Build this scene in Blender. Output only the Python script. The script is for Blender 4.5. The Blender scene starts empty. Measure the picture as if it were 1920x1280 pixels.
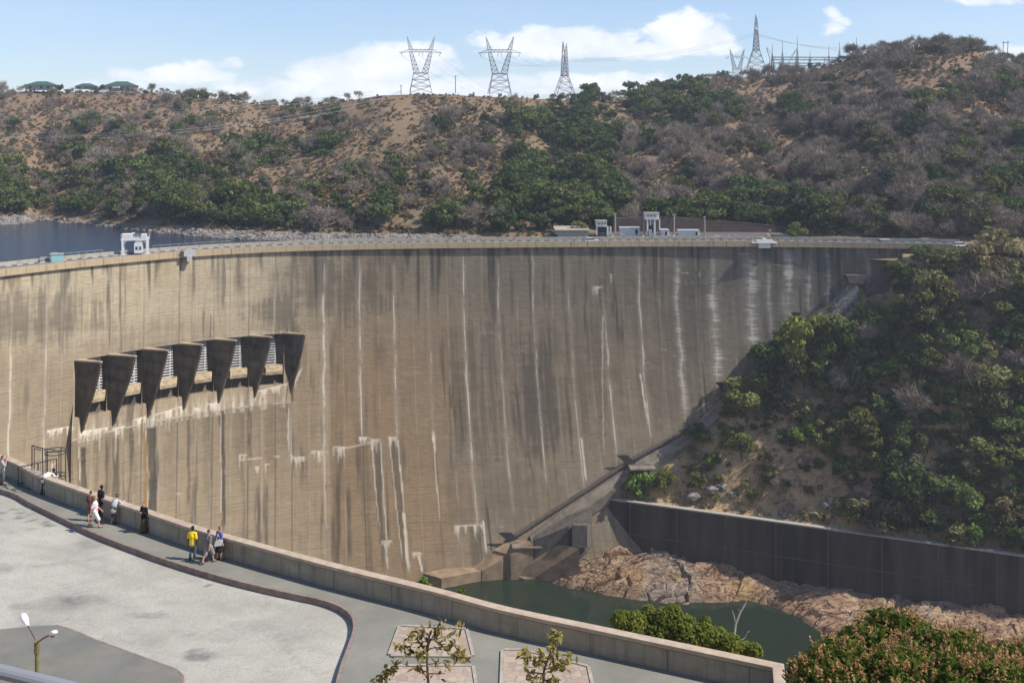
import bpy, bmesh, math, random
import numpy as np
from mathutils import Vector, Matrix
from mathutils.geometry import tessellate_polygon
R = math.radians
random.seed(7)
RNG = np.random.default_rng(11)
SC = bpy.context.scene
COL = SC.collection

# ------------------------------------------------------------------ camera, sky, sun, exposure
F, CX, YH, CZ = 2000.0, 960.0, 250.0, 21.5
cd = bpy.data.cameras.new('camera')
cd.sensor_width = 36.0
cd.lens = F / 1920 * 36
cd.shift_y = -(640 - YH) / 1920
cd.clip_start = 0.3
cd.clip_end = 20000
cam = bpy.data.objects.new('camera', cd)
cam.location = (0, 0, CZ)
cam.rotation_euler = (R(90), 0, 0)
COL.objects.link(cam)
SC.camera = cam

SUN_DIR = Vector((1.0, -0.19, 1.16)).normalized()          # towards the sun
SUN_EL = math.asin(SUN_DIR.z)
SUN_AZ = math.atan2(SUN_DIR.x, SUN_DIR.y)
sd = bpy.data.lights.new('sun', 'SUN')
sd.energy = 4.4
sd.angle = R(0.5)
sd.color = (1.0, 0.93, 0.82)
sun = bpy.data.objects.new('sun', sd)
sun.rotation_euler = SUN_DIR.to_track_quat('Z', 'Y').to_euler()
COL.objects.link(sun)

SC.view_settings.view_transform = 'Standard'
SC.view_settings.look = 'None'
SC.view_settings.exposure = 0.42
SC.view_settings.gamma = 1.0
SC.cycles.max_bounces = 5
SC.cycles.diffuse_bounces = 2
SC.cycles.transparent_max_bounces = 8
SC.cycles.volume_bounces = 0

world = bpy.data.worlds.new('World')
SC.world = world
world.use_nodes = True


class NT:
    """small helper round a node tree"""
    def __init__(s, tree):
        s.t = tree
        s.n = tree.nodes
        s.l = tree.links

    def node(s, kind, **kw):
        n = s.n.new(kind)
        for k, v in kw.items():
            setattr(n, k, v)
        return n

    def put(s, sock, v):
        if isinstance(v, bpy.types.NodeSocket):
            s.l.new(v, sock)
        elif v is not None:
            sock.default_value = v

    def math(s, op, a, b=None, c=None, clamp=False):
        n = s.node('ShaderNodeMath', operation=op, use_clamp=clamp)
        s.put(n.inputs[0], a)
        s.put(n.inputs[1], b)
        s.put(n.inputs[2], c)
        return n.outputs[0]

    def mix(s, f, a, b, blend='MIX'):
        n = s.node('ShaderNodeMix', data_type='RGBA', blend_type=blend)
        s.put(n.inputs[0], f)
        for q, v in ((6, a), (7, b)):
            if isinstance(v, (tuple, list)) and len(v) == 3:
                v = (*v, 1)
            s.put(n.inputs[q], v)
        return n.outputs[2]

    def ramp(s, f, stops):
        n = s.node('ShaderNodeValToRGB')
        e = n.color_ramp.elements
        while len(e) > 1:
            e.remove(e[-1])
        e[0].position = stops[0][0]
        c = stops[0][1]
        e[0].color = (*c, 1) if isinstance(c, (tuple, list)) else (c, c, c, 1)
        for p, c in stops[1:]:
            q = e.new(p)
            q.color = (*c, 1) if isinstance(c, (tuple, list)) else (c, c, c, 1)
        s.put(n.inputs[0], f)
        return n.outputs[0]

    def noise(s, vec, scale, detail=4, rough=0.55, dist=0.0):
        n = s.node('ShaderNodeTexNoise')
        s.put(n.inputs['Vector'], vec)
        n.inputs['Scale'].default_value = scale
        n.inputs['Detail'].default_value = detail
        n.inputs['Roughness'].default_value = rough
        n.inputs['Distortion'].default_value = dist
        return n.outputs[0]

    def mapping(s, vec, scale=(1, 1, 1), loc=(0, 0, 0), rot=(0, 0, 0)):
        n = s.node('ShaderNodeMapping')
        s.put(n.inputs[0], vec)
        n.inputs['Location'].default_value = loc
        n.inputs['Rotation'].default_value = rot
        n.inputs['Scale'].default_value = scale
        return n.outputs[0]

    def attr(s, name):
        return s.node('ShaderNodeAttribute', attribute_name=name)


def build_sky():
    q = NT(world.node_tree)
    q.n.clear()
    out = q.node('ShaderNodeOutputWorld')
    sky = q.node('ShaderNodeTexSky', sky_type='NISHITA')
    sky.sun_disc = False
    sky.sun_elevation = SUN_EL
    sky.sun_rotation = SUN_AZ
    sky.altitude = 500
    sky.air_density = 1.0
    sky.dust_density = 0.6
    sky.ozone_density = 2.6
    tc = q.node('ShaderNodeTexCoord')
    sep = q.node('ShaderNodeSeparateXYZ')
    q.l.new(tc.outputs['Generated'], sep.inputs[0])
    x, y, z = sep.outputs
    ys = q.math('MAXIMUM', y, 0.02)
    a = q.math('DIVIDE', x, ys)                     # tangent of the azimuth
    b = q.math('DIVIDE', z, ys)                     # tangent of the height
    comb = q.node('ShaderNodeCombineXYZ')
    q.l.new(a, comb.inputs[0])
    q.l.new(b, comb.inputs[1])
    vec = comb.outputs[0]
    # cumulus banks: (azimuth, height, half width, half height) as tangents
    banks = [(735, 122, 125, 46, 1.0), (625, 140, 110, 34, 1.0), (800, 100, 60, 26, .9), (1050, 82, 190, 36, 1.0), (1290, 62, 90, 46, 1.1),
             (1220, 95, 120, 20, .9), (1345, 82, 48, 28, .8), (330, 142, 140, 22, .75), (400, 122, 60, 16, .5), (720, 165, 400, 26, .9),
             (1120, 152, 230, 20, .7), (1572, 52, 30, 22, .36), (1560, 24, 20, 14, .4), (1850, 2, 70, 13, .6), (1900, 100, 50, 18, .5),
             (300, 158, 200, 14, .45)]
    d = None
    for (px, py, rx, ry, k) in banks:
        u = q.math('MULTIPLY', q.math('SUBTRACT', a, (px - CX) / F), F / rx)
        v = q.math('MULTIPLY', q.math('SUBTRACT', b, (YH - py) / F), F / ry)
        e = q.math('SUBTRACT', 1.0, q.math('ADD', q.math('MULTIPLY', u, u), q.math('MULTIPLY', v, v)))
        e = q.math('MULTIPLY', q.math('MAXIMUM', e, -1.5), k)
        d = e if d is None else q.math('SMOOTH_MAX', d, e, 0.25)
    n1 = q.noise(q.mapping(vec, (1, 1.7, 1)), 34, 7, 0.58, 0.3)
    n2 = q.noise(q.mapping(vec, (1, 1.6, 1), (.013, -.012, 3.1)), 22, 5, 0.5)
    n3 = q.noise(q.mapping(vec, (1, 3.0, 1)), 5, 5, 0.6)
    dens = q.math('ADD', d, q.math('MULTIPLY', q.math('SUBTRACT', n1, 0.52), 2.3))
    m = q.node('ShaderNodeMapRange', interpolation_type='SMOOTHERSTEP')
    q.put(m.inputs[0], dens)
    m.inputs[1].default_value = -0.28
    m.inputs[2].default_value = 0.55
    # thin veil over the whole sky, thicker near the horizon
    veil = q.math('MULTIPLY', q.math('MULTIPLY', q.ramp(n3, [(.42, 0), (.75, 1)]), 0.22), q.ramp(b, [(0.0, 1), (.3, .4)]))
    horizon = q.ramp(b, [(0.0, .22), (.09, 0.08), (.3, .02)])
    mask = q.math('MAXIMUM', q.math('MULTIPLY', m.outputs[0], 0.97), q.math('ADD', veil, horizon), clamp=True)
    bg1 = q.node('ShaderNodeBackground')
    q.l.new(q.mix(1.0, sky.outputs[0], (.93, .95, 1.05), 'MULTIPLY'), bg1.inputs[0])
    bg1.inputs[1].default_value = SKY_STRENGTH
    bg2 = q.node('ShaderNodeBackground')
    shade = q.math('ADD', q.math('MULTIPLY', q.math('SUBTRACT', dens, 0.3), 0.35), q.math('SUBTRACT', n2, 0.1))
    q.l.new(q.ramp(shade, [(.2, (.66, .75, .88)), (.6, (.88, .91, .96)), (.95, (1.0, 1.0, 1.0))]), bg2.inputs[0])
    bg2.inputs[1].default_value = CLOUD_STRENGTH
    mx = q.node('ShaderNodeMixShader')
    q.l.new(mask, mx.inputs[0])
    q.l.new(bg1.outputs[0], mx.inputs[1])
    q.l.new(bg2.outputs[0], mx.inputs[2])
    q.l.new(mx.outputs[0], out.inputs[0])


HAZE = 0.00015
SKY_STRENGTH = 0.118
CLOUD_STRENGTH = 0.92
build_sky()

# ------------------------------------------------------------------ helpers
def at(px, py, D):
    return Vector(((px - CX) / F * D, D, CZ - (py - YH) / F * D))


def atz(px, py, z):
    return at(px, py, (CZ - z) * F / (py - YH))


def pxy(X, Y, Z):
    return CX + F * X / Y, YH + F * (CZ - Z) / Y


def hash2(xi, yi, seed):
    h = (xi.astype(np.int64) * 374761393 + yi.astype(np.int64) * 668265263 + seed * 1274126177) & 0xffffffff
    h = ((h ^ (h >> 13)) * 1274126177) & 0xffffffff
    h = h ^ (h >> 16)
    return (h & 0xffffff) / float(0xffffff)


def vnoise(x, y, seed=0):
    x = np.asarray(x, float); y = np.asarray(y, float)
    xi = np.floor(x); yi = np.floor(y)
    fx = x - xi; fy = y - yi
    fx = fx * fx * (3 - 2 * fx); fy = fy * fy * (3 - 2 * fy)
    a = hash2(xi, yi, seed); b = hash2(xi + 1, yi, seed)
    c = hash2(xi, yi + 1, seed); d = hash2(xi + 1, yi + 1, seed)
    return (a * (1 - fx) + b * fx) * (1 - fy) + (c * (1 - fx) + d * fx) * fy


def fbm(x, y, seed=0, octaves=4, gain=0.5):
    v = 0.0; a = 1.0; t = 0.0
    for o in range(octaves):
        v = v + a * vnoise(x * 2 ** o, y * 2 ** o, seed + o * 17)
        t += a; a *= gain
    return v / t


def sstep(a, b, x):
    t = np.clip((np.asarray(x, float) - a) / (b - a), 0, 1)
    return t * t * (3 - 2 * t)


def tag(o, label=None, cat=None, group=None, kind=None):
    for k, v in (('label', label), ('category', cat), ('group', group), ('kind', kind)):
        if v:
            o[k] = v
    return o


def link(name, me, mats=(), parent=None, smooth=False):
    o = bpy.data.objects.new(name, me)
    for m in (mats if isinstance(mats, (list, tuple)) else [mats]):
        if m:
            me.materials.append(m)
    COL.objects.link(o)
    if parent:
        o.parent = parent
    if smooth:
        me.shade_smooth()
    return o


def empty(name, loc=(0, 0, 0), rz=0.0):
    o = bpy.data.objects.new(name, None)
    o.empty_display_size = 0.5
    o.location = loc
    o.rotation_euler = (0, 0, rz)
    COL.objects.link(o)
    return o


class MB:
    """collects boxes, tubes, prisms; build() links them as one mesh object"""
    def __init__(s):
        s.v = []; s.f = []; s.m = []

    def add(s, v, f, m=0):
        b = len(s.v)
        s.v += [tuple(p) for p in v]
        s.f += [tuple(i + b for i in q) for q in f]
        s.m += [m] * len(f)
        return s

    def box(s, c, size, rz=0.0, m=0, M=None):
        hx, hy, hz = size[0] / 2, size[1] / 2, size[2] / 2
        T = M if M is not None else Matrix.Translation(c) @ Matrix.Rotation(rz, 4, 'Z')
        v = [T @ Vector((x, y, z)) for x in (-hx, hx) for y in (-hy, hy) for z in (-hz, hz)]
        return s.add(v, [(0, 1, 3, 2), (4, 6, 7, 5), (0, 4, 5, 1), (2, 3, 7, 6), (0, 2, 6, 4), (1, 5, 7, 3)], m)

    def tube(s, p0, p1, r0, r1=None, n=6, m=0, caps=True):
        p0 = Vector(p0); p1 = Vector(p1)
        r1 = r0 if r1 is None else r1
        d = p1 - p0
        if d.length < 1e-6:
            return s
        d.normalize()
        u = d.orthogonal().normalized(); w = d.cross(u)
        v = []
        for p, r in ((p0, r0), (p1, r1)):
            for k in range(n):
                a = 2 * math.pi * k / n
                v.append(p + (u * math.cos(a) + w * math.sin(a)) * r)
        f = [(k, (k + 1) % n, n + (k + 1) % n, n + k) for k in range(n)]
        if caps:
            f += [tuple(range(n - 1, -1, -1)), tuple(range(n, 2 * n))]
        return s.add(v, f, m)

    def path(s, pts, r, n=6, m=0):
        for a, b in zip(pts[:-1], pts[1:]):
            s.tube(a, b, r, r, n, m)
        return s

    def prism(s, pts, vec, m=0):
        """polygon swept by a vector"""
        k = len(pts); vec = Vector(vec)
        v = [Vector(p) for p in pts] + [Vector(p) + vec for p in pts]
        f = [tuple(range(k - 1, -1, -1)), tuple(range(k, 2 * k))] + [(i, (i + 1) % k, k + (i + 1) % k, k + i) for i in range(k)]
        return s.add(v, f, m)

    def loft(s, rings, closed=True, m=0, caps=False):
        k = len(rings[0]); v = [p for r in rings for p in r]; f = []
        for i in range(len(rings) - 1):
            for j in range(k if closed else k - 1):
                a = i * k + j; b = i * k + (j + 1) % k
                f.append((a, b, b + k, a + k))
        if caps and closed:
            f.append(tuple(range(k - 1, -1, -1)))
            f.append(tuple(range((len(rings) - 1) * k, len(rings) * k)))
        return s.add(v, f, m)

    def ball(s, c, r, n=8, m=0, squash=(1, 1, 1)):
        rings = []
        for i in range(1, n // 2 + 1):
            a = math.pi * i / (n // 2 + 1)
            rings.append([(c[0] + r * squash[0] * math.sin(a) * math.cos(2 * math.pi * j / n),
                           c[1] + r * squash[1] * math.sin(a) * math.sin(2 * math.pi * j / n),
                           c[2] - r * squash[2] * math.cos(a)) for j in range(n)])
        return s.loft(rings, True, m, True)

    def build(s, name, mats=(), parent=None, smooth=False, fix=True):
        me = bpy.data.meshes.new(name)
        me.from_pydata(s.v, [], s.f)
        if any(s.m):
            me.polygons.foreach_set('material_index', s.m)
        if fix:
            bm = bmesh.new(); bm.from_mesh(me)
            bmesh.ops.recalc_face_normals(bm, faces=bm.faces)
            bm.to_mesh(me); bm.free()
        me.update()
        return link(name, me, mats, parent, smooth)


def mesh_np(name, V, Fc, attrs=None, smooth=False):
    """mesh from numpy arrays; Fc is (n,4) or (n,3)"""
    me = bpy.data.meshes.new(name)
    V = np.asarray(V, np.float32); Fc = np.asarray(Fc, np.int32)
    nf, k = Fc.shape
    me.vertices.add(len(V)); me.vertices.foreach_set('co', V.ravel())
    me.loops.add(nf * k); me.loops.foreach_set('vertex_index', Fc.ravel())
    me.polygons.add(nf)
    me.polygons.foreach_set('loop_start', np.arange(0, nf * k, k, dtype=np.int32))
    me.polygons.foreach_set('use_smooth', np.full(nf, smooth, dtype=bool))
    for nm, arr in (attrs or {}).items():
        arr = np.asarray(arr, np.float32)
        if arr.ndim == 1:
            a = me.attributes.new(nm, 'FLOAT', 'POINT'); a.data.foreach_set('value', arr)
        else:
            a = me.attributes.new(nm, 'FLOAT_VECTOR', 'POINT'); a.data.foreach_set('vector', arr.ravel())
    me.update(calc_edges=True)
    return me


def grid_faces(ni, nj):
    i, j = np.meshgrid(np.arange(ni - 1), np.arange(nj - 1), indexing='ij')
    a = (i * nj + j).ravel()
    return np.stack([a, a + nj, a + nj + 1, a + 1], 1)


def mat(name, col, rough=0.85, var=0.0, scale=3.0, spec=0.25, bump=0.0, metal=0.0, col2=None, stretch=(1, 1, 1)):
    """a plain surface with procedural mottling"""
    m = bpy.data.materials.new(name); m.use_nodes = True
    q = NT(m.node_tree)
    b = q.n['Principled BSDF']
    b.inputs['Roughness'].default_value = rough
    b.inputs['Metallic'].default_value = metal
    b.inputs['Specular IOR Level'].default_value = spec
    tc = q.node('ShaderNodeTexCoord')
    v = q.mapping(tc.outputs['Object'], stretch)
    n = q.noise(v, scale, 6, 0.6)
    c2 = col2 or tuple(max(0.0, c * (1 - var)) for c in col)
    c1 = col if col2 else tuple(min(1.0, c * (1 + var)) for c in col)
    q.l.new(q.mix(q.ramp(n, [(.32, 0), (.68, 1)]), c2, c1), b.inputs['Base Color'])
    if bump:
        bn = q.node('ShaderNodeBump'); bn.inputs['Strength'].default_value = bump
        q.l.new(q.noise(v, scale * 5, 5, 0.65), bn.inputs['Height'])
        q.l.new(bn.outputs[0], b.inputs['Normal'])
    return m


def leafmat(name, c1, c2, hue=0.03, trans=0.25, val=0.5):
    """leaf cards: a colour per leaf (tint) and a small change per plant"""
    m = bpy.data.materials.new(name); m.use_nodes = True
    q = NT(m.node_tree); q.n.clear()
    out = q.node('ShaderNodeOutputMaterial')
    t = q.attr('tint').outputs['Fac']
    oi = q.node('ShaderNodeObjectInfo')
    hs = q.node('ShaderNodeHueSaturation')
    q.l.new(q.mix(t, c1, c2), hs.inputs['Color'])
    rnd = oi.outputs['Random']
    q.l.new(q.math('ADD', 0.5 - 1.35 * hue, q.math('MULTIPLY', rnd, 1.7 * hue)), hs.inputs['Hue'])
    r2 = q.math('FRACT', q.math('MULTIPLY', rnd, 17.31))
    q.l.new(q.math('ADD', 1 - val / 2, q.math('MULTIPLY', r2, val)), hs.inputs['Value'])
    hs.inputs['Saturation'].default_value = 0.95
    d = q.node('ShaderNodeBsdfDiffuse'); tr = q.node('ShaderNodeBsdfTranslucent')
    q.l.new(hs.outputs[0], d.inputs[0]); q.l.new(hs.outputs[0], tr.inputs[0])
    mx = q.node('ShaderNodeMixShader'); mx.inputs[0].default_value = trans
    q.l.new(d.outputs[0], mx.inputs[1]); q.l.new(tr.outputs[0], mx.inputs[2])
    q.l.new(mx.outputs[0], out.inputs[0])
    return m


M = {}
M['white'] = mat('white_paint', (.72, .72, .70), .6, .06, 2)
M['concrete'] = mat('pale_concrete', (.36, .33, .28), .9, .18, 1.5, bump=.15)
M['warm_concrete'] = mat('warm_concrete', (.42, .34, .23), .9, .12, .6, bump=.1, stretch=(1, 1, 1))
M['dark_concrete'] = mat('dark_concrete', (.12, .105, .09), .92, .3, .7, bump=.2)
M['asphalt'] = mat('road_asphalt', (.17, .17, .17), .9, .12, 1.0)
M['steel'] = mat('galvanised_steel', (.30, .31, .33), .6, .15, 4)
M['dark_steel'] = mat('dark_steel', (.055, .052, .05), .6, .2, 4)
M['grey_paint'] = mat('grey_paint', (.38, .39, .39), .6, .08, 2)
M['gate'] = mat('gate_bars', (.62, .63, .60), .6, .2, .8)
M['window'] = mat('window_glass', (.02, .025, .03), .15, .1, 2, spec=.5)
M['teal'] = mat('teal_paint', (.30, .52, .52), .6, .08, 2)
M['green_roof'] = mat('green_roof', (.045, .105, .08), .7, .12, 1)
M['cream'] = mat('cream_wall', (.36, .31, .25), .85, .1, 1)
M['bark'] = mat('bark', (.13, .10, .075), .95, .3, 6)
M['pale_bark'] = mat('pale_bark', (.46, .43, .40), .9, .2, 6)
M['leaf_green'] = leafmat('leaf_green', (.062, .090, .026), (.180, .218, .064), trans=.33)
M['leaf_dark'] = leafmat('leaf_dark', (.040, .068, .022), (.118, .160, .048), trans=.33)
M['leaf_bright'] = leafmat('leaf_bright', (.085, .140, .024), (.24, .32, .06), trans=.35)
M['leaf_olive'] = leafmat('leaf_olive', (.115, .112, .050), (.28, .25, .11), trans=.33)
M['leaf_dry'] = leafmat('leaf_dry', (.16, .10, .05), (.36, .23, .11), .02, trans=.3)
M['twig'] = leafmat('twig', (.175, .145, .108), (.38, .315, .235), .02, .0, .6)
M['twig_pale'] = leafmat('twig_pale', (.20, .18, .16), (.42, .39, .36), .01, .0, .3)
M['gorge_leaf_green_lit'] = leafmat('gorge_leaf_green_lit', (.080, .112, .030), (.225, .270, .072), trans=.35)  # brighter copy of leaf_green, making up for light the slope lacks
M['gorge_leaf_dark_lit'] = leafmat('gorge_leaf_dark_lit', (.052, .082, .026), (.150, .198, .056), trans=.35)  # leaf_dark with the missing sunlight put into its colour
M['gorge_leaf_olive_lit'] = leafmat('gorge_leaf_olive_lit', (.125, .125, .050), (.31, .29, .11), trans=.35)  # leaf_olive lifted the same way for the dim gorge
M['straw'] = leafmat('straw', (.34, .25, .13), (.62, .47, .27), .01, .2, .3)
# ------------------------------------------------------------------ the arch dam
Z_CREST, Z_ROAD, Z_TAIL, Z_LAKE = -15.5, -16.5, -119.8, -20.5

# crest line, read as plan points (x, y)
_cp = np.array([(-186, 120), (-182, 165), (-170, 215), (-157, 256), (-138, 294), (-120.5, 318), (-101, 338), (-80, 350.5), (-57, 357.5),
                (-30, 362), (0, 365), (30, 367.3), (59, 368.3), (97, 366.5), (135, 361), (152, 357)], float)


def catmull(P, n=24):
    out = []
    Q = np.vstack([2 * P[0] - P[1], P, 2 * P[-1] - P[-2]])
    for i in range(1, len(Q) - 2):
        p0, p1, p2, p3 = Q[i - 1], Q[i], Q[i + 1], Q[i + 2]
        for t in np.linspace(0, 1, n, endpoint=False):
            out.append(0.5 * ((2 * p1) + (-p0 + p2) * t + (2 * p0 - 5 * p1 + 4 * p2 - p3) * t * t + (-p0 + 3 * p1 - 3 * p2 + p3) * t ** 3))
    out.append(P[-1])
    return np.array(out)


_c = catmull(_cp)
_s = np.concatenate([[0], np.cumsum(np.hypot(*np.diff(_c, axis=0).T))])
NS = 1500
S = np.linspace(0, _s[-1], NS)
CXY = np.stack([np.interp(S, _s, _c[:, 0]), np.interp(S, _s, _c[:, 1])], 1)
TAN = np.gradient(CXY, axis=0); TAN /= np.linalg.norm(TAN, axis=1)[:, None]
UP = np.stack([-TAN[:, 1], TAN[:, 0]], 1)                    # upstream
CPX = CX + F * CXY[:, 0] / CXY[:, 1]


def s_of(px):
    return float(np.interp(px, CPX, S))


def crest(s, off=0.0, z=Z_CREST):
    """point on the crest: off metres upstream of the downstream edge"""
    x = np.interp(s, S, CXY[:, 0]); y = np.interp(s, S, CXY[:, 1])
    ux = np.interp(s, S, UP[:, 0]); uy = np.interp(s, S, UP[:, 1])
    return Vector((float(x + ux * off), float(y + uy * off), z))


# the face leans downstream along LEAN by batter(h)
_vx = np.interp(CPX, [-900, -300, 25, 400, 605, 738, 870, 1100, 1270, 1400, 1700], [.8, .55, .30, .22, .20, .24, .29, .30, .22, .16, .12])
LEAN = np.stack([_vx, -np.sqrt(1 - _vx ** 2)], 1)


def batter(h):
    h = np.asarray(h, float)
    return 0.055 * np.clip(h, 0, 200) + 20.0 * np.clip((h - 16) / 88, 0, 2) ** 1.7


def face_pt(s, z):
    o = float(batter(Z_CREST - z))
    return Vector((float(np.interp(s, S, CXY[:, 0]) + np.interp(s, S, LEAN[:, 0]) * o),
                   float(np.interp(s, S, CXY[:, 1]) + np.interp(s, S, LEAN[:, 1]) * o), z))


def face_at(px, z):
    """point of the face at height z that lies in the vertical plane through px"""
    o = float(batter(Z_CREST - z))
    X = CXY[:, 0] + LEAN[:, 0] * o; Y = CXY[:, 1] + LEAN[:, 1] * o
    p = CX + F * X / Y
    return face_pt(float(np.interp(px, p, S)), z), float(np.interp(px, p, S))


def face_hit(px, py):
    z = -40.0
    for _ in range(30):
        p, s = face_at(px, z)
        z = 0.5 * z + 0.5 * (CZ - (py - YH) / F * p.y)
    return face_at(px, z)


G_TOP, G_SILL, G_LIP = -44.3, -55.2, -65.2
PIER_PX = [139, 200, 266, 334, 399, 465, 531]
PIER_TIP = [187.5, 252, 312, 377, 440, 506, 569]
PIER_BOT = [(150, 826), (208, 815), (274, 797), (340, 780), (405, 763), (472, 750), (540, 741)]
PIER_S = [face_at(p, G_TOP)[1] for p in PIER_PX]
PIER_T = 2.6                                                  # thickness along the arch

dam = empty('dam', (0, 365, Z_CREST))
tag(dam, 'huge curved concrete arch dam with streaked face and a row of spillway gates', 'dam')


def local(o):
    """keep world coordinates for a child of the dam"""
    o.parent = dam
    o.matrix_parent_inverse = Matrix.Translation(-Vector((0, 365, Z_CREST)))
    return o


def rowsel(px0, px1, py, pad=0):
    return (PXg > px0 - pad) & (PXg < px1 + pad)


# ---- face grid
NZ = 430
zz = np.concatenate([np.linspace(-17.4, -44.0, 112)[:-1], np.linspace(-44.0, -46.0, 14)[:-1], np.linspace(-46.0, -66.5, 96)[:-1], np.linspace(-66.5, -126, NZ - 112 - 14 - 96 + 3)])
NZ = len(zz)
H = Z_CREST - zz
O = batter(H)[None, :].repeat(NS, 0)
Sg = S[:, None].repeat(NZ, 1); Zg = zz[None, :].repeat(NS, 0)
# the recesses of the six gates and the chutes under them
rec = np.zeros_like(O)
for k in range(6):
    a = PIER_S[k] + 0.5; b = PIER_S[k + 1] + 0.1
    ins = ((Sg > a) & (Sg < b))
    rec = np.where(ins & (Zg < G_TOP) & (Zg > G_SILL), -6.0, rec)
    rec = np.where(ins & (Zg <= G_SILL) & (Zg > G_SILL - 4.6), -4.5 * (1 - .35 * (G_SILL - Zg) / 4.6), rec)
g0, g1 = PIER_S[0], PIER_S[6] + PIER_T
ramp = np.clip((G_SILL - Zg) / (G_SILL - G_LIP), 0, 1) * 2.6 * (Zg >= G_LIP)
ramp += np.where(Zg < G_LIP, 2.5 * np.clip(1 - (G_LIP - Zg) / 22.0, 0, 1) ** 1.5, 0)
ramp *= ((Sg > g0) & (Sg < g1))
# fine relief: lift lines and board marks
rel = 0.05 * (fbm(Sg / 2.0, Zg / 1.6, 3, 3) - .5) + 0.02 * (vnoise(Sg * .9, Zg * 2.2, 5) - .5)
Og = O + rec + ramp + rel
Xg = CXY[:, 0][:, None] + LEAN[:, 0][:, None] * Og
Yg = CXY[:, 1][:, None] + LEAN[:, 1][:, None] * Og
PXg, PYg = pxy(CXY[:, 0][:, None] + LEAN[:, 0][:, None] * O, CXY[:, 1][:, None] + LEAN[:, 1][:, None] * O, Zg)
Hg = Z_CREST - Zg

white = np.zeros_like(O); dark = np.zeros_like(O); ochre = np.zeros_like(O)
jn = vnoise(Sg / 3, Zg / .8, 21) * .55 + sstep(.25, .8, vnoise(Sg / 3 + 3, Zg / 6.0, 22)) * .7
wob = (vnoise(Sg * 0 + 1, Zg / 6.0, 23) - .5) * 0.9
teeth = vnoise(Sg / 5.0, Zg / 0.45, 31)
# vertical contraction joints: photo column at the crest, half width m, strength, from, to (photo rows)
JO = [(-420, .3, .5, 0, 2000), (-300, .3, .5, 0, 2000), (-200, .3, .5, 0, 2000), (-120, .25, .5, 0, 2000), (-45, .3, .5, 0, 2000),
      (22, .34, .75, 640, 2000), (88, .22, .6, 560, 2000), (142, .2, .55, 530, 830), (210, .13, .25, 500, 620), (268, .13, .2, 500, 620),
      (335, .13, .25, 480, 560), (400, .13, .2, 480, 600), (465, .13, .25, 480, 600), (515, .2, .45, 500, 620),
      (545, .3, .35, 760, 880), (607, .42, .95, 480, 905), (607, .16, .55, 905, 1200), (674, .32, .9, 500, 830), (738, .28, .85, 490, 830),
      (803, .20, .6, 490, 860), (868, .3, .95, 470, 1000), (933, .24, .8, 480, 970), (998, .24, .8, 470, 920),
      (1065, .22, .65, 480, 1000), (1131, .34, .85, 590, 870), (1197, .34, .85, 480, 830), (1268, .9, .62, 480, 790), (1335, 1.3, .78, 480, 730),
      (1405, 2.0, .85, 490, 670), (1440, .9, .5, 500, 640), (1478, 1.7, .85, 480, 620), (1515, 1.0, .6, 490, 600), (1551, .8, .6, 480, 580),
      (1600, .7, .45, 520, 560), (1625, .6, .4, 480, 560)]
for (jp, w, k, y0, y1) in JO:
    sj = s_of(jp)
    d = np.abs(Sg - sj - wob * min(1, w * 1.5))
    vis = sstep(y0 - 40, y0 + 40, PYg) * (1 - sstep(y1 - 40, y1 + 10, PYg))
    w_ = w * (.62 if w < .6 else 1.0)
    prof = np.exp(-(d / (w_ * (.55 + .7 * jn))) ** 2)
    if w > .6:
        prof = np.clip(prof * (.25 + 1.5 * teeth * teeth) + .65 * np.exp(-(d / .22) ** 2) * jn, 0, 1)
    white = np.maximum(white, k * vis * prof * np.clip(.34 + .75 * jn, 0, 1))
    white = np.maximum(white, .26 * k * vis * np.exp(-(d / (w * 1.6 + .25)) ** 2) * (.4 + .8 * vnoise(Sg / 1.5, Zg / 3, 24)))
    dark = np.maximum(dark, .72 * np.exp(-(np.abs(Sg - sj - .32) / .17) ** 2) * (1 - vis * .35))
# half-block construction joints, faint
for a, b in zip([j[0] for j in JO[:-1]], [j[0] for j in JO[1:]]):
    if b - a > 40:
        sj = 0.5 * (s_of(a) + s_of(b))
        dark = np.maximum(dark, .34 * np.exp(-(np.abs(Sg - sj) / .13) ** 2) * (.4 + .8 * vnoise(Sg * 0 + sj, Zg / 7, 26)))
        white = np.maximum(white, .20 * np.exp(-(np.abs(Sg - sj - .3) / .3) ** 2) * vnoise(Sg / 2, Zg / 4, 25))
# lift lines
lift = 2.05
fr = np.abs(((Zg + 200 + .12 * (vnoise(Sg / 9, Zg * 0, 41) - .5)) / lift) % 1 - .5) * lift
ln = sstep(.30, .75, vnoise(Sg / 7.0, np.floor((Zg + 200) / lift), 42))
dark = np.maximum(dark, .34 * np.exp(-((lift / 2 - fr) / .13) ** 2) * (.25 + .75 * ln))
lw = sstep(.62, .9, vnoise(Sg / 6.0, np.floor((Zg + 200) / lift) + .5, 43)) * sstep(.45, .8, vnoise(Sg / 1.3, Zg * 1.2, 44))
white = np.maximum(white, .40 * lw * np.exp(-((lift / 2 - fr) / .22) ** 2) * sstep(1150, 1450, PXg) + .22 * lw * np.exp(-((lift / 2 - fr) / .16) ** 2))

# dark run-off streaks hanging from the crest
st = vnoise(Sg / 1.15, Sg * 0, 51); st2 = vnoise(Sg / .55, Sg * 0, 52)
big = np.interp(PXg, [-600, 0, 130, 330, 540, 560, 760, 800, 1250, 1300, 1700], [.5, .55, .45, .12, .15, .85, .8, .5, .55, .9, .95])
L = (5 + 34 * vnoise(Sg / 1.6, Sg * 0, 53) ** 2.2) * (.35 + big)
k = sstep(.58 - .28 * big, .76, st) * (.5 + .5 * st2)
dark = np.maximum(dark, .95 * k * (1 - sstep(L * .35, L, Hg)))
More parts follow.
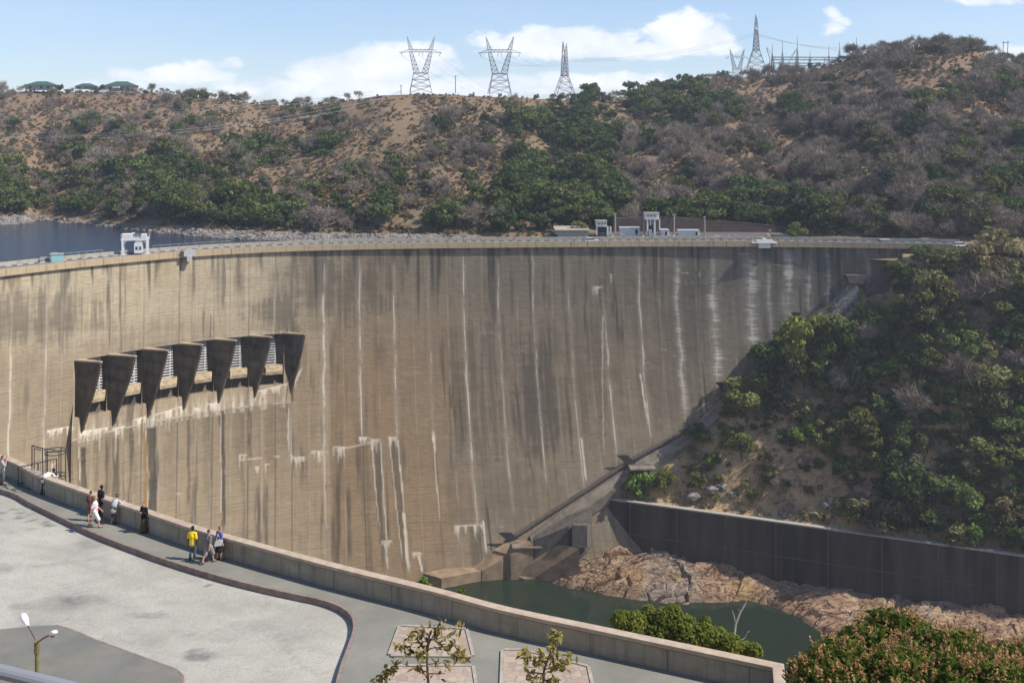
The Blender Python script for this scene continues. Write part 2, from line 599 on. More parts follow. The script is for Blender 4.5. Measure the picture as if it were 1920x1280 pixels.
# long soft vertical streaking everywhere
vs = fbm(Sg / 1.6, Zg / 26.0, 61, 4, .6)
vb = fbm(Sg / 9.0, Zg / 34.0, 62, 3)
dark = np.maximum(dark, .72 * sstep(.50, .70, vs) * sstep(.36, .62, vb))
# broad dark patches: photo column, row, half width, half height, strength
for (bx, by, rx, ry, kk) in [(60, 600, 150, 60, .7), (300, 640, 160, 40, .35), (520, 585, 70, 42, .75), (640, 545, 130, 62, .62), (700, 500, 120, 50, .35), (560, 800, 60, 60, .2),
                             (905, 740, 75, 170, .55), (1015, 745, 75, 150, .78), (1110, 690, 70, 150, .45), (1180, 560, 60, 120, .35),
                             (1290, 560, 90, 170, .5), (1420, 560, 110, 170, .38), (1530, 520, 120, 80, .55), (960, 930, 120, 80, .32),
                             (830, 640, 60, 50, .1), (1630, 490, 60, 60, .5), (1245, 700, 60, 110, .34), (860, 940, 60, 70, .25)]:
    e = 1 - ((PXg - bx) / rx) ** 2 - ((PYg - by) / ry) ** 2
    n = .72 * fbm(Sg / 1.25, Zg / 24.0, 71, 4, .65) + .28 * fbm(Sg / 5, Zg / 1.6, 72, 4, .6)
    dark = np.maximum(dark, .82 * kk * sstep(-.1, 1.1, e + (n - .5) * 4.2))


def streak(px0, py0, px1, py1, w, kk, arr, seed, taper=0.0, fuzz=.5):
    """a run-off streak between two points of the face (photo columns and rows), half width w metres"""
    t = np.clip((PYg - py0) / (py1 - py0), 0, 1)
    s0 = face_hit(px0, py0)[1]; s1 = face_hit(px1, py1)[1]
    d = (Sg - s0 - (s1 - s0) * t) - .35 * (vnoise(Sg * 0, Zg / 4.0, seed) - .5) * w * 2
    ww = w * (1 - taper * t) * (.75 + .5 * vnoise(Sg * 0, Zg / 2.0, seed + 1))
    p = (1 - sstep(.7, 1.15, np.abs(d) / ww)) * (1 - fuzz * vnoise(Sg / .35, Zg / 7.0, seed + 2))
    e = sstep(py0 - 3, py0 + 4, PYg) * (1 - sstep(py1 - .15 * (py1 - py0) - 3, py1 + 2, PYg))
    return np.maximum(arr, kk * p * e)


for i, a in enumerate([(157, 834, 158, 930, .85, 1.0), (222, 818, 222, 950, .32, .8), (284, 797, 286, 980, 1.5, 1.0), (354, 782, 354, 960, .55, .72),
                       (418, 764, 419, 1010, .62, .95), (416, 764, 416, 800, .8, .9), (469, 750, 470, 880, .42, .62), (252, 835, 254, 930, .8, .28), (320, 790, 322, 960, 1.2, .25), (385, 770, 388, 950, 1.0, .25),
                       (506, 748, 508, 900, 1.6, .30), (446, 760, 446, 900, 1.2, .22), (705, 828, 722, 1080, .95, .72), (738, 826, 762, 1085, 1.0, .62), (685, 832, 694, 960, .9, .42),
                       (888, 985, 896, 1070, 1.6, .55), (395, 590, 394, 640, .2, .8), (1030, 640, 1030, 680, .2, .8)]):
    dark = streak(*a[:6], dark, 100 + 7 * i, 0, .35)
ochre = streak(273, 797, 274, 980, .6, 1.0, ochre, 301)
ochre = streak(812, 828, 828, 1000, .35, .4, ochre, 305)
for i, a in enumerate([(607, 830, 612, 1000, .35, .5), (812, 808, 816, 850, .45, 1.0), (814, 840, 826, 985, .22, .7), (541, 760, 541, 850, .28, .85), (697, 828, 712, 1000, .22, .75), (714, 828, 728, 1060, .2, .8),
                       (730, 820, 756, 1060, .2, .7), (746, 822, 770, 1080, .24, .8), (756, 960, 768, 1075, .5, .85), (906, 975, 912, 1040, .4, .8), (150, 834, 151, 930, .16, .8),
                       (785, 1040, 792, 1075, .4, .9), (722, 1015, 728, 1070, .3, .8), (276, 800, 277, 980, .12, .5), (414, 766, 415, 1000, .14, .55), (1131, 590, 1133, 860, .25, .6),
                       (1200, 700, 1222, 825, .3, .95), (1090, 820, 1100, 905, .3, .8), (565, 690, 549, 725, .4, .9), (812, 815, 812, 830, .5, 1)]):
    white = streak(*a, white, 400 + 7 * i, .2, .45)


def drips(px0, px1, py, ln, kk, seed, slope=0.0):
    """a row of lime icicles seeping out of a lift line"""
    global white
    row = py + slope * (PXg - px0)
    ll = ln * (.15 + .95 * vnoise(Sg / .42, Sg * 0, seed) ** 1.3 * (.7 + .6 * vnoise(Sg / 2.3, Sg * 0, seed + 3))) * sstep(.30, .5, vnoise(Sg / .7, Sg * 0, seed + 1))
    e = sstep(row - 3, row, PYg) * (1 - sstep(row + ll * .8, row + ll + 1, PYg))
    fade = 1 - .7 * np.clip((PYg - row) / (ll + 2), 0, 1)
    white = np.maximum(white, .95 * kk * e * fade * sstep(px0 - 2, px0 + 3, PXg) * (1 - sstep(px1 - 3, px1 + 2, PXg)) * (.45 + .65 * vnoise(Sg / .3, Zg / 2, seed + 2)))


for i, a in enumerate([(88, 140, 808, 26, 1, -.2), (150, 205, 806, 40, .95, -.15), (212, 236, 800, 62, 1, -.2), (250, 276, 785, 66, 1, -.3), (290, 345, 775, 34, .9, -.3),
                       (362, 378, 762, 24, .9, 0), (388, 410, 756, 30, .9, -.2), (448, 464, 852, 34, 1, 0), (478, 487, 875, 24, 1, 0), (497, 506, 870, 40, 1, 0),
                       (545, 572, 857, 22, .9, 0), (584, 608, 846, 20, 1, 0), (624, 650, 838, 42, 1, 0), (672, 692, 820, 20, 1, 0), (694, 712, 824, 34, .9, 0), (728, 744, 820, 34, 1, 0),
                       (852, 905, 986, 30, 1, -.05), (1110, 1131, 538, 22, .95, 0), (1143, 1148, 515, 20, .9, 0), (1277, 1292, 512, 7, .6, 0), (1310, 1314, 512, 10, .6, 0),
                       (715, 735, 1014, 14, .8, 0), (470, 560, 735, 22, .8, -.25), (772, 790, 1036, 16, .9, 0), (95, 105, 870, 14, .7, 0), (330, 340, 925, 14, .6, 0)]):
    drips(a[0], a[1], a[2], a[3], a[4], 600 + 5 * i, a[5])
# thin lime line joining the seeps
for (x0, x1, y0, y1) in [(440, 620, 862, 846), (620, 745, 846, 818)]:
    row = y0 + (PXg - x0) / (x1 - x0) * (y1 - y0)
    white = np.maximum(white, .55 * np.exp(-((PYg - row) / 1.6) ** 2) * ((PXg > x0) & (PXg < x1)) * sstep(.4, .7, vnoise(Sg / 1.4, Zg * 0, 88)))
# chutes paler towards the lip, in streaks
pale_chute = ((Sg > g0 + 1) & (Sg < g1 - 1) & (Zg < G_SILL - 2) & (Zg > G_LIP - 1.5)) * sstep(.42, .62, fbm(Sg / .9, Zg / 9, 91, 4, .6))
white = np.maximum(white, .55 * sstep(.3, .62, fbm(Sg / .7, Zg / 14, 93, 3, .6)) * pale_chute * sstep(G_SILL - 4, G_LIP, Zg))
white = np.maximum(white, .5 * np.exp(-((Zg - G_LIP) / .25) ** 2) * ((Sg > g0) & (Sg < g1)) * sstep(.3, .6, vnoise(Sg / 2.5, Zg * 0, 92)))
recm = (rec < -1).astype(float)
# concrete tone with some of its light painted in: cream at the upper left, warm brown low and left, greyer to the right
cream = np.interp(PXg, [-600, 480, 640, 1000], [1, .95, .25, 0]) * (1 - sstep(560, 700, PYg)) * (.8 + .4 * fbm(Sg / 14, Zg / 9, 95))
cream += .25 * ((PXg < 620) & (PYg > 620))
warm = np.interp(PXg, [-600, 520, 700, 840, 900, 1250, 1420, 1700], [.55, .78, .95, .85, .5, .42, .12, 0.0]) * (.65 + .7 * fbm(Sg / 12, Zg / 14, 96, 4, .6))
warm *= .45 + .55 * sstep(470, 640, PYg)
ochre = np.maximum(ochre, .35 * sstep(.5, .8, fbm(Sg / 3, Zg / 12, 97)) * ((PXg > 230) & (PXg < 480)) * (1 - sstep(4, 16, Hg)))

P = np.stack([Xg, Yg, Zg], -1).reshape(-1, 3)
sub = grid_faces(NS, NZ)
face_me = mesh_np('concrete_face', P, sub, {'sz': np.stack([Sg, Zg, Sg * 0], -1).reshape(-1, 3),
                                             'white': np.clip(white, 0, 1).ravel(), 'dark': np.clip(dark, 0, 1).ravel(), 'ochre': np.clip(ochre, 0, 1).ravel(),
                                             'cream': np.clip(cream, 0, 1).ravel(), 'warm': np.clip(warm, 0, 1).ravel(), 'recess_shade': recm.ravel()}, smooth=False)


def dam_material():
    m = bpy.data.materials.new('dam_concrete'); m.use_nodes = True
    q = NT(m.node_tree); b = q.n['Principled BSDF']
    b.inputs['Roughness'].default_value = .95
    b.inputs['Specular IOR Level'].default_value = .1
    sz = q.attr('sz').outputs['Vector']
    f = lambda n: q.attr(n).outputs['Fac']
    base = q.mix(f('warm'), (.198, .184, .146), (.290, .204, .118))
    base = q.mix(f('cream'), base, (.50, .42, .295))
    sp = q.node('ShaderNodeSeparateXYZ'); q.l.new(sz, sp.inputs[0])
    row = q.math('DIVIDE', sp.outputs[1], 2.05)
    cell = q.node('ShaderNodeCombineXYZ'); q.l.new(q.math('FLOOR', q.math('DIVIDE', sp.outputs[0], 11.9)), cell.inputs[0]); q.l.new(q.math('FLOOR', row), cell.inputs[1])
    wn = q.node('ShaderNodeTexWhiteNoise', noise_dimensions='2D'); q.l.new(cell.outputs[0], wn.inputs['Vector'])
    base = q.mix(q.math('MULTIPLY', wn.outputs['Value'], .16), base, (.13, .105, .075))
    edge = q.math('MULTIPLY', q.math('ABSOLUTE', q.math('SUBTRACT', q.math('FRACT', row), .5)), 2.0)
    seam = q.ramp(edge, [(.86, 0), (.97, 1)])
    half = q.ramp(q.math('ABSOLUTE', q.math('SUBTRACT', q.math('FRACT', q.math('MULTIPLY', row, 3.0)), .5)), [(.40, 0), (.5, 1)])
    brk = q.noise(q.mapping(sz, (.16, .9, 1)), 1.0, 5, .65)
    base = q.mix(q.math('MULTIPLY', seam, q.ramp(brk, [(.40, .0), (.66, .5)])), base, (.085, .072, .056))
    base = q.mix(q.math('MULTIPLY', half, q.ramp(brk, [(.42, 0), (.66, .07)])), base, (.07, .06, .05))
    n1 = q.noise(q.mapping(sz, (.45, 1.1, 1)), 1.0, 8, .65)
    n2 = q.noise(q.mapping(sz, (.9, .05, 1)), 1.0, 6, .6)
    n3 = q.noise(q.mapping(sz, (.25, .25, 1)), 1.0, 5, .6)
    base = q.mix(q.math('MULTIPLY', q.ramp(n1, [(.34, 1), (.62, 0)]), .24), base, (.085, .072, .055))
    base = q.mix(q.math('MULTIPLY', q.ramp(n2, [(.50, 0), (.72, 1)]), .26), base, (.085, .078, .066))
    base = q.mix(q.math('MULTIPLY', q.ramp(n3, [(.48, 0), (.75, 1)]), .28), base, (.36, .27, .165))
    base = q.mix(q.math('MULTIPLY', f('ochre'), .85), base, (.22, .125, .03))
    dk = q.math('MULTIPLY', f('dark'), q.math('ADD', .62, q.math('MULTIPLY', n1, .5)), clamp=True)
    base = q.mix(dk, base, (.030, .031, .029))
    base = q.mix(q.math('MULTIPLY', f('recess_shade'), .6), base, (.03, .029, .027))  # gate recesses also darkened in colour, standing for their shade
    wf = q.math('MULTIPLY', f('white'), q.math('ADD', .55, q.math('MULTIPLY', q.noise(q.mapping(sz, (3, 1.2, 1)), 1, 4, .7), .8)), clamp=True)
    base = q.mix(wf, base, (.68, .62, .52))
    q.l.new(base, b.inputs['Base Color'])
    bn = q.node('ShaderNodeBump'); bn.inputs['Strength'].default_value = .25; bn.inputs['Distance'].default_value = .3
    hh = q.math('ADD', q.noise(q.mapping(sz, (1.3, 1.7, 1)), 1.0, 7, .7), q.math('MULTIPLY', f('white'), .25))
    q.l.new(hh, bn.inputs['Height']); q.l.new(bn.outputs[0], b.inputs['Normal'])
    return m


M['dam'] = dam_material()
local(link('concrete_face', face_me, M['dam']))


def crest_strip(name, section, material, s0=None, s1=None, step=2, parent=dam, uv=True):
    """a bar of constant section (off, z) running along the crest"""
    i0 = 0 if s0 is None else int(np.searchsorted(S, s0)); i1 = NS - 1 if s1 is None else int(np.searchsorted(S, s1))
    idx = list(range(i0, i1, step)) + [i1]
    V = []; A = []
    for i in idx:
        for (o, z) in section:
            V.append((CXY[i, 0] + UP[i, 0] * o, CXY[i, 1] + UP[i, 1] * o, z)); A.append((S[i], z, o))
    k = len(section); fs = []
    for a in range(len(idx) - 1):
        for j in range(k):
            fs.append((a * k + j, a * k + (j + 1) % k, (a + 1) * k + (j + 1) % k, (a + 1) * k + j))
    me = mesh_np(name, V, fs, {'sz': np.array(A)})
    bm = bmesh.new(); bm.from_mesh(me)
    bm.verts.ensure_lookup_table()
    for ring in (range(k), range((len(idx) - 1) * k, len(idx) * k)):
        bm.faces.new([bm.verts[i] for i in ring])
    bmesh.ops.recalc_face_normals(bm, faces=bm.faces); bm.to_mesh(me); bm.free()
    o = link(name, me, material)
    return local(o) if parent is dam else o


def strip_mat(name, c1, c2, joint=6.0, dashes=None):
    m = bpy.data.materials.new(name); m.use_nodes = True
    q = NT(m.node_tree); b = q.n['Principled BSDF']; b.inputs['Roughness'].default_value = .9
    b.inputs['Specular IOR Level'].default_value = .15
    sz = q.attr('sz').outputs['Vector']
    sep = q.node('ShaderNodeSeparateXYZ'); q.l.new(sz, sep.inputs[0])
    c = q.mix(q.noise(q.mapping(sz, (.35, 1.2, 1)), 1, 6, .6), c2, c1)
    c = q.mix(q.math('MULTIPLY', q.ramp(q.noise(q.mapping(sz, (1.4, .08, 1)), 1, 5, .6), [(.52, 0), (.72, 1)]), .55), c, (.09, .08, .065))
    fr = q.math('FRACT', q.math('DIVIDE', sep.outputs[0], joint))
    c = q.mix(q.math('MULTIPLY', q.math('LESS_THAN', fr, .025), .7), c, (.06, .055, .05))
    if dashes:
        fr = q.math('FRACT', q.math('DIVIDE', sep.outputs[0], dashes))
        c = q.mix(q.math('LESS_THAN', fr, .5), (.42, .40, .37), (.13, .13, .13))
    q.l.new(c, b.inputs['Base Color'])
    return m


M['parapet'] = strip_mat('parapet_concrete', (.50, .40, .26), (.36, .28, .18))
M['parapet_in'] = strip_mat('inner_parapet', (.46, .42, .34), (.34, .31, .25))
M['deck'] = strip_mat('crest_roadway', (.22, .215, .21), (.15, .15, .15), 30)
M['kerb_dash'] = strip_mat('painted_kerb', (.5, .5, .5), (.4, .4, .4), 9, 3.2)
o = crest_strip('parapet', [(-.95, -17.5), (-.95, Z_CREST), (-.45, Z_CREST), (-.45, -17.5)], M['parapet'])
crest_strip('road_deck', [(-.45, -17.45), (-.45, Z_ROAD), (12.3, Z_ROAD), (12.3, -17.45)], M['deck'])
crest_strip('kerb', [(10.4, -16.49), (10.4, -16.2), (10.8, -16.2), (10.8, -16.49)], M['kerb_dash'])
o = crest_strip('parapet', [(12.302, -18.4), (12.302, -15.35), (12.8, -15.35), (12.8, -18.4)], M['parapet_in'])
crest_strip('upstream_face', [(11.5, -60), (11.5, -17.46), (12.29, -17.46), (12.29, -60)], M['concrete'])
# handrail along the upstream parapet
for a, b in ((s_of(-40), s_of(48)), (s_of(158), s_of(232)), (s_of(320), s_of(450))):
    mb = MB()
    n = int((b - a) / 2.5)
    pts = [crest(a + (b - a) * i / n, 12.55, -14.55) for i in range(n + 1)]
    mb.path(pts, .06, 4)
    for p in pts:
        mb.tube(p, p - Vector((0, 0, .8)), .05, .05, 4)
    local(mb.build('handrail', M['grey_paint'], None))

# ---- spillway piers, gates, hoods
def pier(k):
    o = float(batter(Z_CREST - G_TOP))
    A, s = face_at(PIER_PX[k], G_TOP)
    t = Vector((float(np.interp(s, S, TAN[:, 0])), float(np.interp(s, S, TAN[:, 1])), 0))
    Tp = at(PIER_TIP[k], YH + (CZ - G_TOP) * F / (A.y - 2.2), A.y - 2.2)
    B0, sb = face_at(PIER_BOT[k][0] - 3, G_LIP - .6)
    ln = Vector((float(np.interp(s, S, LEAN[:, 0])), float(np.interp(s, S, LEAN[:, 1])), 0))
    inn = -ln * 5
    A0 = A + (A - Tp).normalized() * 4.5
    Bi = B0 + inn * .3
    n = 7
    mb = MB()
    rings = []
    for i in range(n):
        u = i / (n - 1)
        top_in = A0.lerp(Bi, u); top_in.z = G_TOP + (B0.z - G_TOP) * u
        tip = Tp.lerp(B0 + ln * 1.2, u ** 1.22)
        tip.z = top_in.z
        w = t * PIER_T
        rings.append([top_in, tip, tip + w * .12 + (tip - top_in).normalized() * .25, tip + w * .26, top_in.lerp(tip, .45) + w * .85, top_in + w])
    rings = [[Vector(p) for p in r] for r in rings]
    mb.loft(rings, True, 0, True)
    # the cap: a thin slab, slightly proud
    cap = rings[0]
    c = sum(cap, Vector()) / len(cap)
    mb.prism([c + (p - c) * 1.03 + Vector((0, 0, .003)) for p in cap], (0, 0, .45), 1)
    return mb


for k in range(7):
    local(pier(k).build('spillway_pier', [M['pier'] if 'pier' in M else M.setdefault('pier', mat('pier_concrete_shaded', (.078, .062, .044), .95, .6, .35, bump=.3, stretch=(1, 1, .35))), M['warm_concrete']]))  # pier sides coloured dark to stand for the shade on them
M['hood'] = mat('hood_concrete', (.36, .28, .18), .9, .4, .9, bump=.3)
for k in range(6):
    a = PIER_S[k] + PIER_T - .6; b = PIER_S[k + 1] + .6
    mb = MB()
    zs = np.linspace(G_TOP - .7, G_SILL + .5, 13)
    a = PIER_S[k] + 2.2; b = PIER_S[k + 1] - 1.5
    def gp(s, z, out):
        p = face_pt(s, z); l = Vector((float(np.interp(s, S, LEAN[:, 0])), float(np.interp(s, S, LEAN[:, 1])), 0))
        return p + l * out
    for z in zs:
        mb.tube(gp(a, z, -2.2), gp(b, z, -2.2), .21, .21, 4)
    for u in (.45, .85):
        s = a + (b - a) * u
        mb.tube(gp(s, zs[0], -2.35), gp(s, zs[-1], -2.35), .2, .2, 4)
    g = local(mb.build('sluice_gate', M['gate']))
    mb = MB()
    mb.prism([gp(a, zs[0] + .5, -3.2), gp(b, zs[0] + .5, -3.2), gp(b, zs[-1] - .3, -3.2), gp(a, zs[-1] - .3, -3.2)], Vector(gp(a, -50, -3.5)) - Vector(gp(a, -50, -3.2)))
    pl = mb.build('skin_plate', M['dark_steel'])
    pl.parent = g
    # sloping hood at the foot of the gate, next to the following pier
    mb = MB()
    sa, sb = PIER_S[k + 1] - 5.6, PIER_S[k + 1] - .2
    sec = [(-.8, G_SILL + 1.3), (2.3, G_SILL - .2), (2.1, G_SILL - 1.2), (-.8, G_SILL - .3)]
    rings = [[gp(s, z, o_) for (o_, z) in sec] for s in np.linspace(sa, sb, 4)]
    mb.loft(rings, True, 0, True)
    local(mb.build('gate_hood', M['hood']))

# inspection box hung outside the parapet
mb = MB()
s = s_of(350)
for z, h, w, off in ((-15.2, .15, 4.6, -1.6), (-16.2, 1.8, 3.6, -1.62)):
    p = crest(s, off, z); mb.box(p, (w, 1.2, h), math.atan2(*reversed([float(np.interp(s, S, TAN[:, 0])), float(np.interp(s, S, TAN[:, 1]))])))
p = crest(s, -1.9, -17.9); mb.box(p, (1.6, 1.0, 1.6), .6)
local(mb.build('inspection_box', [M['grey_paint']]))
mb = MB()
s = s_of(1432)
p = crest(s, -1.5, -16.0); mb.box(p, (8.5, 1.6, .25)); mb.box(p + Vector((0, 0, .55)), (5.5, 1.2, .8)); mb.box(p + Vector((-.2, 0, 1.25)), (1.2, .8, .7))
mb.box(p + Vector((0, .3, -1.0)), (4, 1.0, 1.7))
local(mb.build('inspection_box', [M['white']]))
# ------------------------------------------------------------------ water and land
def sheet(name, pts, material, kind=None):
    me = bpy.data.meshes.new(name)
    tri = tessellate_polygon([[Vector(p) for p in pts]])
    me.from_pydata([tuple(p) for p in pts], [], [tuple(t) for t in tri])
    bm = bmesh.new(); bm.from_mesh(me); bmesh.ops.recalc_face_normals(bm, faces=bm.faces)
    if sum(f.normal.z for f in bm.faces) < 0:
        bmesh.ops.reverse_faces(bm, faces=bm.faces)
    bm.to_mesh(me); bm.free()
    o = link(name, me, material)
    if kind:
        o['kind'] = kind
    return o


def water_mat(name, col, rough, scale, strength):
    m = bpy.data.materials.new(name); m.use_nodes = True
    q = NT(m.node_tree); b = q.n['Principled BSDF']
    tc = q.node('ShaderNodeTexCoord'); v = tc.outputs['Object']
    n = q.noise(q.mapping(v, (1, 1.0, 1)), .02, 4, .6)
    q.l.new(q.mix(n, col, tuple(c * 1.5 for c in col)), b.inputs['Base Color'])
    b.inputs['Roughness'].default_value = rough
    b.inputs['IOR'].default_value = 1.33
    bn = q.node('ShaderNodeBump'); bn.inputs['Strength'].default_value = strength; bn.inputs['Distance'].default_value = .3
    q.l.new(q.noise(q.mapping(v, (1, 1.6, 1)), scale, 5, .6), bn.inputs['Height'])
    q.l.new(bn.outputs[0], b.inputs['Normal'])
    return m


M['lake'] = water_mat('lake_water', (.016, .026, .044), .12, .55, .8)
M['pool'] = water_mat('pool_water', (.016, .024, .015), .10, .5, .12)
# lake: from the upstream face of the dam to far off on the left
up = [crest(s, 11.8, Z_LAKE) for s in np.linspace(0, S[-1], 60)]
sheet('lake', up + [Vector((170, 420, Z_LAKE)), Vector((140, 620, Z_LAKE)), Vector((-200, 1300, Z_LAKE)), Vector((-1500, 1500, Z_LAKE)), Vector((-1500, 100, Z_LAKE))], M['lake'], 'structure')
sheet('river', [Vector((-200, 120, Z_TAIL)), Vector((-200, 380, Z_TAIL)), Vector((160, 380, Z_TAIL)), Vector((420, 260, Z_TAIL)), Vector((420, 100, Z_TAIL))], M['pool'], 'structure')
M['soil'] = mat('bare_ground', (.20, .14, .09), .95, .2, .02)
sheet('ground', [Vector((-7000, -7000, -140)), Vector((7000, -7000, -140)), Vector((7000, 7000, -140)), Vector((-7000, 7000, -140))], M['soil'], 'structure')


def land_mat(name, soil, soil2, grass, dark, rock, gscale=.06, bump=.6, dist=.7):
    m = bpy.data.materials.new(name); m.use_nodes = True
    q = NT(m.node_tree); b = q.n['Principled BSDF']; b.inputs['Roughness'].default_value = 1
    b.inputs['Specular IOR Level'].default_value = .05
    v = q.node('ShaderNodeTexCoord').outputs['Object']
    n1 = q.noise(v, gscale, 7, .65); n2 = q.noise(q.mapping(v, (1, 1, 1), (31, 7, 3)), gscale * 2.2, 8, .7)
    n3 = q.noise(q.mapping(v, (1, 1, 1), (5, 77, 1)), gscale * 7, 8, .72)
    c = q.mix(q.ramp(n1, [(.35, 0), (.65, 1)]), soil, soil2)
    c = q.mix(q.math('MULTIPLY', q.attr('green').outputs['Fac'], q.ramp(n2, [(.30, 0), (.6, 1)])), c, grass)
    c = q.mix(q.math('MULTIPLY', q.ramp(n3, [(.50, 0), (.68, 1)]), .75), c, dark)
    c = q.mix(q.ramp(q.math('MULTIPLY', n3, n2), [(.36, 0), (.46, .7)]), c, rock)
    q.l.new(c, b.inputs['Base Color'])
    bn = q.node('ShaderNodeBump'); bn.inputs['Strength'].default_value = bump; bn.inputs['Distance'].default_value = dist
    q.l.new(n3, bn.inputs['Height']); q.l.new(bn.outputs[0], b.inputs['Normal'])
    return m


M['hill'] = land_mat('hill_soil', (.235, .145, .088), (.25, .185, .122), (.14, .118, .06), (.095, .068, .05), (.22, .185, .155))
M['gorge'] = land_mat('gorge_soil', (.41, .285, .155), (.50, .37, .21), (.20, .165, .08), (.17, .13, .085), (.30, .27, .22), .12, .5, .3)


class Land:
    """a radial height field about the viewpoint: every column (azimuth) has its own profile of distance and height"""
    def __init__(s, cols, nrow, profile, relief):
        s.cols = np.array(cols, float); s.nrow = nrow
        s.D = np.zeros((len(cols), nrow)); s.Z = np.zeros((len(cols), nrow))
        for i, c in enumerate(s.cols):
            d, z = profile(c)
            t = np.linspace(d[0], d[-1], nrow)
            s.D[i] = t
            zz_ = np.interp(t, d, z)
            k = 9                                            # round off the breaks of slope
            zp = np.pad(zz_, k, mode='edge'); ker = np.hanning(2 * k + 1); ker /= ker.sum()
            sm = np.convolve(zp, ker, 'same')[k:-k]
            s.Z[i] = sm
        s.X = (s.cols[:, None] - CX) / F * s.D
        s.Z = s.Z + relief(s.X, s.D, s.Z, s.cols[:, None])
        s.PY = YH + F * (CZ - s.Z) / s.D

    def mesh(s, name, material, green):
        V = np.stack([s.X, s.D, s.Z], -1).reshape(-1, 3)
        me = mesh_np(name, V, grid_faces(*s.D.shape), {'green': green(s.cols[:, None] + 0 * s.D, s.PY).ravel()}, smooth=True)
        o = link(name, me, material); o['kind'] = 'structure'
        return o

    def hit(s, px, py):
        """first point of the land seen at photo position px, py"""
        i = np.interp(px, s.cols, np.arange(len(s.cols)))
        a = int(i); b = min(a + 1, len(s.cols) - 1); w = i - a
        PYr = s.PY[a] * (1 - w) + s.PY[b] * w
        Dr = s.D[a] * (1 - w) + s.D[b] * w
        j = np.argmax(PYr <= py)
        if PYr[j] > py:
            return None
        if j == 0:
            D = Dr[0]
        else:
            t = (PYr[j - 1] - py) / max(1e-6, PYr[j - 1] - PYr[j]); D = Dr[j - 1] + (Dr[j] - Dr[j - 1]) * t
        return at(px, py, float(D))

    def ground(s, px, D):
        i = np.interp(px, s.cols, np.arange(len(s.cols)))
        a = int(i); b = min(a + 1, len(s.cols) - 1); w = i - a
        z = np.interp(D, s.D[a], s.Z[a]) * (1 - w) + np.interp(D, s.D[b], s.Z[b]) * w
        return Vector(((px - CX) / F * D, D, float(z)))


# ---- hills beyond the lake
_rp = [-1500, -300, 0, 100, 300, 420, 500, 600, 660, 720, 800, 960, 1040, 1120, 1200, 1290, 1350, 1420, 1500, 1560, 1620, 1700, 1760, 1830, 1870, 1920, 2100, 3200]
_ry = [165, 168, 170, 171, 172, 184, 196, 196, 186, 177, 175, 181, 186, 184, 178, 154, 146, 140, 136, 120, 100, 88, 84, 90, 104, 122, 150, 150]
_rd = [950, 900, 860, 850, 830, 800, 785, 735, 695, 682, 680, 680, 690, 700, 715, 725, 720, 720, 700, 672, 645, 622, 612, 602, 600, 602, 620, 650]
_sp = [-1500, -300, 0, 45, 70, 200, 330, 400, 500, 600, 800, 1000]
_sy = [395, 405, 421, 419, 412, 424, 439, 445, 450, 452, 455, 458]


def hill_profile(c):
    ry = np.interp(c, _rp, _ry); rd = np.interp(c, _rp, _rd)
    zr = CZ - (ry - YH) / F * rd
    if c < 1030:
        sd_ = (CZ - Z_LAKE) * F / (np.interp(c, _sp, _sy) - YH)
        d = [sd_ - 20, sd_ - 6, sd_, sd_ + 14]; z = [Z_LAKE - 6, Z_LAKE - 1.5, Z_LAKE, Z_LAKE + 4.2]
    else:
        k = min(1.0, (c - 1030) / 60)
        base = 392 if c < 1480 else float(np.interp(c, [1480, 1700, 1920, 3200], [392, 372, 366, 360]))
        back = float(np.interp(c, [1030, 1150, 1480, 1560, 1700, 3200], [18, 36, 34, 14, 8, 8]))
        d = [base - 16, base, base + back, base + back + 5]; z = [-22, -17.3, -17.0, -17.0 + float(np.interp(c, [1030, 1150, 1480, 1560], [1, 8, 7, 4]))]
    d0, z0 = d[-1], z[-1]
    g = float(np.interp(c, [0, 500, 800, 1000, 1040, 1100, 1200, 1700], [.85, .95, .80, .95, 1.12, .95, .80, .80]))
    for t in (.12, .25, .4, .55, .7, .85, .95):
        d.append(d0 + (rd - d0) * t); z.append(z0 + (zr - z0) * t ** g)
    d += [rd, rd + 20, rd + 60, rd + 160]; z += [zr, zr - .5, zr - 9, zr - 40]
    return d, z


def hill_relief(X, D, Z, c):
    up_ = np.clip((Z + 14) / 22, 0, 1)
    top = np.interp(c + 0 * D, _rp, _rd)
    k = up_ * np.clip((top - D) / 90, .12, 1)
    gul = 1 - np.abs(2 * fbm(X / 70, D / 130, 201, 3) - 1)
    r = k * (8.5 * (fbm(X / 62, D / 62, 202, 4) - .5) - 6.5 * (gul - .62)) + .9 * up_ * (fbm(X / 9, D / 9, 203, 3) - .5)
    return r + np.clip(1 - up_, 0, 1) * (Z > -30) * (c < 1030) * 1.2 * (fbm(X / 7, D / 7, 204, 3) - .5)


hills = Land(list(range(-1500, -60, 40)) + list(range(-60, 1990, 6)) + list(range(1990, 3200, 40)), 230, hill_profile, hill_relief)


def hill_green(px, py):
    g = np.interp(px, [0, 480, 620, 760, 1000, 1060, 1300, 1800], [.25, .3, .55, .6, .6, .8, .55, .3])
    g = g * np.interp(py, [150, 215, 260, 420], [.35, .45, .8, 1.0])
    return np.clip(g, 0, 1)


hills.mesh('hills', M['hill'], hill_green)

# ---- gorge slope below the right end of the dam, above the training wall
_wtop = [(1090, 930), (1105, 932), (1300, 957), (1500, 985), (1700, 1012), (1920, 1044), (2500, 1125)]
WZ0 = -98.6                                                   # top of the training wall
WL_A = atz(1105, 932, WZ0); WL_B = atz(1920, 1044, WZ0)


def wall_D(c):
    """distance of the training wall in the plane through column c"""
    a = (c - CX) / F
    d = WL_B - WL_A
    # point WL_A + t d with x = a*y
    t = (a * WL_A.y - WL_A.x) / (d.x - a * d.y)
    return WL_A.y + t * d.y


